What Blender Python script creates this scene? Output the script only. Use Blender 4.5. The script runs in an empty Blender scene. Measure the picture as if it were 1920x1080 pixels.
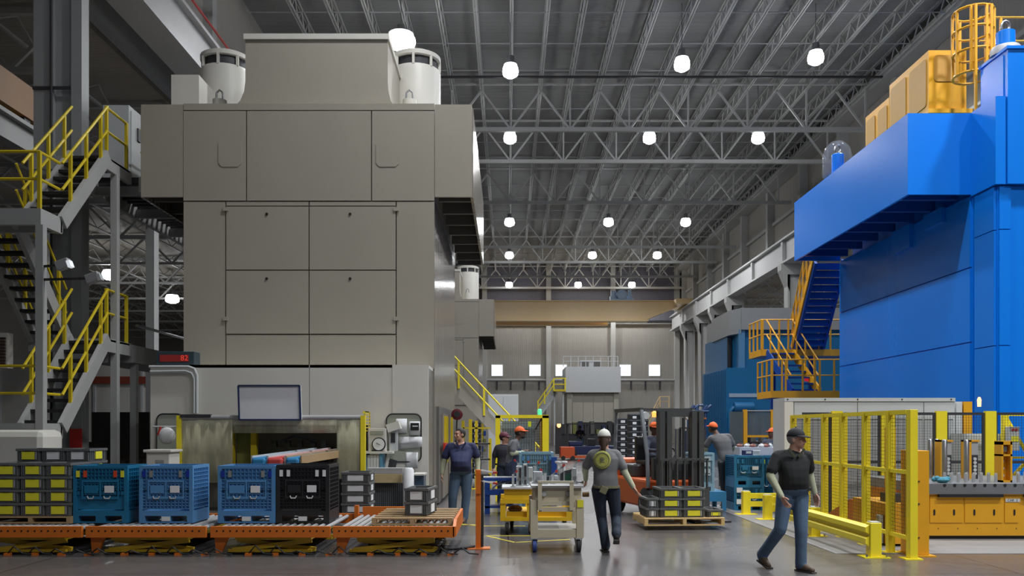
import bpy, math, random
import numpy as np
from mathutils import Vector, Matrix

# ------------------------------------------------------------------ camera, world, exposure
scene = bpy.context.scene
col = scene.collection
F = 1600.0           # focal length in pixels of the 1920 wide frame
EYE = 1.70           # eye height in metres
cam_d = bpy.data.cameras.new('camera')
cam_d.sensor_width = 36.0
cam_d.lens = F * 36.0 / 1920.0
cam_d.shift_x = 7.0 / 1920.0
cam_d.shift_y = 264.0 / 1920.0
cam_d.clip_end = 400
cam = bpy.data.objects.new('camera', cam_d)
col.objects.link(cam)
cam.location = (0, 0, EYE)
cam.rotation_euler = (math.pi / 2, 0, 0)
scene.camera = cam

world = bpy.data.worlds.new('world')
scene.world = world
world.use_nodes = True
wbg = world.node_tree.nodes['Background']
wbg.inputs[0].default_value = (0.80, 0.86, 1.0, 1)
wbg.inputs[1].default_value = 0.06

vs = scene.view_settings
vs.view_transform = 'Standard'
vs.look = 'None'
vs.gamma = 1.0
vs.use_curve_mapping = False
vs.exposure = 0.0
LAMP_W = 1900.0       # watts of one high bay lamp

random.seed(7)
R = math.radians


def X(px, d): return (px - 953.0) * d / F
def Z(py, d): return EYE + (804.0 - py) * d / F


# ------------------------------------------------------------------ materials
MATS = {}


def mat(name, colr, rough=0.5, metal=0.0, var=0.10, scale=2.0, bump=0.0, bscale=40.0, emit=0.0, alpha=1.0, coat=0.0,
        wave=None, trans=0.0, stretch=None):
    if name in MATS:
        return MATS[name]
    m = bpy.data.materials.new(name)
    m.use_nodes = True
    nt = m.node_tree
    b = nt.nodes['Principled BSDF']
    b.inputs['Roughness'].default_value = rough
    b.inputs['Metallic'].default_value = metal
    b.inputs['Base Color'].default_value = (*colr, 1)
    m.diffuse_color = (*colr, 1)
    if coat:
        b.inputs['Coat Weight'].default_value = coat
        b.inputs['Coat Roughness'].default_value = 0.12
    if alpha < 1:
        b.inputs['Alpha'].default_value = alpha
    if trans:
        b.inputs['Transmission Weight'].default_value = trans
    tc = nt.nodes.new('ShaderNodeTexCoord')
    src = tc.outputs['Object']
    if stretch:
        mp = nt.nodes.new('ShaderNodeMapping')
        mp.inputs['Scale'].default_value = stretch
        nt.links.new(src, mp.inputs['Vector'])
        src = mp.outputs['Vector']
    if var > 0:
        n = nt.nodes.new('ShaderNodeTexNoise')
        n.inputs['Scale'].default_value = scale
        n.inputs['Detail'].default_value = 5
        n.inputs['Roughness'].default_value = 0.6
        nt.links.new(src, n.inputs['Vector'])
        mx = nt.nodes.new('ShaderNodeMix')
        mx.data_type = 'RGBA'
        mx.inputs['A'].default_value = (*[max(0, c * (1 - var * 1.6)) for c in colr], 1)
        mx.inputs['B'].default_value = (*[min(1, c * (1 + var * 1.2) + var * 0.02) for c in colr], 1)
        nt.links.new(n.outputs['Fac'], mx.inputs['Factor'])
        nt.links.new(mx.outputs['Result'], b.inputs['Base Color'])
        rr = nt.nodes.new('ShaderNodeMapRange')
        rr.inputs['To Min'].default_value = max(0.03, rough - var * 0.7)
        rr.inputs['To Max'].default_value = min(1, rough + var * 0.7)
        nt.links.new(n.outputs['Fac'], rr.inputs['Value'])
        nt.links.new(rr.outputs['Result'], b.inputs['Roughness'])
    if bump > 0:
        if wave:
            n2 = nt.nodes.new('ShaderNodeTexWave')
            n2.bands_direction = wave
            n2.inputs['Scale'].default_value = bscale
            n2.inputs['Distortion'].default_value = 0.0
        else:
            n2 = nt.nodes.new('ShaderNodeTexNoise')
            n2.inputs['Scale'].default_value = bscale
        nt.links.new(src, n2.inputs['Vector'])
        bp = nt.nodes.new('ShaderNodeBump')
        bp.inputs['Strength'].default_value = bump
        bp.inputs['Distance'].default_value = 0.03
        nt.links.new(n2.outputs['Fac'], bp.inputs['Height'])
        nt.links.new(bp.outputs['Normal'], b.inputs['Normal'])
    if emit:
        b.inputs['Emission Color'].default_value = (*colr, 1)
        b.inputs['Emission Strength'].default_value = emit
    MATS[name] = m
    return m


# ------------------------------------------------------------------ mesh builder
class MB:
    """collects shapes in the coordinates of the place; build() links them as one mesh under its thing"""
    def __init__(s, T=None):
        s.v, s.f, s.mi, s.k = [], [], [], 0
        s.o = Vector(T['_o']) if (T is not None and '_o' in T) else Vector((0, 0, 0))

    def add(s, vs_, fs, mi=None):
        b = len(s.v)
        s.v += [tuple(p) for p in vs_]
        s.f += [tuple(b + i for i in f) for f in fs]
        s.mi += [s.k if mi is None else mi] * len(fs)
        return s

    def box(s, x0, x1, y0, y1, z0, z1):
        v = [(x0, y0, z0), (x1, y0, z0), (x1, y1, z0), (x0, y1, z0), (x0, y0, z1), (x1, y0, z1), (x1, y1, z1), (x0, y1, z1)]
        return s.add(v, [(0, 3, 2, 1), (4, 5, 6, 7), (0, 1, 5, 4), (1, 2, 6, 5), (2, 3, 7, 6), (3, 0, 4, 7)])

    def cbox(s, c, sz, rot=None):
        h = [a / 2 for a in sz]
        v = [Vector((sx * h[0], sy * h[1], sz_ * h[2])) for sz_ in (-1, 1) for sx, sy in ((-1, -1), (1, -1), (1, 1), (-1, 1))]
        if rot is not None:
            v = [rot @ p for p in v]
        v = [p + Vector(c) for p in v]
        return s.add(v, [(0, 3, 2, 1), (4, 5, 6, 7), (0, 1, 5, 4), (1, 2, 6, 5), (2, 3, 7, 6), (3, 0, 4, 7)])

    def bar(s, p, q, w, h=None, up=(0, 0, 1)):
        p, q = Vector(p), Vector(q)
        h = w if h is None else h
        d = (q - p)
        if d.length < 1e-6:
            return s
        d.normalize()
        u = Vector(up)
        if abs(d.dot(u)) > 0.98:
            u = Vector((0, 1, 0))
        a = d.cross(u).normalized() * (w / 2)
        b = a.cross(d).normalized() * (h / 2)
        v = [p - a - b, p + a - b, p + a + b, p - a + b, q - a - b, q + a - b, q + a + b, q - a + b]
        return s.add(v, [(0, 3, 2, 1), (4, 5, 6, 7), (0, 1, 5, 4), (1, 2, 6, 5), (2, 3, 7, 6), (3, 0, 4, 7)])

    def tube(s, pts, r, n=6, r1=None):
        pts = [Vector(p) for p in pts]
        L = len(pts)
        rings = []
        u = None
        for i, p in enumerate(pts):
            d = (pts[min(i + 1, L - 1)] - pts[max(i - 1, 0)])
            d = d.normalized() if d.length > 1e-9 else Vector((0, 0, 1))
            if u is None:
                u = d.cross(Vector((0, 0, 1)))
                if u.length < 0.05:
                    u = d.cross(Vector((0, 1, 0)))
            u = (u - d * u.dot(d)).normalized()
            w = d.cross(u)
            rr = r if r1 is None else r + (r1 - r) * i / max(1, L - 1)
            rings.append([p + (u * math.cos(2 * math.pi * k / n) + w * math.sin(2 * math.pi * k / n)) * rr for k in range(n)])
        v = [q for g in rings for q in g]
        f = []
        for i in range(L - 1):
            for k in range(n):
                k2 = (k + 1) % n
                f.append((i * n + k, i * n + k2, (i + 1) * n + k2, (i + 1) * n + k))
        f.append(tuple(range(n - 1, -1, -1)))
        f.append(tuple((L - 1) * n + k for k in range(n)))
        return s.add(v, f)

    def cyl(s, p, q, r, r1=None, n=14):
        return s.tube([p, q], r, n, r if r1 is None else r1)

    def lathe(s, prof, c, n=16, axis='z'):
        c = Vector(c)
        v, f = [], []
        for (r, h) in prof:
            for k in range(n):
                a = 2 * math.pi * k / n
                if axis == 'z':
                    v.append(c + Vector((r * math.cos(a), r * math.sin(a), h)))
                elif axis == 'y':
                    v.append(c + Vector((r * math.cos(a), h, r * math.sin(a))))
                else:
                    v.append(c + Vector((h, r * math.cos(a), r * math.sin(a))))
        for i in range(len(prof) - 1):
            for k in range(n):
                k2 = (k + 1) % n
                f.append((i * n + k, i * n + k2, (i + 1) * n + k2, (i + 1) * n + k))
        f.append(tuple(range(n - 1, -1, -1)))
        f.append(tuple((len(prof) - 1) * n + k for k in range(n)))
        return s.add(v, f)

    def prism(s, poly, plane, a0, a1):
        """poly of 2D points in plane xz, xy or yz, extruded along the third axis"""
        n = len(poly)
        def P3(u, w, a):
            return {'xz': (u, a, w), 'xy': (u, w, a), 'yz': (a, u, w)}[plane]
        v = [P3(u, w, a0) for u, w in poly] + [P3(u, w, a1) for u, w in poly]
        f = [tuple(range(n - 1, -1, -1)), tuple(range(n, 2 * n))]
        f += [(k, (k + 1) % n, n + (k + 1) % n, n + k) for k in range(n)]
        return s.add(v, f)

    def ball(s, c, r, nu=10, nv=7, rot=None):
        rx, ry, rz = (r, r, r) if not hasattr(r, '__len__') else r
        v, f = [], []
        for j in range(1, nv):
            t = math.pi * j / nv
            for k in range(nu):
                a = 2 * math.pi * k / nu
                v.append(Vector((rx * math.sin(t) * math.cos(a), ry * math.sin(t) * math.sin(a), rz * math.cos(t))))
        top, bot = len(v), len(v) + 1
        v += [Vector((0, 0, rz)), Vector((0, 0, -rz))]
        if rot is not None:
            v = [rot @ p for p in v]
        v = [p + Vector(c) for p in v]
        for j in range(nv - 2):
            for k in range(nu):
                k2 = (k + 1) % nu
                f.append((j * nu + k, (j + 1) * nu + k, (j + 1) * nu + k2, j * nu + k2))
        for k in range(nu):
            k2 = (k + 1) % nu
            f.append((top, k, k2))
            f.append((bot, (nv - 2) * nu + k2, (nv - 2) * nu + k))
        return s.add(v, f)

    def grid(s, x0, x1, z0, z1, y, nx, nz, w, t):
        """wires or ribs in a frontal plane at depth y"""
        for i in range(nx + 1):
            x = x0 + (x1 - x0) * i / nx
            s.box(x - w / 2, x + w / 2, y - t, y, z0, z1)
        for j in range(nz + 1):
            z = z0 + (z1 - z0) * j / nz
            s.box(x0, x1, y - t, y, z - w / 2, z + w / 2)
        return s

    def gridy(s, y0, y1, z0, z1, x, ny, nz, w, t):
        for i in range(ny + 1):
            y = y0 + (y1 - y0) * i / ny
            s.box(x - t, x, y - w / 2, y + w / 2, z0, z1)
        for j in range(nz + 1):
            z = z0 + (z1 - z0) * j / nz
            s.box(x - t, x, y0, y1, z - w / 2, z + w / 2)
        return s

    def build(s, name, mats, parent=None, smooth=False, bevel=0.0, label=None, kind=None):
        me = bpy.data.meshes.new(name)
        o_ = s.o
        me.from_pydata([(p[0] - o_.x, p[1] - o_.y, p[2] - o_.z) for p in s.v], [], s.f)
        ml = mats if isinstance(mats, (list, tuple)) else [mats]
        for m in ml:
            me.materials.append(m)
        if len(ml) > 1:
            me.polygons.foreach_set('material_index', s.mi)
        if smooth:
            me.shade_smooth()
            try:
                me.set_sharp_from_angle(angle=R(40))
            except Exception:
                pass
        me.update()
        o = bpy.data.objects.new(name, me)
        col.objects.link(o)
        if parent is not None:
            o.parent = parent
        if bevel:
            md = o.modifiers.new('bevel', 'BEVEL')
            md.width = bevel
            md.segments = 2
            md.limit_method = 'ANGLE'
        if label:
            o['label'] = label
        if kind:
            o['kind'] = kind
        return o


def thing(name, label, cat, loc=(0, 0, 0), rotz=0.0, group=None, kind=None):
    o = bpy.data.objects.new(name, None)
    o.empty_display_size = 0.2
    col.objects.link(o)
    o.location = loc
    o.rotation_euler = (0, 0, rotz)
    o['label'] = label
    if cat:
        o['category'] = cat
    if group:
        o['group'] = group
    if kind:
        o['kind'] = kind
    if rotz == 0.0:
        o['_o'] = tuple(loc)
    return o


def tag(o, label, cat, group=None, kind=None):
    o['label'] = label
    if cat:
        o['category'] = cat
    if group:
        o['group'] = group
    if kind:
        o['kind'] = kind
    return o


def dup(root, loc, rotz=None, label=None, group=None):
    def rec(o, par):
        c = o.copy()
        col.objects.link(c)
        if par is not None:
            c.parent = par
        for ch in kids.get(o.name, []):
            rec(ch, c)
        return c
    kids = {}
    def walk(o):
        kids[o.name] = list(o.children)
        for ch in o.children:
            walk(ch)
    walk(root)
    r = rec(root, None)
    r.location = loc
    if rotz is not None:
        r.rotation_euler = (0, 0, rotz)
    if label:
        r['label'] = label
    if group:
        r['group'] = group
    return r


def share(o, loc, parent=None):
    """a copy of one mesh part that shares its mesh"""
    c = o.copy()
    col.objects.link(c)
    c.location = loc
    if parent is not None:
        c.parent = parent
    return c


def text(name, s, size, loc, m, parent, rot=(math.pi / 2, 0, 0), ext=0.002):
    cu = bpy.data.curves.new(name, 'FONT')
    cu.body = s
    cu.size = size
    cu.extrude = ext
    cu.align_x = 'CENTER'
    cu.align_y = 'CENTER'
    tmp = bpy.data.objects.new(name, cu)
    col.objects.link(tmp)
    bpy.context.view_layer.update()
    me = bpy.data.meshes.new_from_object(tmp.evaluated_get(bpy.context.evaluated_depsgraph_get()))
    bpy.data.objects.remove(tmp)
    me.materials.clear()
    me.materials.append(m)
    o = bpy.data.objects.new(name, me)
    col.objects.link(o)
    o.parent = parent
    po = Vector(parent['_o']) if '_o' in parent else Vector((0, 0, 0))
    o.location = Vector(loc) - po
    o.rotation_euler = rot
    return o


ORD = ['first', 'second', 'third', 'fourth', 'fifth', 'sixth', 'seventh', 'eighth', 'ninth', 'tenth', 'eleventh', 'twelfth', 'thirteenth', 'fourteenth', 'fifteenth', 'sixteenth']

# palette
M_CREAM = mat('cream_paint', (0.37, 0.342, 0.285), 0.32, var=0.05, scale=0.8)
M_CREAM2 = mat('cream_side_sheet', (0.34, 0.31, 0.26), 0.16, metal=0.35, var=0.10, scale=1.5, bump=0.5, bscale=1.6, wave='Y')
M_WHITE = mat('white_paint', (0.66, 0.64, 0.58), 0.45, var=0.05)
M_LGREY = mat('light_grey_paint', (0.52, 0.54, 0.54), 0.45, var=0.06)
M_STEEL = mat('steel', (0.45, 0.46, 0.48), 0.3, metal=0.9, var=0.1, scale=8)
M_GALV = mat('grey_steel_paint', (0.36, 0.36, 0.36), 0.45, var=0.08)
M_DARK = mat('dark_metal', (0.035, 0.035, 0.04), 0.5, var=0.15, scale=5)
M_BLACK = mat('black_plastic', (0.018, 0.019, 0.021), 0.42, var=0.1, scale=8)
M_BLUE = mat('blue_paint', (0.003, 0.185, 0.74), 0.26, var=0.05, scale=0.7, stretch=(1, 1, 0.12))
M_BLUE2 = mat('teal_blue_paint', (0.015, 0.145, 0.33), 0.3, var=0.08, scale=0.8)
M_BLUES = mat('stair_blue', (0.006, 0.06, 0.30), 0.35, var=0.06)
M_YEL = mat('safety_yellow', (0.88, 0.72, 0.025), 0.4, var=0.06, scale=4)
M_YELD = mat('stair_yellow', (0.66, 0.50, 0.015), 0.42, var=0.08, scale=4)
M_ORY = mat('golden_orange', (0.70, 0.34, 0.012), 0.4, var=0.07, scale=3)
M_ORG = mat('conveyor_orange', (0.62, 0.15, 0.012), 0.45, var=0.12, scale=4)
M_WOOD = mat('raw_wood', (0.40, 0.27, 0.14), 0.75, var=0.22, scale=6, stretch=(1, 8, 8))
M_RUB = mat('rubber', (0.02, 0.02, 0.022), 0.7, var=0.1)
M_PAPER = mat('paper', (0.72, 0.73, 0.74), 0.7, var=0.04)
M_LABY = mat('yellow_label', (0.74, 0.70, 0.03), 0.6, var=0.08, scale=12)
M_TOTE = mat('grey_tote_plastic', (0.12, 0.125, 0.125), 0.5, var=0.12, scale=6)
M_RED = mat('red_plastic', (0.55, 0.03, 0.02), 0.4)

# ================================================================== THE SETTING
YB = 101.0           # back wall
XL, XR = -10.8, 20.8  # crane bay
DECK = 21.15

# --- floor
def floor_material():
    m = bpy.data.materials.new('polished_concrete')
    m.use_nodes = True
    nt = m.node_tree
    b = nt.nodes['Principled BSDF']
    tc = nt.nodes.new('ShaderNodeTexCoord')
    n1 = nt.nodes.new('ShaderNodeTexNoise'); n1.inputs['Scale'].default_value = 0.35; n1.inputs['Detail'].default_value = 8
    n2 = nt.nodes.new('ShaderNodeTexNoise'); n2.inputs['Scale'].default_value = 5.0; n2.inputs['Detail'].default_value = 6
    nt.links.new(tc.outputs['Object'], n1.inputs['Vector'])
    nt.links.new(tc.outputs['Object'], n2.inputs['Vector'])
    cr = nt.nodes.new('ShaderNodeValToRGB')
    cr.color_ramp.elements[0].position = 0.3
    cr.color_ramp.elements[0].color = (0.060, 0.057, 0.058, 1)
    cr.color_ramp.elements[1].position = 0.72
    cr.color_ramp.elements[1].color = (0.115, 0.107, 0.106, 1)
    ad = nt.nodes.new('ShaderNodeMath'); ad.operation = 'MULTIPLY_ADD'; ad.inputs[1].default_value = 0.35
    sc_ = nt.nodes.new('ShaderNodeMath'); sc_.operation = 'MULTIPLY'; sc_.inputs[1].default_value = 0.70
    nt.links.new(n1.outputs['Fac'], sc_.inputs[0])
    nt.links.new(n2.outputs['Fac'], ad.inputs[0]); nt.links.new(sc_.outputs[0], ad.inputs[2])
    nt.links.new(ad.outputs[0], cr.inputs['Fac'])
    br = nt.nodes.new('ShaderNodeTexBrick')
    br.offset = 0.0
    br.inputs['Scale'].default_value = 1.0
    br.inputs['Brick Width'].default_value = 6.0
    br.inputs['Row Height'].default_value = 5.0
    br.inputs['Mortar Size'].default_value = 0.012
    br.inputs['Color1'].default_value = br.inputs['Color2'].default_value = (1, 1, 1, 1)
    br.inputs['Mortar'].default_value = (0.35, 0.35, 0.35, 1)
    nt.links.new(tc.outputs['Object'], br.inputs['Vector'])
    mu = nt.nodes.new('ShaderNodeMix'); mu.data_type = 'RGBA'; mu.blend_type = 'MULTIPLY'; mu.inputs['Factor'].default_value = 1
    nt.links.new(cr.outputs['Color'], mu.inputs['A']); nt.links.new(br.outputs['Color'], mu.inputs['B'])
    nt.links.new(mu.outputs['Result'], b.inputs['Base Color'])
    mr = nt.nodes.new('ShaderNodeMapRange')
    mr.inputs['To Min'].default_value = 0.14; mr.inputs['To Max'].default_value = 0.38
    nt.links.new(n1.outputs['Fac'], mr.inputs['Value'])
    nt.links.new(mr.outputs['Result'], b.inputs['Roughness'])
    b.inputs['Specular IOR Level'].default_value = 0.6
    return m


fl = MB().box(-42, 46, -14, YB + 0.3, -0.3, 0.0).build('floor', floor_material())
tag(fl, 'polished grey concrete factory floor', None, kind='structure')
mpad = mat('pale_concrete', (0.20, 0.195, 0.19), 0.6, var=0.15, scale=1.2)
b = MB().box(4.45, 14, 11.6, 19.0, -0.05, 0.006)
b.build('concrete_pad', mpad, fl)
mline = mat('floor_line_yellow', (0.62, 0.50, 0.04), 0.6, var=0.2, scale=6)
for (x0, y0, x1, y1) in [(-0.36, 13.55, 0.35, 13.55), (-0.36, 13.55, 0.10, 12.75), (0.10, 12.75, 0.95, 13.1), (-0.5, 14.9, 0.3, 14.9),
                         (-0.5, 14.9, -0.9, 15.3), (-1.3, 15.1, -0.5, 15.1)]:
    MB().bar((x0, y0, 0.002), (x1, y1, 0.002), 0.05, 0.004).build('floor_line', mline, fl)

# --- back wall with its windows
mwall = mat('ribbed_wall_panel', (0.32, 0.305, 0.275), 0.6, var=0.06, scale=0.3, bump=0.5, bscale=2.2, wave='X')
mwallu = mat('ribbed_wall_panel_dimmed', (0.13, 0.13, 0.16), 0.6, var=0.06, scale=0.3, bump=0.5, bscale=2.2, wave='X')  # weaker light high on the wall, painted in as darker blue-grey
mwallr = mat('ribbed_side_panel', (0.36, 0.34, 0.30), 0.6, var=0.08, scale=0.3, bump=0.5, bscale=2.2, wave='Y')
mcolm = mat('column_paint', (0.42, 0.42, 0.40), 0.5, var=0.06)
mcoll = mat('dark_grey_column_paint', (0.30, 0.31, 0.31), 0.5, var=0.08)  # darker grey for the left columns and tie beam
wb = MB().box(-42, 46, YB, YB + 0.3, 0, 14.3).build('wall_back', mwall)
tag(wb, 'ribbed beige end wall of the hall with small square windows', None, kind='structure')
MB().box(-42, 46, YB, YB + 0.3, 14.3, DECK + 0.5).build('upper_wall_dimmed', mwallu, wb)
for x in (-10.3, -2.8, 4.75, 12.35, 19.9):
    MB().box(x - 0.28, x + 0.28, YB - 0.6, YB, 0, DECK).build('column', mcolm, wb)
zr = Z(713, YB)
MB().tube([(-10, YB - 0.3, zr), (20, YB - 0.3, zr)], 0.14, 8).build('pipe_rail', M_GALV, wb)
for px in (932, 958, 984, 1011, 1183, 1210, 1237):
    x = X(px, YB)
    MB().box(x - 0.08, x + 0.08, YB - 0.2, YB - 0.02, zr - 1.1, zr).build('bracket', M_DARK, wb)
MB().tube([(-10, YB - 0.5, Z(604, YB)), (20, YB - 0.5, Z(604, YB))], 0.16, 8).build('pipe_rail', M_DARK, wb)
mglow = mat('daylight_pane', (0.85, 0.92, 1.0), 0.3, var=0, emit=1.1)
for i, px in enumerate((902, 932, 1003, 1052, 1172, 1227)):
    x, z = X(px, YB), Z(694.5, YB)
    T = MB().box(x - 0.72, x + 0.72, YB - 0.05, YB + 0.02, z - 0.72, z + 0.72).build('window_%d' % (i + 1), M_LGREY)
    tag(T, 'square daylight window in the end wall, %s from the left' % ORD[i], None, kind='structure')
    MB().box(x - 0.64, x + 0.64, YB - 0.08, YB - 0.04, z - 0.64, z + 0.64).build('pane', mglow, T)

# --- right upper wall, on the runway line
WR = []
wr = MB().box(XR, XR + 0.25, 20, YB, 14.9, DECK + 0.4).build('wall_right', mwallr)
tag(wr, 'beige ribbed wall above the right crane runway', None, kind='structure')
for y in (30, 45, 52.4, 59.5, 66.9, 74.3, 80.5, 86.8, 93.7, 99.5):
    MB().box(XR - 0.55, XR, y - 0.25, y + 0.25, 14.9, DECK - 0.4).build('column', mcolm, wr)
for z in (17.6, 20.3):
    MB().box(XR - 0.2, XR, 20, YB, z - 0.12, z + 0.12).build('girt', mcolm, wr)
MB().box(XR - 1.1, XR - 0.1, 20, YB, DECK - 1.0, DECK - 0.45).build('eave_beam', mcolm, wr)
wl = MB().box(XL - 1.5, XL - 1.25, 20, YB, 14.5, DECK + 0.4).build('wall_left', mwallr)
tag(wl, 'dim ribbed wall above the left crane runway', None, kind='structure')
for y in (34, 48, 62, 76, 90):
    MB().box(XL - 1.25, XL - 0.9, y - 0.25, y + 0.25, 14.5, DECK - 0.4).build('column', mcolm, wl)
wsr = MB().box(45.5, 45.8, -14, YB, 0, 15.0).build('wall_far_right', mwallr)
tag(wsr, 'beige outer wall of the bay beyond the right columns', None, kind='structure')
wsl = MB().box(-41.8, -41.5, -14, YB, 0, 14.0).build('wall_far_left', mwallr)
tag(wsl, 'outer wall of the bay beyond the left columns', None, kind='structure')

# --- ceiling: deck, joists, trusses, bridging
mdeck = mat('roof_deck', (0.30, 0.30, 0.29), 0.6, var=0.14, scale=0.5, bump=0.8, bscale=3.3, wave='Y')
mjoist = mat('joist_paint', (0.50, 0.50, 0.48), 0.5, var=0.05)
ce = MB().box(XL - 1.5, XR + 0.3, -14, YB + 0.3, DECK, DECK + 0.2).build('ceiling', mdeck)
tag(ce, 'ribbed grey roof deck over bar joists and trusses', None, kind='structure')
jb = MB()
Y0, JB, JT = 24.0, 20.30, 21.08
for s_ in (-1, 1):
    jb.box(s_ * 0.055 - 0.03, s_ * 0.055 + 0.03, Y0, YB, JB - 0.035, JB + 0.035)
    jb.box(s_ * 0.055 - 0.03, s_ * 0.055 + 0.03, Y0, YB, JT - 0.04, JT + 0.04)
n = int((YB - Y0) / 0.62)
for i in range(n):
    y = Y0 + i * (YB - Y0) / n
    y2 = Y0 + (i + 1) * (YB - Y0) / n
    a, c = (JB, JT) if i % 2 == 0 else (JT, JB)
    jb.bar((0, y, a), (0, y2, c), 0.045, 0.045)
j0 = None
for k in range(-6, 13):
    x = 0.15 + 1.62 * k
    if j0 is None:
        j0 = jb.build('joist', mjoist, ce)
        j0.location.x = x
    else:
        share(j0, (x, 0, 0), ce)
TR = [32.0, 46.8, 52.4, 61.9, 77.0, 84.0, 92.0, 99.3]
tb = MB()
CB, CT = 18.1, 20.25
tb.box(XL - 0.5, XR - 0.3, -0.11, 0.11, CB - 0.11, CB + 0.11)
tb.box(XL - 0.5, XR - 0.3, -0.06, 0.06, CT + 0.3, CT + 0.4)
nodes = [0.15 + 1.62 * k for k in range(-6, 13)]
for k, x in enumerate(nodes):
    if k % 2 == 0:
        tb.bar((x, 0, CB), (x, 0, CT), 0.09, 0.09)
        if k > 0:
            tb.bar((x, 0, CB), (nodes[k - 1], 0, CT), 0.10, 0.10)
        if k < len(nodes) - 1:
            tb.bar((x, 0, CB), (nodes[k + 1], 0, CT), 0.10, 0.10)
t0 = None
for y in TR:
    if t0 is None:
        t0 = tb.build('roof_truss', mjoist, ce)
        t0.location.y = y
    else:
        share(t0, (0, y, 0), ce)
rod = MB().box(XL - 1, XR, -0.02, 0.02, JB - 0.02, JB + 0.02).build('bridging_rod', M_GALV, ce)
rod.location.y = 27.0
for y in (30.2, 35.0, 38.1, 41.2, 44.3, 49.6, 55.4, 58.4, 65.2, 68.6, 72.8, 80.4, 88.0, 95.6):
    share(rod, (0, y, 0), ce)
MB().box(XL - 1, XR, 44.85, 45.0, JB - 0.12, JB - 0.04).build('header_beam', M_DARK, ce)

# --- side bay roofs
def side_roof(name, label, x0, x1, z, ys, mm):
    c_ = MB().box(x0, x1, -14, YB, z, z + 0.2).build(name, mm)
    tag(c_, label, None, kind='structure')
    tb = MB()
    tb.box(x0, x1, -0.09, 0.09, z - 1.9, z - 1.75)
    tb.box(x0, x1, -0.09, 0.09, z - 0.25, z - 0.1)
    n = int((x1 - x0) / 3)
    w = (x1 - x0) / n
    for k in range(n):
        xa = x0 + k * w
        tb.bar((xa, 0, z - 0.2), (xa + w / 2, 0, z - 1.8), 0.1, 0.1)
        tb.bar((xa + w / 2, 0, z - 1.8), (xa + w, 0, z - 0.2), 0.1, 0.1)
    t_ = None
    for y in ys:
        if t_ is None:
            t_ = tb.build('roof_truss', mjoist, c_)
            t_.location.y = y
        else:
            share(t_, (0, y, 0), c_)
    jm = MB()
    jm.box(-0.05, 0.05, 16, YB, -0.75, -0.68)
    nj = 70
    for i in range(nj):
        y = 16 + i * (YB - 16) / nj
        y2 = 16 + (i + 1) * (YB - 16) / nj
        a, c2 = (-0.72, -0.05) if i % 2 == 0 else (-0.05, -0.72)
        jm.bar((0, y, a), (0, y2, c2), 0.04, 0.04)
    jj = None
    k = x0 + 1
    while k < x1:
        if jj is None:
            jj = jm.build('joist', mjoist, c_)
            jj.location = (k, 0, z)
        else:
            share(jj, (k, 0, z), c_)
        k += 2.2


mdeck2 = mat('side_bay_deck', (0.42, 0.38, 0.32), 0.6, var=0.1, scale=0.6, bump=0.6, bscale=3.3, wave='Y')
side_roof('ceiling_right_bay', 'warm lit roof of the bay seen between the right columns', XR + 0.3, 45.5, 14.9,
          (44, 51, 58, 65, 72, 79, 86, 93, 99), mdeck2)
side_roof('ceiling_left_bay', 'dim roof of the bay seen left of the cream press', -41.5, XL - 1.6, 13.6,
          (24, 31, 38, 45, 52, 59, 66, 73, 80, 87, 94), mdeck2)

# --- crane runways and their columns
mrun = mat('runway_paint', (0.50, 0.50, 0.49), 0.42, var=0.06)
T = thing('crane_runway', 'pale grey crane runway girder along the right side', 'girder', (19.4, 20, 0))
MB(T).box(19.25, 19.5, 20, YB - 0.6, 13.3, 14.75).build('web', mrun, T)
MB(T).box(19.0, 19.8, 20, YB - 0.6, 13.16, 13.3).build('bottom_flange', mrun, T)
MB(T).box(18.95, 20.7, 20, YB - 0.6, 14.75, 14.88).build('top_flange', mrun, T)
MB(T).box(19.3, 19.42, 20, YB - 0.6, 14.88, 15.02).build('rail', M_STEEL, T)
for y in (45, 52.4, 59.5, 66.9, 74.3, 80.5, 86.8, 93.7):
    MB(T).box(19.05, 19.25, y - 0.18, y + 0.18, 13.3, 14.75).build('stiffener', mrun, T)
for i, y in enumerate((31, 45, 59.5, 74.3, 80.5, 86.8, 93.7)):
    T = thing('building_column', 'grey haunched steel column under the right runway, %s from the camera' % ORD[i], 'column',
              (19.7, y, 0), group='columns under the right runway')
    MB(T).box(19.35, 19.5, y - 0.4, y + 0.4, 0, 12.4).build('flange', mcolm, T)
    MB(T).box(20.25, 20.4, y - 0.4, y + 0.4, 0, 12.4).build('flange', mcolm, T)
    MB(T).box(19.5, 20.25, y - 0.06, y + 0.06, 0, 12.4).build('web', mcolm, T)
    MB(T).prism([(19.5, 11.2), (19.5, 13.16), (18.9, 13.16), (18.9, 12.7)], 'xz', y - 0.4, y + 0.4).build('haunch', mcolm, T)
    MB(T).box(19.5, 20.4, y - 0.4, y + 0.4, 12.4, 13.16).build('cap', mcolm, T)

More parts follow.
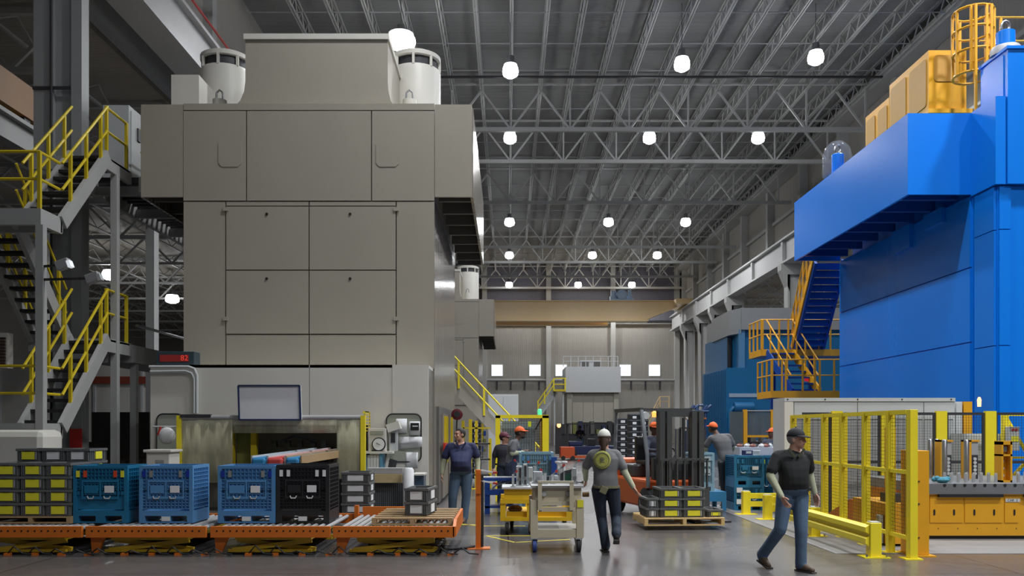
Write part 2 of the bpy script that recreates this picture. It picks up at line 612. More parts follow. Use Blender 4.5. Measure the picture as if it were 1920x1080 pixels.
T = thing('crane_runway', 'dim grey crane runway girder above the stair tower', 'girder', (-10.1, 14, 0))
MB(T).box(-10.15, -9.95, 14, YB - 0.8, 13.3, 14.5).build('web', mrun, T)
MB(T).box(-10.75, -9.75, 14, YB - 0.8, 13.15, 13.3).build('bottom_flange', mrun, T)
MB(T).box(-10.75, -9.75, 14, YB - 0.8, 14.5, 14.62).build('top_flange', mrun, T)
MB(T).box(-11.8, -11.5, 14, YB - 0.8, 13.2, 14.4).build('tie_beam', mcoll, T)
MB(T).tube([(-9.62, 14, 14.75), (-9.62, 99, 14.75)], 0.04, 6).build('red_conductor_cable', M_RED, T, label='red conductor cable')
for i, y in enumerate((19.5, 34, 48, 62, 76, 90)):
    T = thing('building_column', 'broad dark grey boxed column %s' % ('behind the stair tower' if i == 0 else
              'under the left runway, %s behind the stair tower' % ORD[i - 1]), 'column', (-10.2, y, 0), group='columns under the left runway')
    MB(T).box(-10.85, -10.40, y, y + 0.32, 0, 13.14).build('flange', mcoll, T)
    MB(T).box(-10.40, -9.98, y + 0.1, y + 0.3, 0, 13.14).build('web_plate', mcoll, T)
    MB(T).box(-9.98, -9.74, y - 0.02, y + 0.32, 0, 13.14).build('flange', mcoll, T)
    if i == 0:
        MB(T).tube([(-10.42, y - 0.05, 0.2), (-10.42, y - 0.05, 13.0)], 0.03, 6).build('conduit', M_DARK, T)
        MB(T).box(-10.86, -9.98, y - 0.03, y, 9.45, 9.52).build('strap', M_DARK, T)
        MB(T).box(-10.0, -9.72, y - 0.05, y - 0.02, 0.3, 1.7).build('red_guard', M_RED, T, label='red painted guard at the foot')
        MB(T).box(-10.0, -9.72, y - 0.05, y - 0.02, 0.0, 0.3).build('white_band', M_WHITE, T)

# --- high bay lamps
mhous = mat('lamp_housing', (0.25, 0.25, 0.26), 0.4, metal=0.5)
mlens = mat('lamp_lens', (0.93, 0.96, 1.0), 0.3, var=0, emit=30.0)
LAMP_MESH = {}


def lamp(x, y, z, power, label, r=0.30, lz=None, group='high bay lamps under the roof', top=None, cone=(164, 0.35)):
    T = thing('high_bay_lamp', label, 'lamp', (x, y, z), group=group)
    top = (DECK if top is None else top) - z
    key = (r, round(top, 2))
    if key not in LAMP_MESH:
        a = MB().lathe([(0.02, 0.75), (0.16, 0.72), (0.17, 0.42), (0.10, 0.38)], (0, 0, 0), 12).build('housing', mhous, T, True)
        c = MB().lathe([(0.12, 0.44), (r * 0.8, 0.40), (r * 0.85, 0.34), (r * 0.8, 0.33)], (0, 0, 0), 16).build('collar', mhous, T, True)
        d = MB().lathe([(r * 0.78, 0.34), (r * 0.95, 0.18), (r, 0.0), (r * 0.92, -0.14), (r * 0.5, -0.24), (0.02, -0.26)], (0, 0, 0), 16).build('lens', mlens, T, True)
        e = MB().tube([(0, 0, 0.72), (0, 0, top)], 0.02, 6).build('hanger_rod', mhous, T)
        LAMP_MESH[key] = (a, c, d, e)
    else:
        for o in LAMP_MESH[key]:
            share(o, (0, 0, 0), T)
    if power > 0:
        L = bpy.data.lights.new('lamp_light', 'SPOT')
        L.spot_size = R(cone[0])
        L.spot_blend = cone[1]
        L.energy = power
        L.color = (0.95, 0.97, 1.0)
        L.shadow_soft_size = r
        lo = bpy.data.objects.new('lamp_light', L)
        col.objects.link(lo)
        lo.parent = T
        lo.location = (0, 0, -0.5)
    return T


rows = [39.0, 48.0, 67.6, 80.5, 97.0]
cols = [(0.1, 0.4, 'left'), (7.94, 0.6, 'middle'), (14.05, 0.8, 'right')]
for ci, (x, k, nm) in enumerate(cols):
    for ri, y in enumerate(rows):
        lamp(x, y, 18.0 + (0.3 * ci if ri == 0 else 0), LAMP_W * k, 'bright high bay lamp, %s from the camera in the %s row' % (ORD[ri], nm), 0.36 if ri < 2 else 0.40)
lamp(X(752, 36), 36.0, 18.0, LAMP_W * 0.35, 'large glaring lamp above the right tank of the cream press', 0.62)
NEAR = {27.0: (0.02, 3.3, 1.7, 2.6), 15.0: (0.02, 2.2, 1.9, 3.4), 4.0: (0.02, 0.15, 1.9, 4.8), -7.0: (0.02, 0.08, 1.6, 4.8)}
NEAR_AT = {27.0: 'above the presses', 15.0: 'above the lift tables', 4.0: 'above the camera', -7.0: 'behind the camera'}
for y, ks in NEAR.items():
    for (x, nm), k in zip(((-6.5, 'leftmost'), (0.1, 'left'), (7.94, 'middle'), (14.05, 'right')), ks):
        lamp(x, y, 18.0, LAMP_W * k, 'high bay lamp over the near floor, %s row, %s' % (nm, NEAR_AT[y]), 0.36,
             group='high bay lamps over the near floor', cone=(144, 1.0))
for i, y in enumerate((53.6, 63.5)):
    lamp(-25.0, y, 11.3, LAMP_W * 0.6, 'dim side bay lamp left of the cream press, %s' % ('nearer' if i == 0 else 'farther'), 0.5,
         group='lamps of the left side bay', top=13.6)
for i, y in enumerate((48.0, 66.0, 84.0)):
    lamp(31.0, y, 12.2, LAMP_W * 2.2, 'lamp of the bay behind the right columns, %s from the camera' % ORD[i], 0.36,
         group='lamps of the right side bay', top=14.9)

# --- tan travelling crane at the far end
T = thing('overhead_crane', 'long tan overhead travelling crane spanning the far end of the hall', 'crane', (4, 93, 13.3))
mtan = mat('crane_tan', (0.86, 0.62, 0.32), 0.35, var=0.05)
MB(T).prism([(-9.3, 13.55), (15.0, 13.55), (18.3, 14.9), (18.3, 15.55), (-9.3, 15.55)], 'xz', 92.6, 93.6).build('bridge_girder', mtan, T)
MB(T).box(-9.3, 18.6, 92.4, 93.8, 15.5, 15.62).build('top_flange', mtan, T)
MB(T).box(-9.3, 15.2, 92.4, 93.8, 13.38, 13.52).build('bottom_flange', mtan, T)
MB(T).box(-9.3, 11.0, 94.3, 95.0, 13.15, 15.3).build('second_girder', mtan, T)
MB(T).box(17.9, 19.7, 91.0, 96.0, 15.03, 15.6).build('end_truck', mtan, T)
MB(T).box(-10.6, -9.3, 91.0, 96.0, 14.9, 15.5).build('end_truck', mtan, T)
T = thing('crane_hoist', 'pale blue hoist trolley sitting on the tan crane', 'hoist', (12.3, 93, 15.62))
mhb = mat('hoist_blue', (0.42, 0.55, 0.72), 0.4)
MB(T).lathe([(0.35, -0.9), (0.55, -0.8), (0.55, 0.8), (0.35, 0.9)], (12.3, 93.2, 16.25), 14, 'y').build('drum', mhb, T, True)
MB(T).box(11.1, 13.6, 92.5, 93.9, 15.62, 15.82).build('frame', mhb, T)
MB(T).lathe([(0.42, 0), (0.42, 0.3), (0.28, 0.35), (0.28, 0.9), (0.12, 0.95)], (11.45, 93, 15.82), 10).build('motor', mhb, T, True)
MB(T).lathe([(0.36, 0), (0.36, 0.3), (0.2, 0.35), (0.2, 1.0), (0.1, 1.05)], (13.25, 93, 15.82), 10).build('motor', mhb, T, True)

# ================================================================== THE PRESSES
M_HOLE = mat('bolt_hole', (0.01, 0.01, 0.01), 0.6, var=0)
M_GREYD = mat('dark_steel_grey', (0.12, 0.115, 0.105), 0.5, var=0.1)  # dark grey for ribs, plinths, vents and small machine parts


def cream_press(label, y0):
    """stamping press: body with face panels, overhanging crown, hood, tanks.  Front plane at depth y0."""
    T = thing('stamping_press', label, 'press', (-4.3, y0, 0), group='cream stamping presses')
    d = 18.5                                   # depth at which the press was measured
    o = y0 - d
    def B(x0, x1, ya, yb, z0, z1):
        return MB(T).box(x0, x1, ya + o, yb + o, z0, z1)
    MB(T).box(-7.0, -1.66, d + 0.05 + o, 25.5 + o, 0, 6.7).build('body', M_CREAM, T)
    # face panels of the body, a little proud, with gaps between them
    xs = [-7.03, X(424, d), X(580, d), X(743, d), -1.6]
    zt = 6.62
    g = 0.012
    B(xs[0], xs[1] - g, d - 0.02, d + 0.05, 3.0, zt).build('face_panel', M_CREAM, T)
    B(xs[3] + g, xs[4], d - 0.02, d + 0.05, 3.0, zt).build('face_panel', M_CREAM, T)
    zs = [Z(627, d), Z(507, d), Z(387, d)]
    for i in (1, 2):
        for k in range(2):
            B(xs[i] + g, xs[i + 1] - g, d - 0.03, d + 0.05, zs[k] + g, zs[k + 1] - g).build('door_panel', M_CREAM, T)
        B(xs[i] + g, xs[i + 1] - g, d - 0.02, d + 0.05, 3.0, zs[0] - g).build('face_panel', M_CREAM, T)
        B(xs[i] + g, xs[i + 1] - g, d - 0.02, d + 0.05, zs[2] + g, zt).build('face_panel', M_CREAM, T)
    for px in (501, 657):
        for py in (402, 523):
            MB(T).lathe([(0.03, -0.045), (0.03, -0.02)], (X(px, d), d + o, Z(py, d)), 10, 'y').build('bolt', M_HOLE, T)
    for px in (424, 743):
        for py in (393, 598):
            B(X(px, d) - 0.06, X(px, d) + 0.06, d - 0.05, d - 0.02, Z(py, d) - 0.04, Z(py, d) + 0.04).build('hinge', M_CREAM, T)
    MB(T).box(-1.66, -1.6, d + o, 25.5 + o, 0.0, 6.7).build('side_sheet', M_CREAM2, T)
    # crown
    cx = [-7.03, X(463, d), X(697, d), -1.6]
    ct = 8.74
    MB(T).box(-7.0, -1.63, d + 0.04 + o, 26.2 + o, 6.7, ct).build('crown', M_CREAM, T)
    for i in range(3):
        B(cx[i] + (g if i else 0), cx[i + 1] - (g if i < 2 else 0), d - 0.03, d + 0.05, 6.64, 8.58).build('crown_panel', M_CREAM, T)
    B(-7.03, -1.6, d - 0.03, d + 0.05, 8.6, ct).build('crown_strip', M_CREAM, T)
    for px in (432, 727):
        x, z, r = X(px, d), Z(292, d), 0.25
        MB(T).prism([(x - r, z - r * .7), (x - r * .7, z - r), (x + r * .7, z - r), (x + r, z - r * .7), (x + r, z + r), (x - r, z + r)],
                    'xz', d - 0.04 + o, d - 0.02 + o).build('hatch', M_CREAM, T)
    # overhanging wings, open underneath with ribs
    for (xa, xb, sgn) in ((-7.95, -7.04, -1), (-1.59, -0.79, 1)):
        B(xa, xb, d - 0.03, d + 0.03, 6.72, 8.72).build('wing_front', M_CREAM, T)
        B(xa, xb, d + 0.03, 26.2, 8.64, 8.72).build('wing_roof', M_CREAM, T)
        xo = xa if sgn < 0 else xb
        m_ = MB(T).box(xo - 0.03, xo + 0.03, d + 0.03 + o, 26.2 + o, 6.72, 8.64)
        m_.build('wing_side', M_CREAM2, T)
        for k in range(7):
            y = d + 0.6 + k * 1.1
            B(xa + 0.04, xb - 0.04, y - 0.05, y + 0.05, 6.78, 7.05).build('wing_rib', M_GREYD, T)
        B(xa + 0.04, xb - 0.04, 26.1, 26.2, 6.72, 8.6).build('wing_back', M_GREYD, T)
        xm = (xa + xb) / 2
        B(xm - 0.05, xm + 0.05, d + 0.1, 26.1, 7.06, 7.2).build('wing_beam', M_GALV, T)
    # hood on top, with curved feet
    xa, xb = X(460, 18.9), X(727, 18.9)
    zb, zt = ct, Z(66, 18.9)
    poly = [(xa - 0.38, zb), (xb + 0.22, zb)]
    poly += [(xb + 0.22 * (1 - math.sin(t * math.pi / 2)), zb + 0.06 + 0.6 * (1 - math.cos(t * math.pi / 2))) for t in (0, .25, .5, .75, 1)]
    poly += [(xb, zt), (xa, zt)]
    poly += [(xa - 0.38 * (1 - math.sin(t * math.pi / 2)), zb + 0.06 + 0.6 * (1 - math.cos(t * math.pi / 2))) for t in (1, .75, .5, .25, 0)]
    MB(T).prism(poly, 'xz', 18.9 + o, 24.5 + o).build('hood', M_CREAM, T)
    B(xa - 0.03, xb + 0.03, 18.86, 24.5, zt - 0.1, zt + 0.02).build('hood_lip', M_WHITE, T)
    # vent tanks
    for (px, w_) in ((424, 1), (780, 1)):
        x = X(px, 21.5)
        z1 = Z(136, 21.5)
        MB(T).lathe([(0.62, 0), (0.62, z1 - ct - 0.06), (0.60, z1 - ct), (0.3, z1 - ct + 0.03)], (x, 21.5 + o, ct), 28).build('tank', M_WHITE, T, True)
        MB(T).lathe([(0.55, 0), (0.55, 0.24)], (x, 21.5 + o, z1), 20).build('tank_grille', M_DARK, T, True)
        MB(T).lathe([(0.60, 0), (0.62, 0.02), (0.62, 0.12), (0.56, 0.15)], (x, 21.5 + o, z1 + 0.22), 28).build('tank_lid', M_WHITE, T, True)
        for k in range(8):
            a = 2 * math.pi * k / 8
            c_ = (x + 0.59 * math.cos(a), 21.5 + o + 0.59 * math.sin(a), z1)
            MB(T).box(c_[0] - 0.03, c_[0] + 0.03, c_[1] - 0.03, c_[1] + 0.03, z1 - 0.02, z1 + 0.24).build('tank_post', M_WHITE, T)
        xt = X(px - 12, 19.6)
        MB(T).lathe([(0.21, 0), (0.21, 0.12), (0.16, 0.14), (0.16, 0.5), (0.05, 0.52)], (xt, 19.6 + o, ct), 14).build('trunnion', M_WHITE, T, True)
        MB(T).tube([(xt - 0.08, 19.6 + o, ct + 0.5), (xt - 0.07, 19.6 + o, ct + 0.68), (xt, 19.6 + o, ct + 0.74),
                    (xt + 0.07, 19.6 + o, ct + 0.68), (xt + 0.08, 19.6 + o, ct + 0.5)], 0.025, 6).build('lifting_eye', M_STEEL, T)
    B(-7.9, -7.25, 20.0, 21.2, ct, Z(140, 20)).build('top_cabinet', M_WHITE, T)
    # lower right side: dark door bay facing the aisle
    MB(T).box(-1.62, -1.54, 19.0 + o, 25.3 + o, 0.05, 2.2).build('side_plinth', M_GREYD, T)
    for ya, yb in ((19.6, 21.2), (21.8, 23.4)):
        MB(T).box(-1.55, -1.5, ya + o, yb + o, 0.1, 2.05).build('side_door', mat('brown_grey_door', (0.20, 0.175, 0.145), 0.4), T)
        MB(T).box(-1.5, -1.46, yb - 0.2 + o, yb - 0.12 + o, 1.0, 1.25).build('side_door_handle', M_STEEL, T)
    for yy in (20.0, 20.6, 22.3):
        MB(T).box(-1.5, -1.45, yy - 0.05 + o, yy + 0.05 + o, 0.9, 2.0).build('light_curtain', M_YELD, T)
    return T


PA = cream_press('large cream stamping press filling the left of the hall', 18.5)
PB = cream_press('smaller looking cream press farther back along the aisle', 46.3)

# --- white guard wall round the foot of the near press, with a work opening
d = 17.4
T = thing('machine_guard_wall', 'low white guard wall with a wide work opening below the cream press', 'wall panel', (-4.4, d, 0))
x0, x1 = X(282, d), X(803, d)
oa, ob, oz = X(340, d), X(690, d), Z(797, d)
zt = Z(684, d)
MB(T).box(x0, oa, d, d + 0.08, 0, zt).build('panel', M_WHITE, T)
MB(T).box(ob, X(745, d) - 0.006, d, d + 0.08, 0, zt).build('panel', M_WHITE, T)
MB(T).box(X(708, d) + 0.3, x1, d - 0.01, d + 0.07, 0, zt).build('panel', M_WHITE, T)
MB(T).box(oa, X(580, d) - 0.006, d, d + 0.08, oz, zt).build('panel', M_WHITE, T)
MB(T).box(X(580, d) + 0.006, ob, d, d + 0.08, oz, zt).build('panel', M_WHITE, T)
MB(T).box(x0, x1, d, 18.45, zt - 0.06, zt).build('top_sheet', M_WHITE, T)
MB(T).box(x1 - 0.06, x1, d + 0.08, 18.45, 0, zt - 0.06).build('side_sheet', M_CREAM2, T)
MB(T).box(x0, x0 + 0.06, d + 0.08, 18.45, 0, zt - 0.06).build('side_sheet', M_WHITE, T)
MB(T).tube([(X(282, d), d - 0.05, Z(688, d)), (X(355, d), d - 0.05, Z(688, d)), (X(366, d), d - 0.05, Z(692, d)), (X(371, d), d - 0.05, Z(704, d)),
            (X(371, d), d - 0.05, Z(775, d))], 0.03, 8).build('conduit', M_LGREY, T, True)
MB(T).tube([(X(284, d), d - 0.05, Z(697, d)), (X(350, d), d - 0.05, Z(696, d)), (X(361, d), d - 0.05, Z(700, d)), (X(366, d), d - 0.05, Z(710, d)),
            (X(366, d), d - 0.05, Z(775, d))], 0.03, 8).build('conduit', M_LGREY, T, True)


def rounded(xa, xb, za, zb, r, n=5):
    pts = []
    for (cx, cz, a0) in ((xb - r, zb - r, 0), (xa + r, zb - r, 90), (xa + r, za + r, 180), (xb - r, za + r, 270)):
        for k in range(n + 1):
            a = R(a0 + 90 * k / n)
            pts.append((cx + r * math.cos(a), cz + r * math.sin(a)))
    return pts


mwin = mat('inspection_glass', (0.34, 0.36, 0.30), 0.2, var=0.15)
for (pa, pb) in ((295, 345), (725, 790)):
    pts = rounded(X(pa, d), X(pb, d), Z(866, d), Z(776, d), 0.13)
    p_ = MB(T).prism(pts, 'xz', d - 0.03, d - 0.005).build('inspection_window', mwin, T)
    MB(T).tube([(u, d - 0.03, w) for u, w in pts] + [(pts[0][0], d - 0.03, pts[0][1])], 0.015, 6).build('gasket', M_RUB, p_)

# dark press works seen through the opening: die shoes, slides, pipes
T = thing('die_set', 'dark oily die set inside the press opening', 'die', (X(545, 18.0), 17.9, 0))
mdie = mat('oily_die_steel', (0.045, 0.042, 0.030), 0.35, metal=0.5, var=0.25, scale=4)
mgrn = mat('olive_machine_paint', (0.20, 0.21, 0.05), 0.5, var=0.2)
MB(T).box(X(478, 18), X(640, 18), 17.85, 18.42, 0.02, 0.75).build('lower_shoe', mdie, T)
MB(T).box(X(510, 18), X(620, 18), 17.7, 18.3, 0.98, 1.32).build('upper_shoe', mdie, T)
for px in (520, 545, 568, 592, 612):
    MB(T).box(X(px, 18) - 0.05, X(px, 18) + 0.05, 17.72, 17.85, 0.75, 1.45).build('guide_block', mdie, T)
for px in (440, 482):
    MB(T).box(X(px, 18) - 0.06, X(px, 18) + 0.06, 17.75, 17.87, 0, 1.75).build('post', M_YELD, T)
MB(T).box(X(447, 18), X(474, 18), 17.9, 18.0, 0.0, 1.75).build('back_plate', mgrn, T)
MB(T).tube([(X(530, 18), 17.7, 1.42), (X(560, 18), 17.66, 1.55), (X(600, 18), 17.7, 1.45)], 0.03, 6).build('hose', M_RUB, T)

# curtain enclosure in front of the opening
T = thing('plastic_curtain_guard', 'yellow posted guard hung with a stained clear plastic curtain', 'guard', (X(508, 16.6), 16.6, 0))
dc = 16.6
for px in (337, 681):
    MB(T).box(X(px, dc) - 0.045, X(px, dc) + 0.045, dc - 0.05, dc + 0.05, 0, Z(779, dc)).build('post', M_YEL, T)
for px in (337, 681):
    MB(T).box(X(px, dc) - 0.09, X(px, dc) + 0.09, dc - 0.09, dc + 0.09, 0, 0.02).build('foot_plate', M_YEL, T)
MB(T).cyl((X(337, dc), dc, Z(783, dc)), (X(681, dc), dc, Z(783, dc)), 0.05, n=10).build('curtain_roller', M_GALV, T, True)
MB(T).box(X(340, dc), X(397, dc), dc - 0.07, dc + 0.02, Z(783, dc), Z(777, dc)).build('roller_motor', M_DARK, T)
mcur = mat('stained_clear_plastic', (0.52, 0.50, 0.34), 0.25, var=0.35, scale=1.6, alpha=0.66, stretch=(2.5, 1, 0.5))
def curtain(pa, pb, ptop, pbot):
    m_ = MB(T)
    n = max(4, int((pb - pa) / 4))
    v, f = [], []
    for i in range(n + 1):
        px = pa + (pb - pa) * i / n
        yy = dc - 0.02 + 0.006 * math.sin(i * 0.5) + 0.003 * math.sin(i * 1.3)
        x = X(px, dc)
        v += [(x, yy, Z(pbot, dc)), (x, yy - 0.006, Z(ptop, dc))]
    for i in range(n):
        f.append((2 * i, 2 * i + 2, 2 * i + 3, 2 * i + 1))
    m_.add(v, f)
    o_ = m_.build('curtain', mcur, T, True)
    s_ = o_.modifiers.new('thick', 'SOLIDIFY'); s_.thickness = 0.006
curtain(341, 437, 785, 905)
curtain(437, 632, 785, 812)
curtain(632, 677, 785, 898)
MB(T).box(X(680, dc), X(684, dc), dc, dc + 0.5, Z(775, dc), Z(771, dc)).build('side_rail', M_YEL, T)
mm_ = MB(T).gridy(dc + 0.05, dc + 0.65, 1.66, Z(772, dc), X(684, dc), 1, 6, 0.02, 0.02)
mm_.build('side_mesh', M_YELD, T, kind='stuff')

# whiteboard, digital counter
T = thing('whiteboard', 'blank whiteboard with a thin navy frame on the guard wall', 'whiteboard', (X(505, 16.44), 16.44, Z(790, 16.44)))
dw = 16.44
q = [(X(447, dw), Z(723, dw)), (X(562, dw), Z(723, dw)), (X(564, dw), Z(787, dw)), (X(449, dw), Z(787, dw))]
MB(T).prism(q[::-1], 'xz', dw + 0.0, dw + 0.11).build('board', M_PAPER, T)
mnavy = mat('navy_trim', (0.02, 0.035, 0.10), 0.4)
for i in range(4):
    a, c = q[i], q[(i + 1) % 4]
    MB(T).bar((a[0], dw - 0.01, a[1]), (c[0], dw - 0.01, c[1]), 0.03, 0.03, up=(0, 1, 0)).build('frame_rail', mnavy, T)
T = thing('digital_counter', 'dark digital counter with red display on top of the guard wall', 'display', (X(330, 17.6), 17.75, zt))
mtq = mat('slate_box', (0.035, 0.06, 0.075), 0.5)
MB(T).box(X(293, 17.6), X(364, 17.6), 17.6, 17.95, zt + 0.02, zt + 0.29).build('case', mtq, T, bevel=0.01)
MB(T).box(X(300, 17.6), X(354, 17.6), 17.585, 17.6, zt + 0.08, zt + 0.22).build('screen', mat('red_screen', (0.16, 0.016, 0.014), 0.25, var=0, emit=0.35), T)
for px in (306, 350):
    MB(T).box(X(px, 17.6) - 0.03, X(px, 17.6) + 0.03, 17.65, 17.9, zt, zt + 0.02).build('foot', M_RUB, T)
text('digits', '82', 0.16, (X(346, 17.6), 17.583, zt + 0.15), mat('red_digits', (0.75, 0.06, 0.04), 0.3, var=0, emit=0.5), T, ext=0.001)

# ------------------------------------------------------------------ blue press on the right
T = thing('stamping_press', 'huge bright blue stamping press on the right side', 'press', (11.5, 18.9, 0))
xb, xw = 10.25, 8.85
y0, y1 = 18.9, 26.4
MB(T).box(xb + 0.05, 16.5, y0, y1, 0, 6.9).build('body', M_BLUE, T)
zz = [0.0, 3.62, 5.28, 6.88]
for i in range(3):
    MB(T).box(xb, xb + 0.06, y0 + 0.05, y1, zz[i] + 0.015, zz[i + 1] - 0.015).build('side_panel', M_BLUE, T)
# wing, open below
MB(T).box(xw, xb + 0.1, y0, y0 + 0.06, 6.89, 8.69).build('wing_front', M_BLUE, T)
MB(T).box(xw, xw + 0.06, y0 + 0.06, y1, 6.89, 8.69).build('wing_side', M_BLUE, T)
MB(T).box(xw + 0.06, xb + 0.1, y0 + 0.06, y1, 8.6, 8.69).build('wing_roof', M_BLUE, T)
MB(T).box(xw + 0.06, xb, y1 - 0.06, y1, 6.89, 8.6).build('wing_back', M_BLUE, T)
for k in range(7):
    y = y0 + 0.6 + k * 1.05
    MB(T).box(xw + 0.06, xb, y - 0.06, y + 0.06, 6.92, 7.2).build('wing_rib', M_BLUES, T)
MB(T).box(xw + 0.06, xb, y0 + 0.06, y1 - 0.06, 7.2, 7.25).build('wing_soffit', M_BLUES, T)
for (ya, yb, h) in ((20.0, 20.9, 0.35), (21.6, 22.6, 0.6)):
    MB(T).box(xb - 0.1, xb, ya, yb, 6.9 - h, 6.9).build('cable_duct', M_BLUE, T)
# crown block and upright nearer the camera
yn = 17.95
MB(T).box(xb + 0.0, xb + 0.22, yn, y0, 6.85, 8.7).build('crown_cheek', M_BLUE, T)
MB(T).box(xb + 0.24, 16.5, yn - 0.03, 18.95, 6.85, 9.68).build('crown', M_BLUE, T)
MB(T).box(xb + 0.24, 16.5, 18.95, 26.0, 6.9, 8.69).build('crown_rear', M_BLUE, T)
MB(T).box(xb + 0.21, 16.5, yn - 0.06, 18.98, 9.68, 9.74).build('crown_edge', M_BLUE, T)
MB(T).box(xb + 0.22, xb + 0.24, yn + 0.1, 18.9, 8.72, 9.6).build('crown_side_panel', M_BLUE, T)
mteal = mat('teal_press_panel', (0.006, 0.10, 0.36), 0.22, var=0.10, scale=1.0)
MB(T).box(xb + 0.1, xb + 0.66, yn + 0.1, y0 - 0.02, 0, 6.83).build('upright', M_BLUE, T)
for (za, zb_) in ((0, 3.45), (3.47, 5.9), (5.92, 6.83)):
    MB(T).box(xb + 0.04, xb + 0.10, yn + 0.14, y0 - 0.06, za, zb_).build('upright_panel', M_BLUE, T)
    MB(T).box(xb + 0.12, xb + 0.36, yn + 0.06, yn + 0.10, za, zb_).build('upright_panel', M_BLUE, T)
MB(T).box(xb + 0.68, 16.4, yn + 0.25, y0, 0, 6.83).build('front_wall', mteal, T)
MB(T).box(xb + 0.78, xb + 1.4, yn + 0.2, yn + 0.25, 2.6, 6.5).build('access_plate', mteal, T)
for k in range(9):
    MB(T).lathe([(0.015, 0), (0.015, 0.012)], (xb + 0.84, yn + 0.188, 2.8 + k * 0.42), 6, 'y').build('bolt', M_BLUE2, T)
pts = [(xb + 1.35 + 0.55 * math.cos(a), yn + 0.22, 2.05 + 0.7 * math.sin(a)) for a in [R(90 + k * 18) for k in range(11)]]
MB(T).tube(pts, 0.05, 8).build('hose_loop', mteal, T, True)
# guards with mesh windows on the crown
mmesh = mat('bronze_mesh', (0.46, 0.24, 0.03), 0.5, var=0.1)
def guard(xa, xb_, ya, yb, za, zb_, nwin, front):
    g_ = MB(T).box(xa, xb_, ya, yb, za, zb_).build('motor_guard', M_ORY, T)
    w = (yb - ya) / nwin
    for i in range(nwin):
        p = rounded(ya + i * w + 0.10, ya + (i + 1) * w - 0.10, za + 0.15, zb_ - 0.15, 0.08, 3)
        MB(T).prism(p, 'yz', xa - 0.02, xa - 0.002).build('mesh_window', mmesh, g_)
        g_c = g_.children[-1] if g_.children else None
    if front:
        p = rounded(xa + 0.12, xb_ - 0.12, za + 0.7, zb_ - 0.12, 0.08, 3)
        MB(T).prism(p, 'xz', ya - 0.02, ya - 0.002).build('mesh_window', mmesh, g_)
guard(10.05, 10.95, 20.4, 22.5, 9.3, 10.75, 2, True)
MB(T).box(10.1, 10.9, 20.45, 22.4, 8.69, 9.3).build('motor_guard_base', M_ORY, T)
MB(T).box(10.0, 11.05, 20.3, 20.5, 9.22, 9.32).build('guard_ledge', M_ORY, T)
guard(10.05, 10.8, 22.52, 24.0, 8.69, 10.45, 2, False)
# caged ladder head
lc = (10.62, 19.5)
zl = [9.74, 10.25, 10.75, 11.2]
for z in zl:
    pts = [(lc[0] + 0.42 * math.cos(a), lc[1] + 0.42 * math.sin(a), z) for a in [2 * math.pi * k / 16 for k in range(17)]]
    MB(T).tube(pts, 0.03, 6).build('cage_hoop', M_ORY, T)
for k in range(8):
    a = 2 * math.pi * k / 8 + 0.2
    x, y = lc[0] + 0.42 * math.cos(a), lc[1] + 0.42 * math.sin(a)
    MB(T).box(x - 0.025, x + 0.025, y - 0.025, y + 0.025, 9.74, 11.2).build('cage_bar', M_ORY, T)
for x in (10.45, 10.8):
    MB(T).box(x - 0.025, x + 0.025, 19.05, 19.1, 8.69, 11.2).build('ladder_stile', M_ORY, T)
for x in (11.15, 11.5, 12.2, 13.0):
    MB(T).box(x - 0.025, x + 0.025, 19.9, 19.95, 8.69, 11.3).build('rail_post', M_ORY, T)
for z in (10.75, 11.3):
    MB(T).tube([(11.0, 19.92, z), (13.5, 19.92, z)], 0.025, 6).build('top_rail', M_ORY, T)
MB(T).lathe([(0.30, 0), (0.30, 0.14), (0.27, 0.18)], (10.72, 18.4, 9.74), 20).build('trunnion_base', M_GALV, T, True)
MB(T).lathe([(0.19, 0), (0.19, 0.34), (0.16, 0.36)], (10.72, 18.4, 9.9), 18).build('trunnion', M_BLUE, T, True)
MB(T).tube([(10.72 + 0.09 * math.cos(a), 18.4, 10.36 + 0.13 * math.sin(a)) for a in [2 * math.pi * k / 12 for k in range(13)]], 0.03, 6).build('lifting_eye', M_STEEL, T, True)
MB(T).lathe([(0.17, 0), (0.17, 0.9), (0.15, 0.92)], (9.5, 24.6, 8.69), 16).build('trunnion', M_BLUE, T, True)
MB(T).tube([(9.5 + 0.08 * math.cos(a), 24.6, 9.75 + 0.13 * math.sin(a)) for a in [2 * math.pi * k / 12 for k in range(13)]], 0.03, 6).build('lifting_eye', M_STEEL, T, True)
mclear = mat('clear_dome', (0.45, 0.48, 0.50), 0.08, var=0, alpha=0.14)
MB(T).lathe([(0.42, 0.0), (0.42, 0.55), (0.36, 0.8), (0.2, 0.98), (0.02, 1.02)], (9.75, 25.3, 9.2), 16).build('clear_cover', mclear, T, True)
MB(T).lathe([(0.035, 0), (0.04, 0.15), (0.02, 0.2)], (X(1845, 17.8), 17.98, Z(762, 17.8)), 10).build('beacon', mat('beacon_glow', (1.0, 0.30, 0.12), 0.3, var=0, emit=4), T, True, label='glowing orange warning beacon')

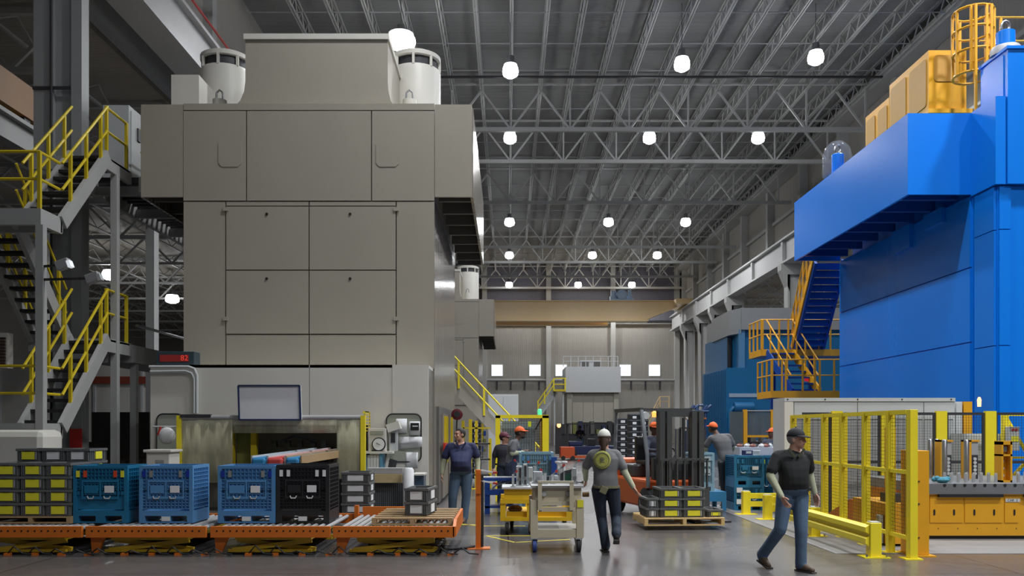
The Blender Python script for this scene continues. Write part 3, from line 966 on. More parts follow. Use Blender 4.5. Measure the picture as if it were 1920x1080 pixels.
# ------------------------------------------------------------------ farther blue press with a grey crown
T = thing('stamping_press', 'farther blue press with a grey crown and an open side bay', 'press', (14.5, 46, 0))
dd = 46.0
mgc = mat('grey_crown', (0.30, 0.31, 0.32), 0.35, var=0.06)
xc = X(1390, dd)
zb_, zt_ = Z(618, dd), Z(577, dd)
MB(T).box(xc, 20.0, dd, 54, zb_, zt_).build('crown', mgc, T)
MB(T).prism([(xc - 0.01, dd + 0.02), (xc - 0.01, 51.5), (xc - 0.42, 51.0), (xc - 0.42, dd + 0.9)], 'xy', zb_ - 0.2, zt_ - 0.03).build('crown_corner', mgc, T)
MB(T).box(xc - 0.1, 19.5, dd + 0.25, 54, 0, zb_).build('body', M_BLUE2, T)
MB(T).box(xc - 0.1, xc + 0.22, dd + 0.1, dd + 0.25, 3.6, zb_).build('bright_post', mat('pale_blue_post', (0.10, 0.26, 0.46), 0.3), T)
xs_ = X(1360, dd)
MB(T).box(xs_, 19.0, dd - 0.2, 51.5, 0, Z(690, dd)).build('base_housing', M_BLUE2, T)
for k in range(14):
    y = dd + 0.1 + k * 0.36
    MB(T).box(xs_ - 0.04, xs_, y - 0.05, y + 0.05, 0.3, 4.9).build('housing_rib', M_BLUE2, T)
MB(T).box(xc - 0.36, xc - 0.12, dd + 1.6, 50.5, 5.0, 6.84).build('side_bay', M_BLUE2, T)
MB(T).box(xc - 0.35, xc - 0.14, dd + 1.5, dd + 1.6, 5.1, 6.8).build('bay_recess', M_DARK, T)
MB(T).tube([(xc - 0.35, dd + 1.4, 6.6), (xc - 0.3, dd + 1.35, 5.9), (xc - 0.25, dd + 1.4, 5.2)], 0.05, 6).build('hose', M_RUB, T)
MB(T).box(X(1365, dd), 18, dd - 0.24, dd - 0.2, Z(745, dd), Z(738, dd)).build('white_stripe', mat('pale_stripe', (0.35, 0.45, 0.55), 0.4), T)
MB(T).cyl((X(1372, dd), dd - 0.45, Z(764, dd)), (X(1408, dd), dd - 0.45, Z(764, dd)), 0.28, n=12).build('accumulator', M_BLUE2, T, True)
MB(T).tube([(X(1372, dd), dd - 0.45, Z(764, dd)), (X(1366, dd), dd - 0.45, Z(770, dd)), (X(1366, dd), dd - 0.4, 1.5)], 0.12, 8).build('pipe', M_BLUE2, T, True)

# ------------------------------------------------------------------ far white press
dd = 88.0
T = thing('stamping_press', 'pale grey press in front of the far end wall', 'press', (X(1110, dd), dd, 0))
mpg = mat('pale_press', (0.55, 0.56, 0.57), 0.4, var=0.04)
mpb = mat('beige_press_body', (0.40, 0.375, 0.31), 0.5, var=0.06)
MB(T).box(X(1060, dd), X(1163, dd), dd - 0.4, dd + 5, Z(736, dd), Z(688, dd)).build('crown', mpg, T)
for px in (1063, 1151):
    MB(T).box(X(px, dd), X(px + 9, dd), dd, dd + 4.5, 0, Z(736, dd)).build('upright', mpb, T)
for i in range(4):
    a = 1074 + i * 19.5
    MB(T).box(X(a, dd) + 0.02, X(a + 19.3, dd) - 0.02, dd + 0.2, dd + 0.3, Z(792, dd), Z(736, dd)).build('shutter_panel', mpb, T)
MB(T).box(X(1072, dd), X(1152, dd), dd + 0.35, dd + 4.5, 0, Z(792, dd)).build('dark_opening', M_DARK, T)
for px in (1056, 1070, 1084, 1098, 1112, 1126, 1140, 1150, 1158):
    MB(T).box(X(px, dd) - 0.04, X(px, dd) + 0.04, dd - 0.2, dd - 0.12, Z(688, dd), Z(668, dd)).build('rail_post', mpg, T)
for py in (669, 678):
    MB(T).tube([(X(1056, dd), dd - 0.16, Z(py, dd)), (X(1158, dd), dd - 0.16, Z(py, dd))], 0.05, 5).build('rail', mpg, T)
MB(T).box(X(1090, dd), X(1128, dd), dd + 1, dd + 2, Z(688, dd), Z(674, dd)).build('top_motor_box', mpg, T)
for px in (1099, 1121):
    MB(T).box(X(px, dd) - 0.35, X(px, dd) + 0.35, dd + 0.95, dd + 1.0, Z(686, dd), Z(677, dd)).build('vent', M_GREYD, T)
# its yellow access stair and platform
T = thing('access_stair', 'small yellow access stair left of the far pale press', 'stair', (X(1030, dd), dd - 1, 0))
MB(T).box(X(1036, dd), X(1059, dd), dd - 1.4, dd - 0.45, Z(735, dd), Z(731, dd)).build('platform', M_YELD, T)
MB(T).bar((X(1038, dd), dd - 0.7, Z(733, dd)), (X(1008, dd), dd - 0.7, Z(775, dd)), 0.9, 0.2, up=(0, 1, 0)).build('flight', M_LGREY, T)
for py in (711, 722):
    MB(T).tube([(X(1060, dd), dd - 1.35, Z(py, dd)), (X(1038, dd), dd - 1.35, Z(py, dd)), (X(1007, dd), dd - 1.35, Z(py + 44, dd))], 0.07, 5).build('rail', M_YEL, T)
for px, py in ((1037, 711), (1058, 711), (1020, 736), (1008, 752)):
    MB(T).box(X(px, dd) - 0.07, X(px, dd) + 0.07, dd - 1.42, dd - 1.28, Z(py + 22, dd), Z(py, dd)).build('rail_post', M_YEL, T)
for px in (1039, 1055):
    MB(T).box(X(px, dd) - 0.08, X(px, dd) + 0.08, dd - 0.8, dd - 0.6, 0, Z(735, dd)).build('support', M_LGREY, T)

# ================================================================== STAIRS
def pitched_rail(T, x, ya, za, yb, zb, m, posts, h=1.05, r=0.028):
    """hand rail and knee rail up a flight, at one side"""
    for hh in (h, h * 0.52):
        MB(T).tube([(x, ya, za + hh), (x, yb, zb + hh)], r, 6).build('hand_rail', m, T, True)
    for k in range(posts):
        t = (k + 0.5) / posts
        y, z = ya + (yb - ya) * t, za + (zb - za) * t
        MB(T).box(x - r, x + r, y - r, y + r, z, z + h).build('rail_post', m, T)


def flight(T, xa, xb, ya, za, yb, zb, n, ms, mt, sw=0.09, sh=0.27):
    for x in (xa, xb):
        MB(T).bar((x, ya, za), (x, yb, zb), sw, sh).build('stringer', ms, T)
    for k in range(n):
        t = (k + 0.5) / n
        y, z = ya + (yb - ya) * t, za + (zb - za) * t
        MB(T).box(min(xa, xb) + 0.02, max(xa, xb) - 0.02, y - 0.12, y + 0.12, z - 0.02, z + 0.04).build('tread', mt, T)


T = thing('stair_tower', 'pale steel stair tower with yellow rails and dark treads at the far left', 'stair', (-9.2, 16.5, 0))
mst = mat('stair_white', (0.42, 0.42, 0.41), 0.5, var=0.08)
mtr = mat('black_tread', (0.02, 0.02, 0.022), 0.6, var=0.1)
xr, xm, xl = -8.52, -9.28, -10.1
ya, yb = 16.3, 18.15
z0, z1, z2, z3 = 1.80, 3.62, 5.72, 7.50
flight(T, xm, xr, ya, z0 - 0.08, yb, z1, 9, mst, mtr)
flight(T, xl, xm - 0.1, yb, z1, ya, z2 - 0.08, 10, mst, mtr)
flight(T, xm, xr, ya, z2 - 0.08, yb, z3, 9, mst, mtr)
flight(T, xl, xm - 0.1, 18.0, 0.0, ya, z0 - 0.05, 8, mst, mtr)
for z in (z0, z2):
    MB(T).box(xl - 0.3, xr, 15.55, 15.65, z - 0.3, z).build('landing_beam', mst, T)
    MB(T).box(xl - 0.3, xr, 16.25, 16.32, z - 0.28, z - 0.04).build('landing_beam', mst, T)
    MB(T).box(xr - 0.09, xr, 15.65, 16.3, z - 0.3, z).build('landing_beam', mst, T)
    MB(T).box(xl - 0.3, xr - 0.09, 15.65, 16.25, z - 0.06, z - 0.02).build('landing_deck', M_GALV, T)
    for hh in (1.05, 0.55):
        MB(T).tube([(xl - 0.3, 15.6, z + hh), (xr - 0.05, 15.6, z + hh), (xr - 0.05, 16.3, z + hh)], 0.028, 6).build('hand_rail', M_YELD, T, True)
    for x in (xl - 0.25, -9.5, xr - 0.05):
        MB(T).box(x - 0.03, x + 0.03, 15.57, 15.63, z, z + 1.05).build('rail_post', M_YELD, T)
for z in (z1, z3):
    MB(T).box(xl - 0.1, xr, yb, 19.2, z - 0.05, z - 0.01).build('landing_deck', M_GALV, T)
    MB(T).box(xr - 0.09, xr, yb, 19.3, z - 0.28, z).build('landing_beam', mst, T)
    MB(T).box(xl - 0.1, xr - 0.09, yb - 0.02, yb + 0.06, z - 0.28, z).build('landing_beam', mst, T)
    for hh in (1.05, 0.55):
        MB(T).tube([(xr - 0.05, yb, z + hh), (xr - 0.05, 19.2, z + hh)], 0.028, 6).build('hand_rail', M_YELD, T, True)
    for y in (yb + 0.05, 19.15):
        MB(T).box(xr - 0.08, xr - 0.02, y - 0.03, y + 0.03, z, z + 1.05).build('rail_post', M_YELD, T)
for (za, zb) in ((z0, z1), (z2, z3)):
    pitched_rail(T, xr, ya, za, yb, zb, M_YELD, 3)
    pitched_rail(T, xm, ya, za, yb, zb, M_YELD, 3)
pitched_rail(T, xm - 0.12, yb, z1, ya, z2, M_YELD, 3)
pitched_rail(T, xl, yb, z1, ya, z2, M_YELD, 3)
for x, y, zt_ in ((xr - 0.02, 15.6, z2 - 0.3), (xl - 0.25, 15.6, z2 - 0.3), (xr - 0.05, 18.6, z3 - 0.28), (xl, 18.6, z3 - 0.28)):
    MB(T).box(x - 0.07, x + 0.07, y - 0.07, y + 0.07, 0, zt_).build('tower_post', mst, T)
# floodlights clamped to the tower
for (px, py) in ((122, 497), (178, 522)):
    F_ = thing('floodlight', 'small %s floodlight clamped to the stair tower' % ('lit' if px == 122 else 'unlit'), 'lamp',
               (X(px, 15.45), 15.4, Z(py, 15.45)))
    c_ = Vector((X(px, 15.45), 15.4, Z(py, 15.45)))
    rr = Matrix.Rotation(R(-20), 3, 'Y')
    MB(F_).cbox(c_, (0.24, 0.16, 0.16), rr).build('head', M_GALV, F_, bevel=0.01)
    MB(F_).cbox(c_ + rr @ Vector((0.12, -0.02, -0.04)), (0.06, 0.13, 0.12), rr).build('lens', mat('flood_lens', (0.8, 0.85, 0.9), 0.3, var=0, emit=0.6) if px == 122 else M_LGREY, F_)
    MB(F_).bar(c_ + Vector((-0.1, 0.05, 0)), (-8.49, 15.58, c_.z), 0.04, 0.04).build('bracket', M_DARK, F_)

# upper catwalk beside the press, with a cabinet on it
T = thing('catwalk', 'grated catwalk running back along the left flank of the press', 'catwalk', (-8.9, 19.3, 0))
for x in (-9.5, -8.3):
    MB(T).box(x - 0.06, x + 0.06, 19.3, 28.5, 7.05, 7.4).build('side_beam', mst, T)
for k in range(30):
    y = 19.4 + k * 0.3
    MB(T).box(-9.44, -8.36, y - 0.05, y + 0.05, 7.3, 7.4).build('grating_bar', M_DARK, T)
for k in range(5):
    y = 19.6 + k * 2.1
    MB(T).box(-9.44, -8.36, y - 0.06, y + 0.06, 7.05, 7.25).build('cross_beam', M_GALV, T)
for y in (22.0, 25.0):
    MB(T).box(-8.24, -7.98, y - 0.05, y + 0.05, 7.1, 7.35).build('wall_bracket', mst, T)
for y in (28.2,):
    MB(T).box(-9.55, -9.4, y - 0.08, y + 0.08, 0, 7.05).build('leg', mst, T)
MB(T).box(-9.5, -6.6, 28.25, 28.45, 5.9, 6.15).build('tie_beam', mst, T)
for hh in (8.45, 7.95):
    MB(T).tube([(-8.3, 19.3, hh), (-8.3, 21.5, hh)], 0.028, 6).build('hand_rail', M_YELD, T, True)
for y in (19.4, 20.4, 21.4):
    MB(T).box(-8.33, -8.27, y - 0.03, y + 0.03, 7.4, 8.45).build('rail_post', M_YELD, T)
T = thing('electrical_cabinet', 'grey electrical cabinet standing on the upper catwalk', 'cabinet', (-9.0, 20, 7.4))
MB(T).box(-9.45, -8.85, 19.9, 21.4, 7.4, 9.25).build('case', M_LGREY, T)
MB(T).box(-8.86, -8.83, 20.0, 21.3, 7.5, 9.15).build('door', M_LGREY, T)
MB(T).box(-8.83, -8.80, 20.3, 20.45, 8.55, 8.85).build('switch', M_DARK, T)
T = thing('mezzanine_platform', 'grey lower platform beside the left flank of the press', 'platform', (-9, 19.4, 3.2))
MB(T).box(-9.55, -8.5, 19.35, 27, 3.2, 3.6).build('edge_beam', mst, T)
for y in (19.6, 26.6):
    MB(T).box(-8.66, -8.52, y - 0.07, y + 0.07, 0, 3.2).build('leg', mst, T)
MB(T).tube([(-8.45, 19.4, 4.05), (-8.45, 24, 4.05)], 0.035, 6).build('pipe', M_STEEL, T)
# side bay runway and crane end truck, far left
T = thing('side_bay_runway', 'pale girder of the side bay runway at the upper left edge', 'girder', (-12.6, 18, 0))
MB(T).box(-12.75, -12.45, 15, 60, 8.9, 9.45).build('web', mst, T)
MB(T).box(-12.9, -12.3, 15, 60, 9.45, 9.55).build('top_flange', mst, T)
MB(T).box(-12.75, -12.45, 30.0, 30.4, 0, 8.9).build('leg', mst, T)
MB(T).box(-12.75, -12.45, 16.0, 16.4, 0, 8.9).build('leg', mst, T)
T = thing('crane_end_truck', 'dull orange crane end truck above the upper left girder', 'crane', (-12.6, 20, 9.55))
mor_ = mat('dull_orange', (0.34, 0.15, 0.02), 0.5, var=0.1)
MB(T).box(-12.85, -12.35, 16.5, 24, 9.7, 10.55).build('box_beam', mor_, T)
for y in (17.2, 22.0, 23.4):
    MB(T).lathe([(0.15, -0.2), (0.15, 0.2)], (-12.6, y, 9.7), 14, 'x').build('wheel', M_DARK, T)
MB(T).box(-12.33, -12.3, 20.3, 20.6, 10.0, 10.3).build('port', M_DARK, T)

# ------------------------------------------------------------------ blue stairs and orange rails behind the blue press
T = thing('press_stair', 'blue stair with golden orange rails climbing to the blue press', 'stair', (9.5, 27.5, 0))
dS = 27.0
xa, xb_ = X(1528, dS), X(1583, dS)
zt_, yt = 7.0, 27.0
zb_, yb_ = 4.35, 29.0
for x in (xa, xb_):
    MB(T).bar((x, yb_, zb_), (x, yt, zt_), 0.09, 0.32).build('stringer', M_BLUES, T)
nt_ = 13
for k in range(nt_):
    t = (k + 0.5) / nt_
    y, z = yb_ + (yt - yb_) * t, zb_ + (zt_ - zb_) * t
    MB(T).box(xa, xb_, y - 0.13, y + 0.13, z - 0.02, z + 0.03).build('tread', M_BLUES, T)
    MB(T).box(xa, xb_, y - 0.13, y - 0.11, z - 0.175, z - 0.02).build('riser', M_BLUES, T)
pitched_rail(T, xa - 0.08, yb_, zb_, yt, zt_ + 0.2, M_ORY, 6, 1.1)
MB(T).bar((xa - 0.07, yb_, zb_ + 0.1), (xa - 0.07, yt, zt_ + 0.1), 0.04, 0.2).build('kick_plate', M_ORY, T)
# middle platform, z about 4.2
def platform(x0, x1, y0, y1, z, posts_front, h=1.0):
    MB(T).box(x0, x1, y0, y1, z - 0.22, z - 0.04).build('platform', M_BLUES, T)
    MB(T).box(x0 - 0.01, x1, y0 - 0.03, y0, z - 0.22, z).build('kick_plate', M_ORY, T)
    MB(T).box(x0 - 0.03, x0, y0, y1, z - 0.22, z).build('kick_plate', M_ORY, T)
    for hh in (h, h * 0.5):
        MB(T).tube([(x0 - 0.01, y1, z + hh), (x0 - 0.01, y0, z + hh), (x1, y0, z + hh)], 0.025, 6).build('hand_rail', M_ORY, T, True)
    for x in posts_front:
        MB(T).box(x - 0.025, x + 0.025, y0 - 0.03, y0 + 0.02, z, z + h).build('rail_post', M_ORY, T)
    for k in range(4):
        y = y0 + (y1 - y0) * k / 3
        MB(T).box(x0 - 0.03, x0 + 0.02, y - 0.025, y + 0.025, z, z + h).build('rail_post', M_ORY, T)
dm = 28.8
zm = Z(655, dm)
platform(X(1428, dm), 12.6, dm, 30.2, zm, [X(p, dm) for p in (1430, 1461, 1478, 1535, 1557, 1580)])
dl = 27.2
zl_ = Z(733, dl)
platform(X(1447, dl), 12.6, dl, 28.7, zl_, [X(p, dl) for p in (1448, 1466, 1473, 1505, 1528, 1537, 1564, 1580)])
for xx in (1437, 1486):
    x = X(xx, dm)
    MB(T).bar((x, dm, zm - 0.1), (x + 0.45, dl + 0.4, zl_), 0.06, 0.25).build('stringer', M_ORY if xx > 1450 else M_BLUES, T)
    for hh in (1.0, 0.5):
        MB(T).tube([(x, dm, zm + hh), (x + 0.45, dl + 0.4, zl_ + hh)], 0.025, 6).build('hand_rail', M_ORY, T, True)
    for k in range(3):
        t = (k + 0.5) / 3
        MB(T).box(x + 0.45 * t - 0.022, x + 0.45 * t + 0.022, dm + (dl + 0.4 - dm) * t - 0.022, dm + (dl + 0.4 - dm) * t + 0.022,
                  zm + (zl_ - zm) * t, zm + (zl_ - zm) * t + 1.0).build('rail_post', M_ORY, T)
for k in range(7):
    t = (k + 0.5) / 7
    x = X(1437, dm) + 0.45 * t
    y, z = dm + (dl + 0.4 - dm) * t, zm - 0.05 + (zl_ - zm) * t
    MB(T).box(x, x + 0.86, y - 0.1, y + 0.1, z - 0.03, z + 0.02).build('tread', M_BLUES, T)
for (x, y, z) in ((9.3, 30.0, zm), (12.3, 30.0, zm), (9.9, 28.5, zl_), (12.3, 28.4, zl_), (10.6, 29.9, zm), (10.2, 28.4, zl_)):
    MB(T).box(x - 0.08, x + 0.08, y - 0.08, y + 0.08, 0, z - 0.22).build('leg', M_BLUES, T)
MB(T).box(X(1509, 28), X(1516, 28), 28.0, 28.05, Z(715, 28), Z(708, 28)).build('red_sign', mat('red_sign', (0.8, 0.03, 0.04), 0.4, var=0, emit=0.4), T)

# ------------------------------------------------------------------ cream stair of the second press
T = thing('access_stair', 'cream stair with yellow hand rails descending from the second cream press', 'stair', (-0.4, 30, 0))
dS = 30.0
mcs = mat('stair_cream', (0.46, 0.43, 0.36), 0.45, var=0.05)
p0, p1 = (X(845, dS), Z(712, dS)), (X(1012, dS), 0.08)
for y in (29.55, 30.35):
    MB(T).bar((p0[0], y, p0[1]), (p1[0], y, p1[1]), 0.06, 0.42).build('stringer', mcs, T)
for k in range(14):
    t = (k + 0.5) / 14
    x, z = p0[0] + (p1[0] - p0[0]) * t, p0[1] + (p1[1] - p0[1]) * t
    MB(T).box(x - 0.12, x + 0.12, 29.58, 30.32, z + 0.02, z + 0.06).build('tread', M_GALV, T)
for hh in (0.95, 0.5):
    MB(T).tube([(p0[0], 29.5, p0[1] + hh), (X(945, dS), 29.5, p0[1] + hh + (p1[1] - p0[1]) * 0.6), (p1[0], 29.5, p1[1] + hh)], 0.035, 6).build('hand_rail', M_YEL, T, True)
for t in (0.1, 0.38, 0.66, 0.94):
    x, z = p0[0] + (p1[0] - p0[0]) * t, p0[1] + (p1[1] - p0[1]) * t
    MB(T).box(x - 0.035, x + 0.035, 29.47, 29.53, z, z + 0.95).build('rail_post', M_YEL, T)
MB(T).box(p0[0] - 1.4, p0[0] + 0.1, 29.5, 30.4, p0[1] - 0.1, p0[1]).build('top_platform', mcs, T)
MB(T).box(p0[0] - 1.35, p0[0] - 1.2, 29.6, 29.75, 0, p0[1] - 0.1).build('leg', mcs, T)

# ================================================================== FENCED DIE STATION ON THE RIGHT
M_WIRE = mat('black_wire', (0.02, 0.02, 0.02), 0.5, var=0)
ZF = 1.95


def wire_panel_y(T, x, ya, yb, za, zb, s=0.05, t=0.004):
    m = MB(T)
    ny, nz = max(1, round((yb - ya) / s)), max(1, round((zb - za) / s))
    m.gridy(ya, yb, za, zb, x + t / 2, ny, nz, t, t)
    return m.build('wire_mesh', M_WIRE, T, kind='stuff')


def wire_panel_x(T, y, xa, xb, za, zb, s=0.05, t=0.004):
    m = MB(T)
    nx, nz = max(1, round((xb - xa) / s)), max(1, round((zb - za) / s))
    m.grid(xa, xb, za, zb, y + t / 2, nx, nz, t, t)
    return m.build('wire_mesh', M_WIRE, T, kind='stuff')


xf = 5.24
T = thing('safety_fence', 'bright yellow framed wire mesh fence receding beside the aisle', 'fence', (xf, 11.15, 0))
ys = [11.15, 11.73, 12.53, 13.37, 14.16, 15.0, 15.72]
MB(T).box(xf - 0.03, xf + 0.07, ys[0] - 0.09, ys[0] + 0.03, 0, ZF).build('end_post', M_YEL, T, bevel=0.004)
MB(T).box(xf - 0.1, xf + 0.13, ys[0] - 0.12, ys[0] + 0.1, 0, 0.015).build('foot_plate', M_YEL, T)
for y in ys[1:]:
    MB(T).box(xf - 0.035, xf + 0.035, y - 0.045, y - 0.006, 0.02, ZF).build('frame_stile', M_YEL, T)
    MB(T).box(xf - 0.035, xf + 0.035, y + 0.006, y + 0.045, 0.02, ZF).build('frame_stile', M_YEL, T)
    MB(T).box(xf - 0.02, xf + 0.06, y - 0.04, y + 0.04, 0, ZF - 0.05).build('post', M_YEL, T)
    MB(T).box(xf - 0.09, xf + 0.12, y - 0.08, y + 0.08, 0, 0.015).build('foot_plate', M_YEL, T)
for i in range(len(ys) - 1):
    a, c = ys[i] + 0.045, ys[i + 1] - 0.045
    for (z, h) in ((0.27, 0.05), (1.13, 0.05), (ZF - 0.03, 0.06)):
        MB(T).box(xf - 0.025, xf + 0.025, a, c, z - h / 2, z + h / 2).build('frame_rail', M_YEL, T)
    wire_panel_y(T, xf, a, c, 0.29, ZF - 0.06)

yk = 15.9
T = thing('safety_fence', 'wire mesh fence with yellow posts behind the steel die table', 'fence', (8, yk, 0))
xs = [X(p, yk) for p in (1490, 1568, 1660, 1763, 1855, 1950)]
for x in xs[1:]:
    MB(T).box(x - 0.1, x + 0.1, yk - 0.06, yk + 0.02, 0, 2.03).build('post', M_YEL, T)
    MB(T).box(x - 0.14, x - 0.1, yk - 0.03, yk + 0.01, 0.1, 2.0).build('frame_stile', M_DARK, T)
    MB(T).box(x + 0.1, x + 0.14, yk - 0.03, yk + 0.01, 0.1, 2.0).build('frame_stile', M_DARK, T)
    MB(T).box(x - 0.16, x + 0.16, yk - 0.12, yk + 0.08, 0, 0.015).build('foot_plate', M_YEL, T)
for i in range(len(xs) - 1):
    a, c = xs[i] + 0.14, xs[i + 1] - 0.14
    for z in (0.14, 1.08, 1.98):
        MB(T).box(a, c, yk - 0.03, yk + 0.01, z - 0.025, z + 0.025).build('frame_rail', M_DARK, T)
    wire_panel_x(T, yk, a, c, 0.16, 1.96)

# --- guard rails
def guard_rail(label, x, ya, yb, posts, far=False):
    T = thing('guard_rail', label, 'barrier', (x, ya, 0), group='yellow guard rails')
    for y in posts:
        MB(T).box(x - 0.075, x + 0.075, y - 0.075, y + 0.075, 0, 0.46).build('post', M_YEL, T, bevel=0.008)
        MB(T).box(x - 0.06, x + 0.06, y - 0.06, y + 0.06, 0.46, 0.475).build('cap', M_LGREY, T)
        MB(T).box(x - 0.17, x + 0.17, y - 0.13, y + 0.13, 0, 0.015).build('foot_plate', M_YEL, T)
        for sx in (-0.13, 0.13):
            MB(T).cyl((x + sx, y - 0.09, 0.015), (x + sx, y - 0.09, 0.05), 0.015, n=6).build('anchor_bolt', M_STEEL, T)
    # ribbed W profile on the aisle side
    px = x - 0.08
    prof = [(0.0, 0.15), (-0.05, 0.19), (-0.05, 0.25), (0.0, 0.28), (0.0, 0.31), (-0.05, 0.34), (-0.05, 0.40), (0.0, 0.43), (0.02, 0.43), (0.02, 0.15)]
    m = MB(T)
    n = len(prof)
    v = [(px + u, ya, w) for u, w in prof] + [(px + u, yb, w) for u, w in prof]
    m.add(v, [tuple(range(n - 1, -1, -1)), tuple(range(n, 2 * n))] + [(k, (k + 1) % n, n + (k + 1) % n, n + k) for k in range(n)])
    m.build('rail_beam', M_YEL, T)
guard_rail('yellow steel guard rail in front of the yellow fence', 4.84, 11.25, 14.6, (11.3, 13.5))
T = thing('guard_rail', 'short yellow guard rail beside the stacked blue bulk containers', 'barrier', (4.8, 16.4, 0), group='yellow guard rails')
for (x, y) in ((4.86, 16.0), (4.72, 16.95)):
    MB(T).box(x - 0.075, x + 0.075, y - 0.075, y + 0.075, 0, 0.46).build('post', M_YEL, T, bevel=0.008)
    MB(T).box(x - 0.06, x + 0.06, y - 0.06, y + 0.06, 0.46, 0.475).build('cap', M_LGREY, T)
    MB(T).box(x - 0.2, x + 0.2, y - 0.13, y + 0.13, 0, 0.015).build('foot_plate', M_YEL, T)
for z in (0.21, 0.37):
    MB(T).box(4.72, 5.6, 16.9, 16.99, z - 0.05, z + 0.05).build('rail_beam', M_YEL, T)
    MB(T).box(4.86, 5.6, 15.96, 16.05, z - 0.06, z + 0.06).build('rail_beam', M_YEL, T)

# --- golden post beside the fence end
T = thing('bumper_post', 'thick golden steel bumper post at the end of the yellow fence', 'post', (5.6, 11.4, 0))
MB(T).box(5.40, 5.60, 11.35, 11.75, 0.02, 1.41).build('post', M_ORY, T, bevel=0.006)
MB(T).box(5.38, 5.66, 11.28, 11.8, 0, 0.02).build('foot_plate', M_ORY, T)
for z in (0.25, 0.7, 1.0):
    MB(T).cyl((5.46, 11.34, z), (5.46, 11.35, z), 0.012, n=6).build('bolt', M_DARK, T)

# --- die table: bolster with plates and pins
yb0 = 13.1
T = thing('bolster_table', 'golden yellow press bolster table with a grey slotted plate', 'die table', (8.2, yb0, 0))
MB(T).box(6.42, 11.0, yb0, 15.3, 0.06, 0.70).build('base', M_ORY, T)
MB(T).box(6.50, 10.9, yb0 + 0.05, 15.2, 0.0, 0.06).build('skid', M_DARK, T)
MB(T).box(6.35, 11.05, yb0 - 0.05, 15.35, 0.70, 0.86).build('plate', mat('die_plate_grey', (0.20, 0.21, 0.22), 0.4, metal=0.3, var=0.12), T)
for (pa, pb, z0_, z1_) in ((1742, 1806, 0.26, 0.66), (1807, 1880, 0.26, 0.66), (1882, 1910, 0.26, 0.66)):
    MB(T).box(X(pa, yb0) + 0.01, X(pb, yb0) - 0.01, yb0 - 0.012, yb0, z0_, z1_).build('access_panel', M_ORY, T)
for px in (1751, 1788, 1826, 1863, 1901):
    x = X(px, yb0)
    MB(T).prism(rounded(x - 0.013, x + 0.013, Z(966, yb0), Z(955, yb0), 0.012, 3), 'xz', yb0 - 0.02, yb0 - 0.004).build('slot', M_HOLE, T)
MB(T).box(X(1757, yb0), X(1877, yb0), yb0 - 0.07, yb0 - 0.02, 0.655, 0.70).build('black_lip', M_BLACK, T)
MB(T).box(X(1917, yb0), 11.0, yb0 - 0.07, yb0 - 0.02, 0.655, 0.70).build('black_lip', M_BLACK, T)
for k in range(9):
    x = X(1768 + k * 18.8, yb0)
    MB(T).lathe([(0.025, -0.055), (0.025, -0.045)], (x, yb0, 0.835), 8, 'y').build('t_slot', M_HOLE, T)
np_ = MB(T).box(X(1884, yb0), X(1911, yb0), yb0 - 0.022, yb0 - 0.01, Z(941, yb0), Z(935, yb0)).build('name_plate', M_LGREY, T)
text('lettering', 'CAR  2', 0.052, (X(1897, yb0), yb0 - 0.0235, Z(938, yb0)), M_DARK, T, ext=0.001)
for k in range(14):
    x = 6.6 + k * 0.3
    MB(T).lathe([(0.008, -0.006), (0.008, 0.0)], (x, yb0, 0.17), 6, 'y').build('bolt', M_DARK, T)

# pins and uprights standing on the plate
def rod(name, x, y, z0, z1, r, label, cat, group, m=None):
    o = MB().lathe([(r, 0), (r, z1 - z0 - r * 0.6), (r * 0.6, z1 - z0)], (0, 0, 0), 10).build(name, m or M_STEEL, None, True)
    o.location = (x, y, z0)
    return tag(o, label, cat, group)
pin0 = None
random.seed(3)
pk = 0
for row, y in enumerate((13.35, 13.62, 13.9)):
    k = -1
    for q in range(18):
        x = 6.92 + q * 0.118 + row * 0.04
        if any(abs(x - xx) < 0.14 for xx in (X(1888, 13.4), X(1775, 14.3), X(1771, 13.9), X(1812, 13.9))) and row == 2 or abs(x - X(1888, 13.4)) < 0.13:
            continue
        k += 1
        lab = 'short steel cushion pin, %s from the left in the %s row on the die plate' % (ORD[k] if k < 16 else 'last', ('front', 'middle', 'back')[row])
        if pin0 is None:
            pin0 = MB().lathe([(0.024, 0), (0.024, 0.13), (0.019, 0.145)], (0, 0, 0), 8).build('cushion_pin', mat('pin_steel', (0.55, 0.56, 0.58), 0.35, metal=0.6, var=0.05), None, True)
            p = pin0
        else:
            p = pin0.copy(); col.objects.link(p)
        p.location = (x, y, 0.86)
        tag(p, lab, 'pin', 'cushion pins, %s row' % ('front', 'middle', 'back')[row])
for i, (px, yy, pt) in enumerate(((1744, 14.5, 823), (1757, 14.6, 823), (1771, 13.9, 824), (1812, 13.9, 824))):
    rod('guide_post', X(px, yy), yy, 0.86, Z(pt, yy), 0.042,
        'tall polished steel guide post, %s from the left' % ORD[i], 'post', 'guide posts on the die plate')
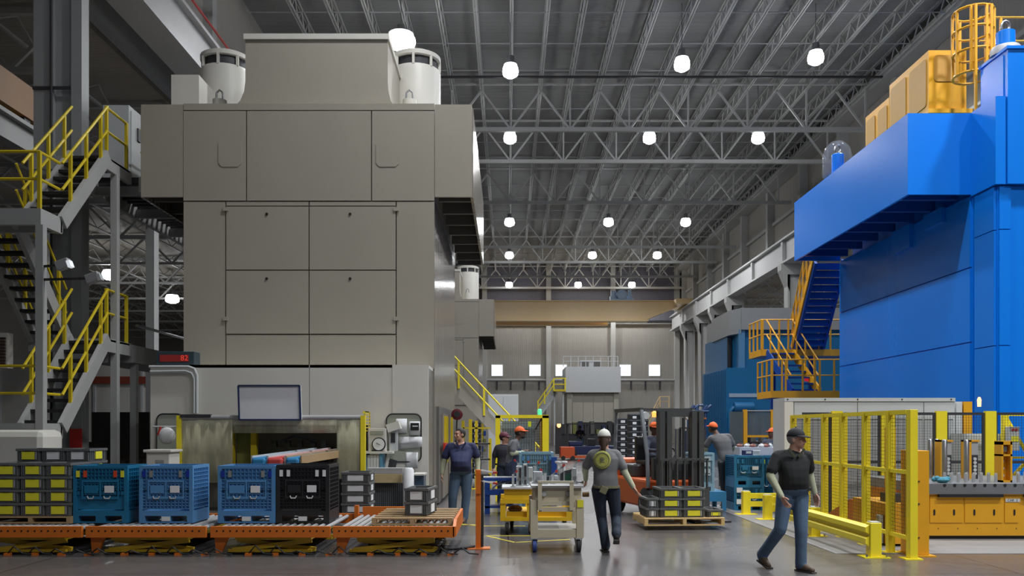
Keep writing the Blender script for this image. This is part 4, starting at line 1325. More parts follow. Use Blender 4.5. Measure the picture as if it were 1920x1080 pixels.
def strip(px, yy, ptop, label):
    T = thing('lift_strip', label, 'die part', (X(px, yy), yy, 0.86))
    x = X(px, yy)
    zt_ = Z(ptop, yy)
    MB(T).box(x - 0.10, x - 0.03, yy, yy + 0.2, 0.86, zt_).build('backing', M_ORY, T)
    MB(T).box(x - 0.10, x + 0.11, yy, yy + 0.2, zt_ - 0.03, zt_).build('cap', M_ORY, T)
    MB(T).box(x - 0.03, x + 0.09, yy + 0.02, yy + 0.16, zt_ - 0.25, zt_ - 0.03).build('weight', M_GALV, T)
    MB(T).box(x - 0.03, x + 0.09, yy + 0.02, yy + 0.16, 0.86, zt_ - 0.25).build('strip', M_DARK, T)
    for k in range(5):
        z = 0.95 + k * (zt_ - 0.25 - 0.95 - 0.05) / 4.3
        MB(T).lathe([(0.028, -0.002), (0.028, 0.02)], (x + 0.03, yy, z), 10, 'y').build('lightening_hole', M_LGREY, T)
strip(1775, 14.3, 825, 'black drilled strip on a golden backing, left one')
strip(1825, 14.3, 825, 'black drilled strip on a golden backing, right one')
T = thing('lift_tower', 'golden upright die tower with round holes at the right of the plate', 'die part', (X(1888, 13.4), 13.4, 0.86))
x = X(1888, 13.4)
zt_ = Z(828, 13.4)
for sx in (-0.085, 0.055):
    MB(T).box(x + sx, x + sx + 0.03, 13.4, 13.6, 0.86, zt_).build('side_plate', M_ORY, T)
MB(T).box(x - 0.055, x + 0.055, 13.52, 13.56, 0.86, zt_).build('web', M_ORY, T)
for z in (0.86, 1.27, 1.45, zt_ - 0.02):
    MB(T).box(x - 0.085, x + 0.085, 13.4, 13.6, z, z + 0.03).build('shelf', M_ORY, T)
for k in range(5):
    z = 0.96 + k * 0.115
    MB(T).lathe([(0.025, -0.01), (0.025, 0.005)], (x, 13.515, z), 10, 'y').build('lightening_hole', M_LGREY, T)
MB(T).box(x - 0.03, x + 0.03, 13.45, 13.51, 1.34, 1.42).build('block', M_STEEL, T)
T = MB().ball((0, 0, 0), (0.11, 0.08, 0.05), 10, 6)
for k in range(6):
    T.ball((random.uniform(-0.11, 0.11), random.uniform(-0.05, 0.05), random.uniform(0, 0.03)), (0.05, 0.045, 0.04), 8, 5)
T = T.build('rag', mat('teal_rag', (0.05, 0.22, 0.30), 0.9, var=0.3, scale=20), None, True)
T.location = (X(1752, 13.5), 13.25, 0.905)
tag(T, 'crumpled teal rag on the left end of the die plate', 'rag')

# golden machine part seen through the yellow fence
T = thing('die_cart', 'golden die cart with a wedge ramp and lever inside the fence', 'cart', (6.0, 13.9, 0))
MB(T).box(5.45, 5.95, 12.3, 13.5, 0.04, 0.62).build('body', M_ORY, T)
MB(T).prism([(13.7, 0.08), (15.0, 0.08), (15.0, 0.2), (14.0, 0.55), (13.7, 0.55)], 'yz', 5.6, 6.2).build('ramp', M_ORG, T)
MB(T).box(5.62, 5.72, 12.6, 12.75, 0.62, 1.72).build('lever_arm', M_ORY, T)
MB(T).box(5.58, 5.78, 12.5, 12.8, 0.62, 0.75).build('clamp', M_DARK, T)
MB(T).cyl((5.40, 12.4, 0.04), (5.40, 12.4, 0.45), 0.05, n=10).build('cylinder', M_GALV, T, True)

# --- long grey cabinet in front of the blue press
T = thing('control_cabinet', 'long pale grey cabinet along the foot of the blue press', 'cabinet', (7.2, 17, 0))
dC = 17.0
xa, xb = X(1470, dC), X(1790, dC)
zt_ = Z(746, dC)
MB(T).box(xa, xb, dC, dC + 0.7, 0.1, zt_).build('case', M_LGREY, T)
MB(T).box(xa + 0.05, xb - 0.05, dC + 0.04, dC + 0.66, 0, 0.1).build('plinth', M_DARK, T)
MB(T).box(xa, xb, dC - 0.03, dC, zt_ - 0.07, zt_).build('top_strip', M_LGREY, T)
es = [1488, 1607, 1731, 1788]
for i in range(3):
    MB(T).box(X(es[i], dC) + 0.01, X(es[i + 1], dC) - 0.01, dC - 0.02, dC, zt_ - 0.42, zt_ - 0.09).build('upper_panel', M_LGREY, T)
    MB(T).box(X(es[i], dC) + 0.01, X(es[i + 1], dC) - 0.01, dC - 0.02, dC, 0.15, zt_ - 0.44).build('door', mat('cabinet_door_grey', (0.36, 0.37, 0.38), 0.5, var=0.06), T)
MB(T).box(xa, X(1486, dC), dC - 0.04, dC, 0.1, zt_ - 0.08).build('corner_post', M_WHITE, T)
for px in (1476, 1546, 1607, 1690, 1782):
    MB(T).cyl((X(px, dC), dC - 0.04, zt_ - 0.03), (X(px, dC), dC - 0.03, zt_ - 0.03), 0.015, n=6).build('bolt', M_DARK, T)
T = thing('control_cabinet', 'upper grey cabinet end rising right of the long pale cabinet', 'cabinet', (X(1797, 17.2), 17.2, 0))
MB(T).box(X(1791, 17.2), X(1804, 17.2), 17.2, 17.8, 0, Z(753, 17.2)).build('case', M_LGREY, T)
MB(T).box(X(1792, 17.2), X(1803, 17.2), 17.18, 17.2, 0.3, Z(756, 17.2)).build('door', M_LGREY, T)
T = thing('golden_column', 'golden square column between cabinet and blue press', 'post', (X(1813, 17.2), 17.2, 0))
MB(T).box(X(1807, 17.2), X(1823, 17.2), 17.2, 17.5, 0.02, Z(753, 17.2)).build('post', M_ORY, T)
MB(T).box(X(1806, 17.2), X(1826, 17.2), 17.15, 17.55, 0, 0.02).build('foot_plate', M_ORY, T)
T = thing('control_cabinet', 'low grey cabinet with two doors behind the mesh fence', 'cabinet', (9, 16.5, 0))
MB(T).box(X(1806, 16.5), X(1888, 16.5), 16.4, 16.95, 0, Z(813, 16.5)).build('case', M_LGREY, T)
for (a, c) in ((1807, 1848), (1849, 1887)):
    MB(T).box(X(a, 16.5) + 0.01, X(c, 16.5) - 0.01, 16.38, 16.4, 0.1, Z(816, 16.5)).build('door', M_LGREY, T)
T = thing('x_braced_gate', 'yellow cross braced gate at the right edge behind the mesh', 'gate', (X(1905, 16.3), 16.3, 0))
g0, g1 = X(1884, 16.3), X(1930, 16.3)
for x in (g0, g1):
    MB(T).box(x - 0.05, x + 0.05, 16.25, 16.35, 0, Z(778, 16.3)).build('post', M_YEL, T)
MB(T).box(g0, g1, 16.27, 16.33, Z(780, 16.3), Z(776, 16.3)).build('top_rail', M_YEL, T)
MB(T).box(g0, g1, 16.27, 16.33, Z(860, 16.3), Z(856, 16.3)).build('mid_rail', M_YEL, T)
MB(T).bar((g0, 16.3, Z(779, 16.3)), (g1, 16.3, Z(858, 16.3)), 0.05, 0.05).build('brace', M_YEL, T)
MB(T).bar((g0, 16.3, Z(910, 16.3)), (g1, 16.3, Z(858, 16.3)), 0.05, 0.05).build('brace', M_YEL, T)
cp = thing('control_box', 'small grey operator box with yellow signs hung on the gate', 'control box', (X(1902, 16.1), 16.1, Z(845, 16.1)))
MB(cp).box(X(1893, 16.1), X(1912, 16.1), 16.1, 16.27, Z(845, 16.1), Z(800, 16.1)).build('case', M_LGREY, cp, bevel=0.005)
MB(cp).box(X(1896, 16.1), X(1909, 16.1), 16.09, 16.1, Z(828, 16.1), Z(818, 16.1)).build('warning_sign', M_LABY, cp)
for px in (1899, 1905):
    MB(cp).lathe([(0.022, -0.02), (0.022, 0)], (X(px, 16.1), 16.1, Z(806, 16.1)), 10, 'y').build('button', M_RED, cp)

# ================================================================== LIFT CONVEYORS, BULK CONTAINERS, TOTES
M_CB1 = mat('teal_bin_plastic', (0.012, 0.155, 0.30), 0.4, var=0.08, scale=4)
M_CB2 = mat('sky_blue_bin_plastic', (0.085, 0.25, 0.50), 0.42, var=0.08, scale=4)
M_CB3 = mat('pale_blue_bin_plastic', (0.20, 0.36, 0.46), 0.45, var=0.10, scale=4)
M_SCIS = mat('scissor_yellow', (0.55, 0.36, 0.015), 0.5, var=0.25, scale=5)
yc0, yc1 = 11.4, 13.2
units = [(-60, 153, 'at the left edge under the tote stack'), (160, 386, 'under the teal and pale blue bins'),
         (394, 619, 'under the blue and black bins'), (624, 852, 'with the wooden pallet at its open end')]
ZC = 0.385
for ui, (pa, pb, where) in enumerate(units):
    xa, xb = X(pa, yc0), X(pb, yc0)
    T = thing('lift_conveyor', 'orange roller lift table ' + where, 'conveyor', ((xa + xb) / 2, yc0, 0), group='orange lift tables')
    for y in (yc0, yc1 - 0.05):
        MB(T).box(xa, xb, y, y + 0.05, 0.245, 0.395).build('side_channel', M_ORG, T, bevel=0.004)
    n = int((xb - xa) / 0.085)
    hole = None
    for k in range(1, n, 1):
        x = xa + k * (xb - xa) / n
        if hole is None:
            hole = MB(T).lathe([(0.013, -0.004), (0.013, 0.002)], (x, yc0, 0.335), 6, 'y').build('axle_hole', M_HOLE, T)
            hx = x
        else:
            share(hole, (x - hx, 0, 0), T)
    nr = int((xb - xa) / 0.095)
    r0 = None
    for k in range(1, nr):
        x = xa + k * (xb - xa) / nr
        if r0 is None:
            r0 = MB(T).cyl((x, yc0 + 0.05, ZC - 0.032), (x, yc1 - 0.05, ZC - 0.032), 0.028, n=8).build('roller', M_GALV, T, True)
            rx = x
        else:
            share(r0, (x - rx, 0, 0), T)
    # scissor lift below
    sa, sb = xa + 0.30, xb - 0.28
    MB(T).box(sa - 0.12, sb + 0.05, yc0 + 0.15, yc1 - 0.2, 0.005, 0.035).build('base_frame', M_DARK, T)
    MB(T).box(sa, sb, yc0 + 0.1, yc1 - 0.15, 0.20, 0.245).build('top_frame', M_SCIS, T)
    for y in (yc0 + 0.16, yc1 - 0.3):
        MB(T).bar((sa - 0.05, y, 0.06), (sb, y, 0.19), 0.05, 0.06).build('scissor_arm', M_SCIS, T)
        MB(T).bar((sa, y + 0.06, 0.19), (sb + 0.04, y + 0.06, 0.06), 0.05, 0.06).build('scissor_arm', M_SCIS, T)
        MB(T).box(sa - 0.1, sb, y - 0.04, y + 0.02, 0.035, 0.07).build('slide_rail', M_SCIS, T)
    MB(T).cyl((sa + 0.1, yc0 + 0.5, 0.1), (sb - 0.3, yc0 + 0.5, 0.12), 0.05, n=10).build('hydraulic_cylinder', M_DARK, T, True)
    MB(T).prism([(xa + 0.03, 0.245), (xa + 0.22, 0.245), (xa + 0.12, 0.03), (xa + 0.05, 0.03)], 'xz', yc0 + 0.08, yc0 + 0.14).build('stop_leg', M_ORG, T)
    random.seed(ui)
    for k in range(5):
        x = sa + 0.2 + k * 0.28
        pts = [(x, yc0 + 0.06, 0.03), (x + 0.1, yc0 + 0.02, 0.09 + random.uniform(-.03, .05)), (x + 0.2, yc0 + 0.05, 0.03), (x + 0.33, yc0 + 0.03, 0.02)]
        MB(T).tube(pts, 0.011, 5).build('cable', M_RUB, T)
    for k in range(4):
        x = sa + 0.15 + k * 0.36
        MB(T).box(x, x + 0.08, yc0 + 0.04, yc0 + 0.1, 0.0, 0.03).build('anchor', M_ORG, T)
    if ui == 3:
        MB(T).prism([(yc0, 0.26), (yc0, 0.395), (yc0 + 0.2, 0.47), (yc1, 0.47), (yc1, 0.26)], 'yz', xb - 0.02, xb + 0.02).build('end_stop', M_ORG, T)
        MB(T).box(xa + 0.1, xa + 0.9, yc1 - 0.05, yc1, 0.395, 0.5).build('back_stop', M_ORG, T)
        MB(T).box(xa - 0.02, xa + 0.04, yc1 - 0.1, yc1, 0.25, 0.52).build('corner_post', M_ORG, T)


def bulk_bin(name, label, x, y, z, w, dp, h, m, lat, latc, solid_low=False, rot=0.0, group='folding bulk bins', labels=2):
    """folding bulk container: corner posts, ribbed walls, drop door, latches, feet"""
    T = thing(name, label, 'bin', (x, y, z), rot, group)
    hw = w / 2
    def B(x0, x1, y0, y1, z0, z1): return MB().box(x0, x1, y0, y1, z0, z1)
    fh = 0.10
    for fx, fw in ((-hw, 0.08), (-0.065, 0.13), (hw - 0.08, 0.08)):
        B(fx, fx + fw, 0, dp, 0, fh).build('foot', m, T)
    MB().box(-hw, hw, 0, dp, fh, fh + 0.07).build('base', m, T)
    for y_ in (0.005, dp - 0.045):
        B(-hw + 0.08, -0.065, y_, y_ + 0.04, 0, 0.02).build('bottom_runner', m, T)
        B(0.065, hw - 0.08, y_, y_ + 0.04, 0, 0.02).build('bottom_runner', m, T)
    wt = 0.03
    B(-hw + 0.01, hw - 0.01, 0.026, wt + 0.016, fh + 0.09, h - 0.03).build('front_wall', m, T)
    B(-hw + 0.01, hw - 0.01, dp - wt - 0.01, dp - 0.012, fh + 0.09, h - 0.03).build('back_wall', m, T)
    B(-hw + 0.026, -hw + wt + 0.012, 0.03, dp - 0.03, fh + 0.09, h - 0.03).build('side_wall', m, T)
    B(hw - wt - 0.012, hw - 0.026, 0.03, dp - 0.03, fh + 0.09, h - 0.03).build('side_wall', m, T)
    r = MB()
    for (za, zb, nz) in ((h * 0.5 if solid_low else fh + 0.1, h * 0.56, 6), (h * 0.56, h - 0.04, 6)):
        r.grid(-hw + 0.05, hw - 0.05, za, zb, 0.028, 13, nz, 0.009, 0.026)
    r.gridy(0.05, dp - 0.05, fh + 0.1, h - 0.04, hw - 0.0, 8, 10, 0.010, 0.026)
    r.gridy(0.05, dp - 0.05, fh + 0.1, h - 0.04, -hw + 0.026, 8, 10, 0.010, 0.026)
    r.build('rib_lattice', m, T, kind='stuff')
    for sx in (-hw, hw - 0.05):
        for sy in (0, dp - 0.05):
            B(sx, sx + 0.05, sy, sy + 0.05, fh + 0.07, h).build('corner_post', m, T)
    for (y0, y1) in ((0, 0.04), (dp - 0.04, dp)):
        B(-hw + 0.05, hw - 0.05, y0, y1, h - 0.035, h).build('rim', m, T)
    for sx in (-hw, hw - 0.04):
        B(sx, sx + 0.04, 0.05, dp - 0.05, h - 0.035, h).build('rim', m, T)
    for i, lx in enumerate((-hw + 0.07, -hw + 0.17, hw - 0.17, hw - 0.07)):
        B(lx - 0.022, lx + 0.022, -0.012, 0.012, h - 0.16, h - 0.07).build('latch', latc[0] if i in (0, 3) else latc[1], T)
    # drop door outline and inset panels
    d_ = B(-hw + 0.12, hw - 0.12, -0.004, 0.006, h - 0.23, h - 0.2).box(-hw + 0.12, hw - 0.12, -0.004, 0.006, h * 0.42, h * 0.46).box(-hw + 0.12, -hw + 0.14, -0.004, 0.006, h * 0.46, h - 0.23).box(hw - 0.14, hw - 0.12, -0.004, 0.006, h * 0.46, h - 0.23).box(-0.01, 0.01, -0.004, 0.006, h * 0.46, h - 0.23).build('drop_door', m, T)
    B(-hw + 0.16, -0.03, -0.006, 0.006, h * 0.52, h * 0.66).build('door_panel', m, d_)
    if labels:
        B(0.06, 0.19, -0.006, 0.004, h * 0.53, h * 0.65).build('paper_label', M_PAPER, d_)
    for lx in (-0.13, 0.1):
        MB().tube([(lx - 0.045, -0.014, h * 0.47), (lx - 0.03, -0.016, h * 0.43), (lx + 0.03, -0.016, h * 0.43), (lx + 0.045, -0.014, h * 0.47)], 0.009, 5).build('finger_grip', lat, d_)
    if labels > 1:
        B(-0.06, 0.06, -0.006, 0.002, 0.03, 0.09).build('foot_label', M_PAPER, T)
    return T


mdb = mat('dark_blue_latch', (0.01, 0.03, 0.30), 0.4)
mred_ = mat('orange_red_latch', (0.65, 0.07, 0.02), 0.4)
mgl = mat('grey_latch', (0.25, 0.25, 0.25), 0.4)
yb_ = 11.9
bulk_bin('bulk_bin', 'teal bulk bin with red and yellow latches', X(188, yb_), yb_, ZC, 0.76, 0.66, 0.80, M_CB1, M_LGREY, (M_LABY, mred_), True, labels=1)
bulk_bin('bulk_bin', 'sky blue bulk bin between the teal bin and the gap', X(311, yb_), yb_, ZC, 0.75, 0.66, 0.80, M_CB2, M_LGREY, (mdb, mgl))
bulk_bin('bulk_bin', 'sky blue bulk bin touching the black bin', X(462, yb_), yb_, ZC, 0.80, 0.66, 0.80, M_CB2, M_LGREY, (mdb, mgl))
bulk_bin('bulk_bin', 'black bulk bin with white latches and labels', X(567, yb_), yb_ + 0.02, ZC, 0.74, 0.70, 0.81, M_BLACK, M_PAPER, (M_PAPER, M_PAPER))

# --- totes
TW, TD, TH = 0.36, 0.56, 0.185
TOTE = {}


def tote(label, x, y, z, group, front='yellow', side='yellow', rot=0.0, w=TW, dp=TD, h=TH):
    key = (front, side, w, dp, h)
    if key in TOTE:
        return dup(TOTE[key], (x, y, z), rot, label, group)
    T = thing('tote', label, 'tote', (x, y, z), rot, group)
    hw = w / 2
    def B(x0, x1, y0, y1, z0, z1): return MB().box(x0, x1, y0, y1, z0, z1)
    b = MB()
    b.box(-hw + 0.02, hw - 0.02, 0.02, dp - 0.02, 0.004, 0.02)
    b.box(-hw + 0.02, hw - 0.02, 0.02, 0.035, 0.02, h - 0.02).box(-hw + 0.02, hw - 0.02, dp - 0.035, dp - 0.02, 0.02, h - 0.02)
    b.box(-hw + 0.02, -hw + 0.035, 0.035, dp - 0.035, 0.02, h - 0.02).box(hw - 0.035, hw - 0.02, 0.035, dp - 0.035, 0.02, h - 0.02)
    b.build('body', M_TOTE, T)
    r = MB()
    for z0_ in (h - 0.035,):
        r.box(-hw, hw, 0, 0.03, z0_, h).box(-hw, hw, dp - 0.03, dp, z0_, h).box(-hw, -hw + 0.03, 0.03, dp - 0.03, z0_, h).box(hw - 0.03, hw, 0.03, dp - 0.03, z0_, h)
    r.build('rim', M_TOTE, T)
    s = MB()
    for k in range(3):
        for sx in (-1, 1):
            xx = sx * (hw - 0.03 - k * 0.025)
            s.box(xx - 0.005, xx + 0.005, 0.004, 0.02, 0.01, h - 0.035)
    for k in range(9):
        yy = 0.04 + k * (dp - 0.08) / 8
        s.box(hw - 0.02, hw - 0.004, yy - 0.005, yy + 0.005, 0.01, h - 0.035)
        s.box(-hw + 0.004, -hw + 0.02, yy - 0.005, yy + 0.005, 0.01, h - 0.035)
    s.build('ribs', M_TOTE, T, kind='stuff')
    fm = {'yellow': M_LABY, 'white': M_PAPER}
    lw = hw * 0.55
    B(-lw, lw * (1.25 if front == 'yellow' else 1), 0.012, 0.02, 0.03, h - 0.045).build('label_card', M_PAPER, T)
    if front == 'yellow':
        B(-lw, lw, 0.006, 0.012, 0.03, h - 0.045).build('front_label', M_LABY, T)
    if side:
        B(hw - 0.02, hw - 0.003, dp * 0.35, dp * 0.7, 0.03, h - 0.045).build('side_label', fm[side], T)
    B(-0.05, 0.05, -0.006, 0.0, h - 0.03, h - 0.008).build('handle', M_TOTE, T)
    TOTE[key] = T
    return T


def pallet(label, x, y, z, w, dp, h=0.12, rot=0.0, m=None, group='wooden pallets'):
    T = thing('pallet', label, 'pallet', (x, y, z), rot, group)
    m = m or M_WOOD
    n = 6
    for k in range(n):
        yy = k * (dp - 0.1) / (n - 1)
        MB().box(-w / 2, w / 2, yy, yy + 0.1, h - 0.02, h).build('deck_board', m, T)
    for xx in (-w / 2, -0.03, w / 2 - 0.06):
        MB().box(xx, xx + 0.06, 0, dp, 0.02, h - 0.02).build('stringer', m, T)
    for yy in (0, dp / 2 - 0.05, dp - 0.1):
        MB().box(-w / 2, w / 2, yy, yy + 0.1, 0, 0.02).build('bottom_board', m, T)
    return T


ys_ = 11.85
zp = ZC + 0.10
pallet('wooden pallet under the grey tote stack at the left edge', X(58, ys_), ys_ - 0.02, ZC, 1.12, 1.16, 0.10)
cols_ = [(X(11, ys_), 'left'), (X(60, ys_), 'middle'), (X(108, ys_), 'right')]
lev = ['bottom', 'second', 'third', 'fourth']
for ci, (x, nm) in enumerate(cols_):
    for k in range(4):
        tote('grey tote with yellow label, %s layer of the %s column, left edge stack' % (lev[k], nm), x, ys_, zp + k * TH,
             'totes stacked at the left edge')
for ci, (x, nm) in enumerate(cols_):
    for k in range(5):
        if k < 4 and ci < 2:
            continue
        tote('grey tote with label, %s of the rear %s column, left edge stack' % (('bottom', 'second', 'third', 'fourth', 'topmost')[k], nm), x - 0.02, ys_ + TD + 0.02,
             zp + k * TH, 'totes stacked at the left edge', 'yellow' if ci == 0 else 'white')
for ci, (x, nm) in enumerate(cols_[:2]):     # what carries the topmost rear totes
    for k in range(4):
        tote('grey tote hidden behind the front stack, %s of the rear %s column' % (lev[k], nm), x - 0.02, ys_ + TD + 0.02, zp + k * TH,
             'totes stacked at the left edge')
# four totes on a dolly behind the table
yd = 14.0
T = thing('tote_dolly', 'low steel dolly under four stacked totes by the bench', 'dolly', (X(666, yd), yd, 0))
MB(T).box(X(666, yd) - 0.24, X(666, yd) + 0.24, yd, yd + 0.6, 0.12, 0.30).build('deck', M_GALV, T)
for sx in (-0.2, 0.2):
    for sy in (0.06, 0.54):
        MB(T).lathe([(0.06, -0.02), (0.06, 0.02)], (X(666, yd) + sx, yd + sy, 0.06), 12, 'x').build('wheel', M_RUB, T)
for k in range(4):
    tote('grey tote with white label, %s of the four stacked beside the bench' % ('bottom', 'second', 'third', 'topmost')[k], X(666, yd), yd, 0.305 + k * 0.17,
         'totes beside the bench', 'white', 'white', 0.0, 0.47, 0.58, 0.17)
# pallet and two totes at the open end
pallet('weathered wooden pallet on the end lift table', -1.31, 11.62, ZC, 1.10, 1.45, 0.10)
for k in range(2):
    tote('charcoal tote with white label, %s of the pair on the pallet' % ('lower', 'upper')[k], X(781, 11.95), 11.9, ZC + 0.105 + k * 0.19,
         'pair of totes on the end pallet', 'white', 'white', R(-7), 0.345, 0.62, 0.19)

# --- orange post at the aisle
T = thing('sensor_post', 'slim orange post on a base plate at the end of the lift tables', 'post', (X(898, 12.14), 12.14, 0))
x = X(898, 12.14)
MB(T).box(x - 0.045, x + 0.025, 12.1, 12.18, 0.012, 1.12).build('post', M_ORG, T, bevel=0.004)
MB(T).box(x - 0.045, x + 0.03, 12.08, 12.1, 0.78, 1.08).build('sensor_cover', M_ORG, T)
MB(T).box(x - 0.16, x + 0.16, 12.02, 12.26, 0, 0.012).build('base_plate', M_ORG, T)
MB(T).tube([(x + 0.045, 12.14, 0.02), (x + 0.05, 12.14, 0.5), (x + 0.045, 12.14, 1.05)], 0.02, 6).build('cable', M_RUB, T)
for z, dx in ((1.08, 0.2), (0.93, 0.2)):
    MB(T).bar((x + 0.03, 12.14, z + 0.03), (x + dx, 12.12, z), 0.03, 0.02).build('sensor_arm', M_PAPER, T)
    MB(T).bar((x + dx, 12.12, z), (x + dx + 0.06, 12.115, z - 0.005), 0.035, 0.025).build('sensor_tip', M_RED, T)
hs = thing('floor_hoses', 'bundle of black hoses lying between the lift table and orange post', 'hose', (-0.75, 12.0, 0))
for k in range(5):
    MB(hs).tube([(-1.15, 11.75 + k * 0.05, 0.10 - k * 0.015), (-0.98, 11.8 + k * 0.06, 0.05), (-0.78, 11.95 + k * 0.05, 0.025), (-0.58, 12.06 + k * 0.02, 0.025), (x - 0.06, 12.13, 0.03)], 0.018, 6).build('hose', M_RUB, hs, True)

# ================================================================== BENCH STATION AT THE GUARD WALL
yw = 16.72
T = thing('work_bench', 'grey topped bench with a plywood front against the guard wall', 'bench', (X(720, yw), yw, 0))
MB(T).box(X(640, yw), X(768, yw), yw, 17.3, Z(884, yw) - 0.05, Z(884, yw)).build('bench_top', M_GALV, T)
MB(T).box(X(688, 16.2), X(755, 16.2), 16.2, 16.55, Z(887, 16.2), Z(878, 16.2)).build('tray', M_GALV, T)
MB(T).box(X(690, 16.2), X(754, 16.2), 16.16, 16.2, Z(905, 16.2), Z(889, 16.2)).build('plywood_front', mat('plywood', (0.50, 0.38, 0.20), 0.7, var=0.12, scale=5, stretch=(1, 6, 6)), T)
MB(T).box(X(694, 16.3), X(760, 16.3), 16.3, 16.36, 0.02, Z(906, 16.2)).build('dark_panel', mat('charcoal_panel', (0.07, 0.075, 0.08), 0.6, bump=0.4, bscale=8, wave='X'), T)
for px in (644, 764):
    MB(T).box(X(px, yw) - 0.03, X(px, yw) + 0.03, yw + 0.1, yw + 0.16, 0, Z(884, yw) - 0.05).build('leg', M_GALV, T)
ztop = Z(884, yw)
T = thing('gauge_shelf', 'pale shelf box with a blue sided file rack on the bench', 'shelf', (X(708, 16.9), 16.9, ztop))
MB(T).box(X(682, 16.9), X(738, 16.9), 16.75, 17.2, Z(850, 16.9), Z(846, 16.9)).build('shelf_top', M_WHITE, T)
MB(T).box(X(684, 16.9), X(689, 16.9), 16.8, 17.2, ztop, Z(850, 16.9)).build('side_panel', mat('light_blue_board', (0.12, 0.32, 0.48), 0.5), T)
MB(T).box(X(713, 16.9), X(718, 16.9), 16.8, 17.2, ztop, Z(850, 16.9)).build('side_panel', MATS['light_blue_board'], T)
for k in range(4):
    MB(T).box(X(690 + k * 5.7, 16.9), X(695 + k * 5.7, 16.9), 16.82, 17.15, ztop, Z(853, 16.9)).build('file_sheet', M_PAPER, T)
MB(T).bar((X(724, 16.9), 16.9, ztop), (X(728, 16.9), 16.9, Z(850, 16.9)), 0.05, 0.05).build('leg', M_WHITE, T)
MB(T).bar((X(732, 16.9), 16.95, ztop), (X(738, 16.9), 16.95, Z(862, 16.9)), 0.03, 0.15).build('binder', M_DARK, T)
T = thing('pressure_gauge_box', 'white instrument box with a large round dial', 'gauge', (X(708, 16.9), 16.9, Z(846, 16.9)))
MB(T).box(X(692, 16.9), X(724, 16.9), 16.85, 17.15, Z(846, 16.9), Z(803, 16.9)).build('case', M_WHITE, T, bevel=0.006)
MB(T).box(X(695, 16.9), X(720, 16.9), 16.84, 16.85, Z(815, 16.9), Z(808, 16.9)).build('screen', mwin, T)
cx_, cz_ = X(710, 16.8), Z(833, 16.8)
MB(T).lathe([(0.135, -0.03), (0.135, 0.02)], (cx_, 16.83, cz_), 24, 'y').build('bezel', M_BLACK, T, True)
dl_ = MB(T).lathe([(0.115, -0.036), (0.115, -0.028)], (cx_, 16.83, cz_), 24, 'y').build('dial_face', M_PAPER, T)
MB(T).bar((cx_ - 0.05, 16.79, cz_ + 0.03), (cx_ + 0.03, 16.79, cz_ - 0.01), 0.008, 0.004).build('needle', M_BLACK, dl_)
MB(T).bar((cx_ - 0.14, 16.82, cz_ - 0.13), (cx_ + 0.09, 16.82, cz_ - 0.155), 0.03, 0.04).build('stand', M_BLACK, T)
MB(T).cbox((X(738, 17.0), 17.05, Z(800, 17.0)), (0.26, 0.25, 0.16), Matrix.Rotation(R(-18), 3, 'Y')).build('printer_hood', M_WHITE, T)
MB(T).box(X(730, 17.0), X(744, 17.0), 17.0, 17.2, Z(846, 16.9), Z(806, 17)).build('keypad_column', M_LGREY, T)
MB(T).box(X(733, 17.0), X(741, 17.0), 16.98, 17.0, Z(830, 17), Z(812, 17)).build('keypad', M_DARK, T)
pp = [('white notice sheet taped high in the rounded window', 742, 763, 785, 812, 0), ('notice with a black printed square in the rounded window', 767, 788, 790, 816, 1),
      ('wide curled document sheet below the notices', 747, 792, 819, 842, 2), ('long sheet hanging from the edge of the wall', 761, 784, 848, 878, 3)]
for (lab, a, c, e, f_, k) in pp:
    dd = 17.365
    T = thing('paper_sheet', lab, 'paper', (X((a + c) / 2, dd), dd, Z(f_, dd)), group='papers at the bench')
    m_ = MB(T)
    n = 6
    v, fc = [], []
    for i in range(n + 1):
        t = i / n
        xx = X(a + (c - a) * t, dd)
        cv = 0.03 * math.sin(t * math.pi) if k < 2 else 0.06 * t * t
        v += [(xx, dd - cv, Z(f_ - (4 * t if k == 2 else 0), dd)), (xx, dd - cv, Z(e, dd))]
    for i in range(n):
        fc.append((2 * i, 2 * i + 2, 2 * i + 3, 2 * i + 1))
    m_.add(v, fc)
    o = m_.build('sheet', M_PAPER, T, True)
    s_ = o.modifiers.new('thick', 'SOLIDIFY'); s_.thickness = 0.003
    if k == 1:
        MB(T).box(X(770, dd), X(786, dd), dd - 0.05, dd - 0.034, Z(807, dd), Z(793, dd)).build('printed_square', M_BLACK, T)
        MB(T).box(X(774, dd), X(784, dd), dd - 0.054, dd - 0.05, Z(800, dd), Z(798, dd)).build('printed_line', M_PAPER, T)
    if k == 2:
        for j in range(5):
            MB(T).box(X(752, dd), X(784, dd), dd - 0.075, dd - 0.055, Z(825 + j * 3, dd), Z(824.6 + j * 3, dd)).build('printed_line', M_GALV, T)
T = thing('paper_roll_stand', 'tall pale paper roll standing at the end of the bench', 'roll', (X(765, 16.0), 16.0, 0))
MB(T).lathe([(0.10, 0), (0.105, 0.02), (0.10, Z(877, 16.0) - 0.04), (0.07, Z(877, 16.0))], (X(766, 16.0), 16.0, 0), 16).build('roll', M_PAPER, T, True)
T = thing('side_tray', 'small white tray table at the wall corner', 'table', (X(790, 16.6), 16.6, 0))
MB(T).box(X(776, 16.6), X(798, 16.6), 16.3, 16.9, Z(890, 16.6), Z(887, 16.6)).build('table_top', M_WHITE, T)
MB(T).box(X(780, 16.6), X(796, 16.6), 16.4, 16.85, Z(915, 16.6), Z(890, 16.6)).build('drawer_case', mat('dark_blue_case', (0.03, 0.07, 0.12), 0.5), T)
for px in (779, 795):
    MB(T).box(X(px, 16.6) - 0.02, X(px, 16.6) + 0.02, 16.5, 16.54, 0, Z(890, 16.6)).build('leg', M_GALV, T)
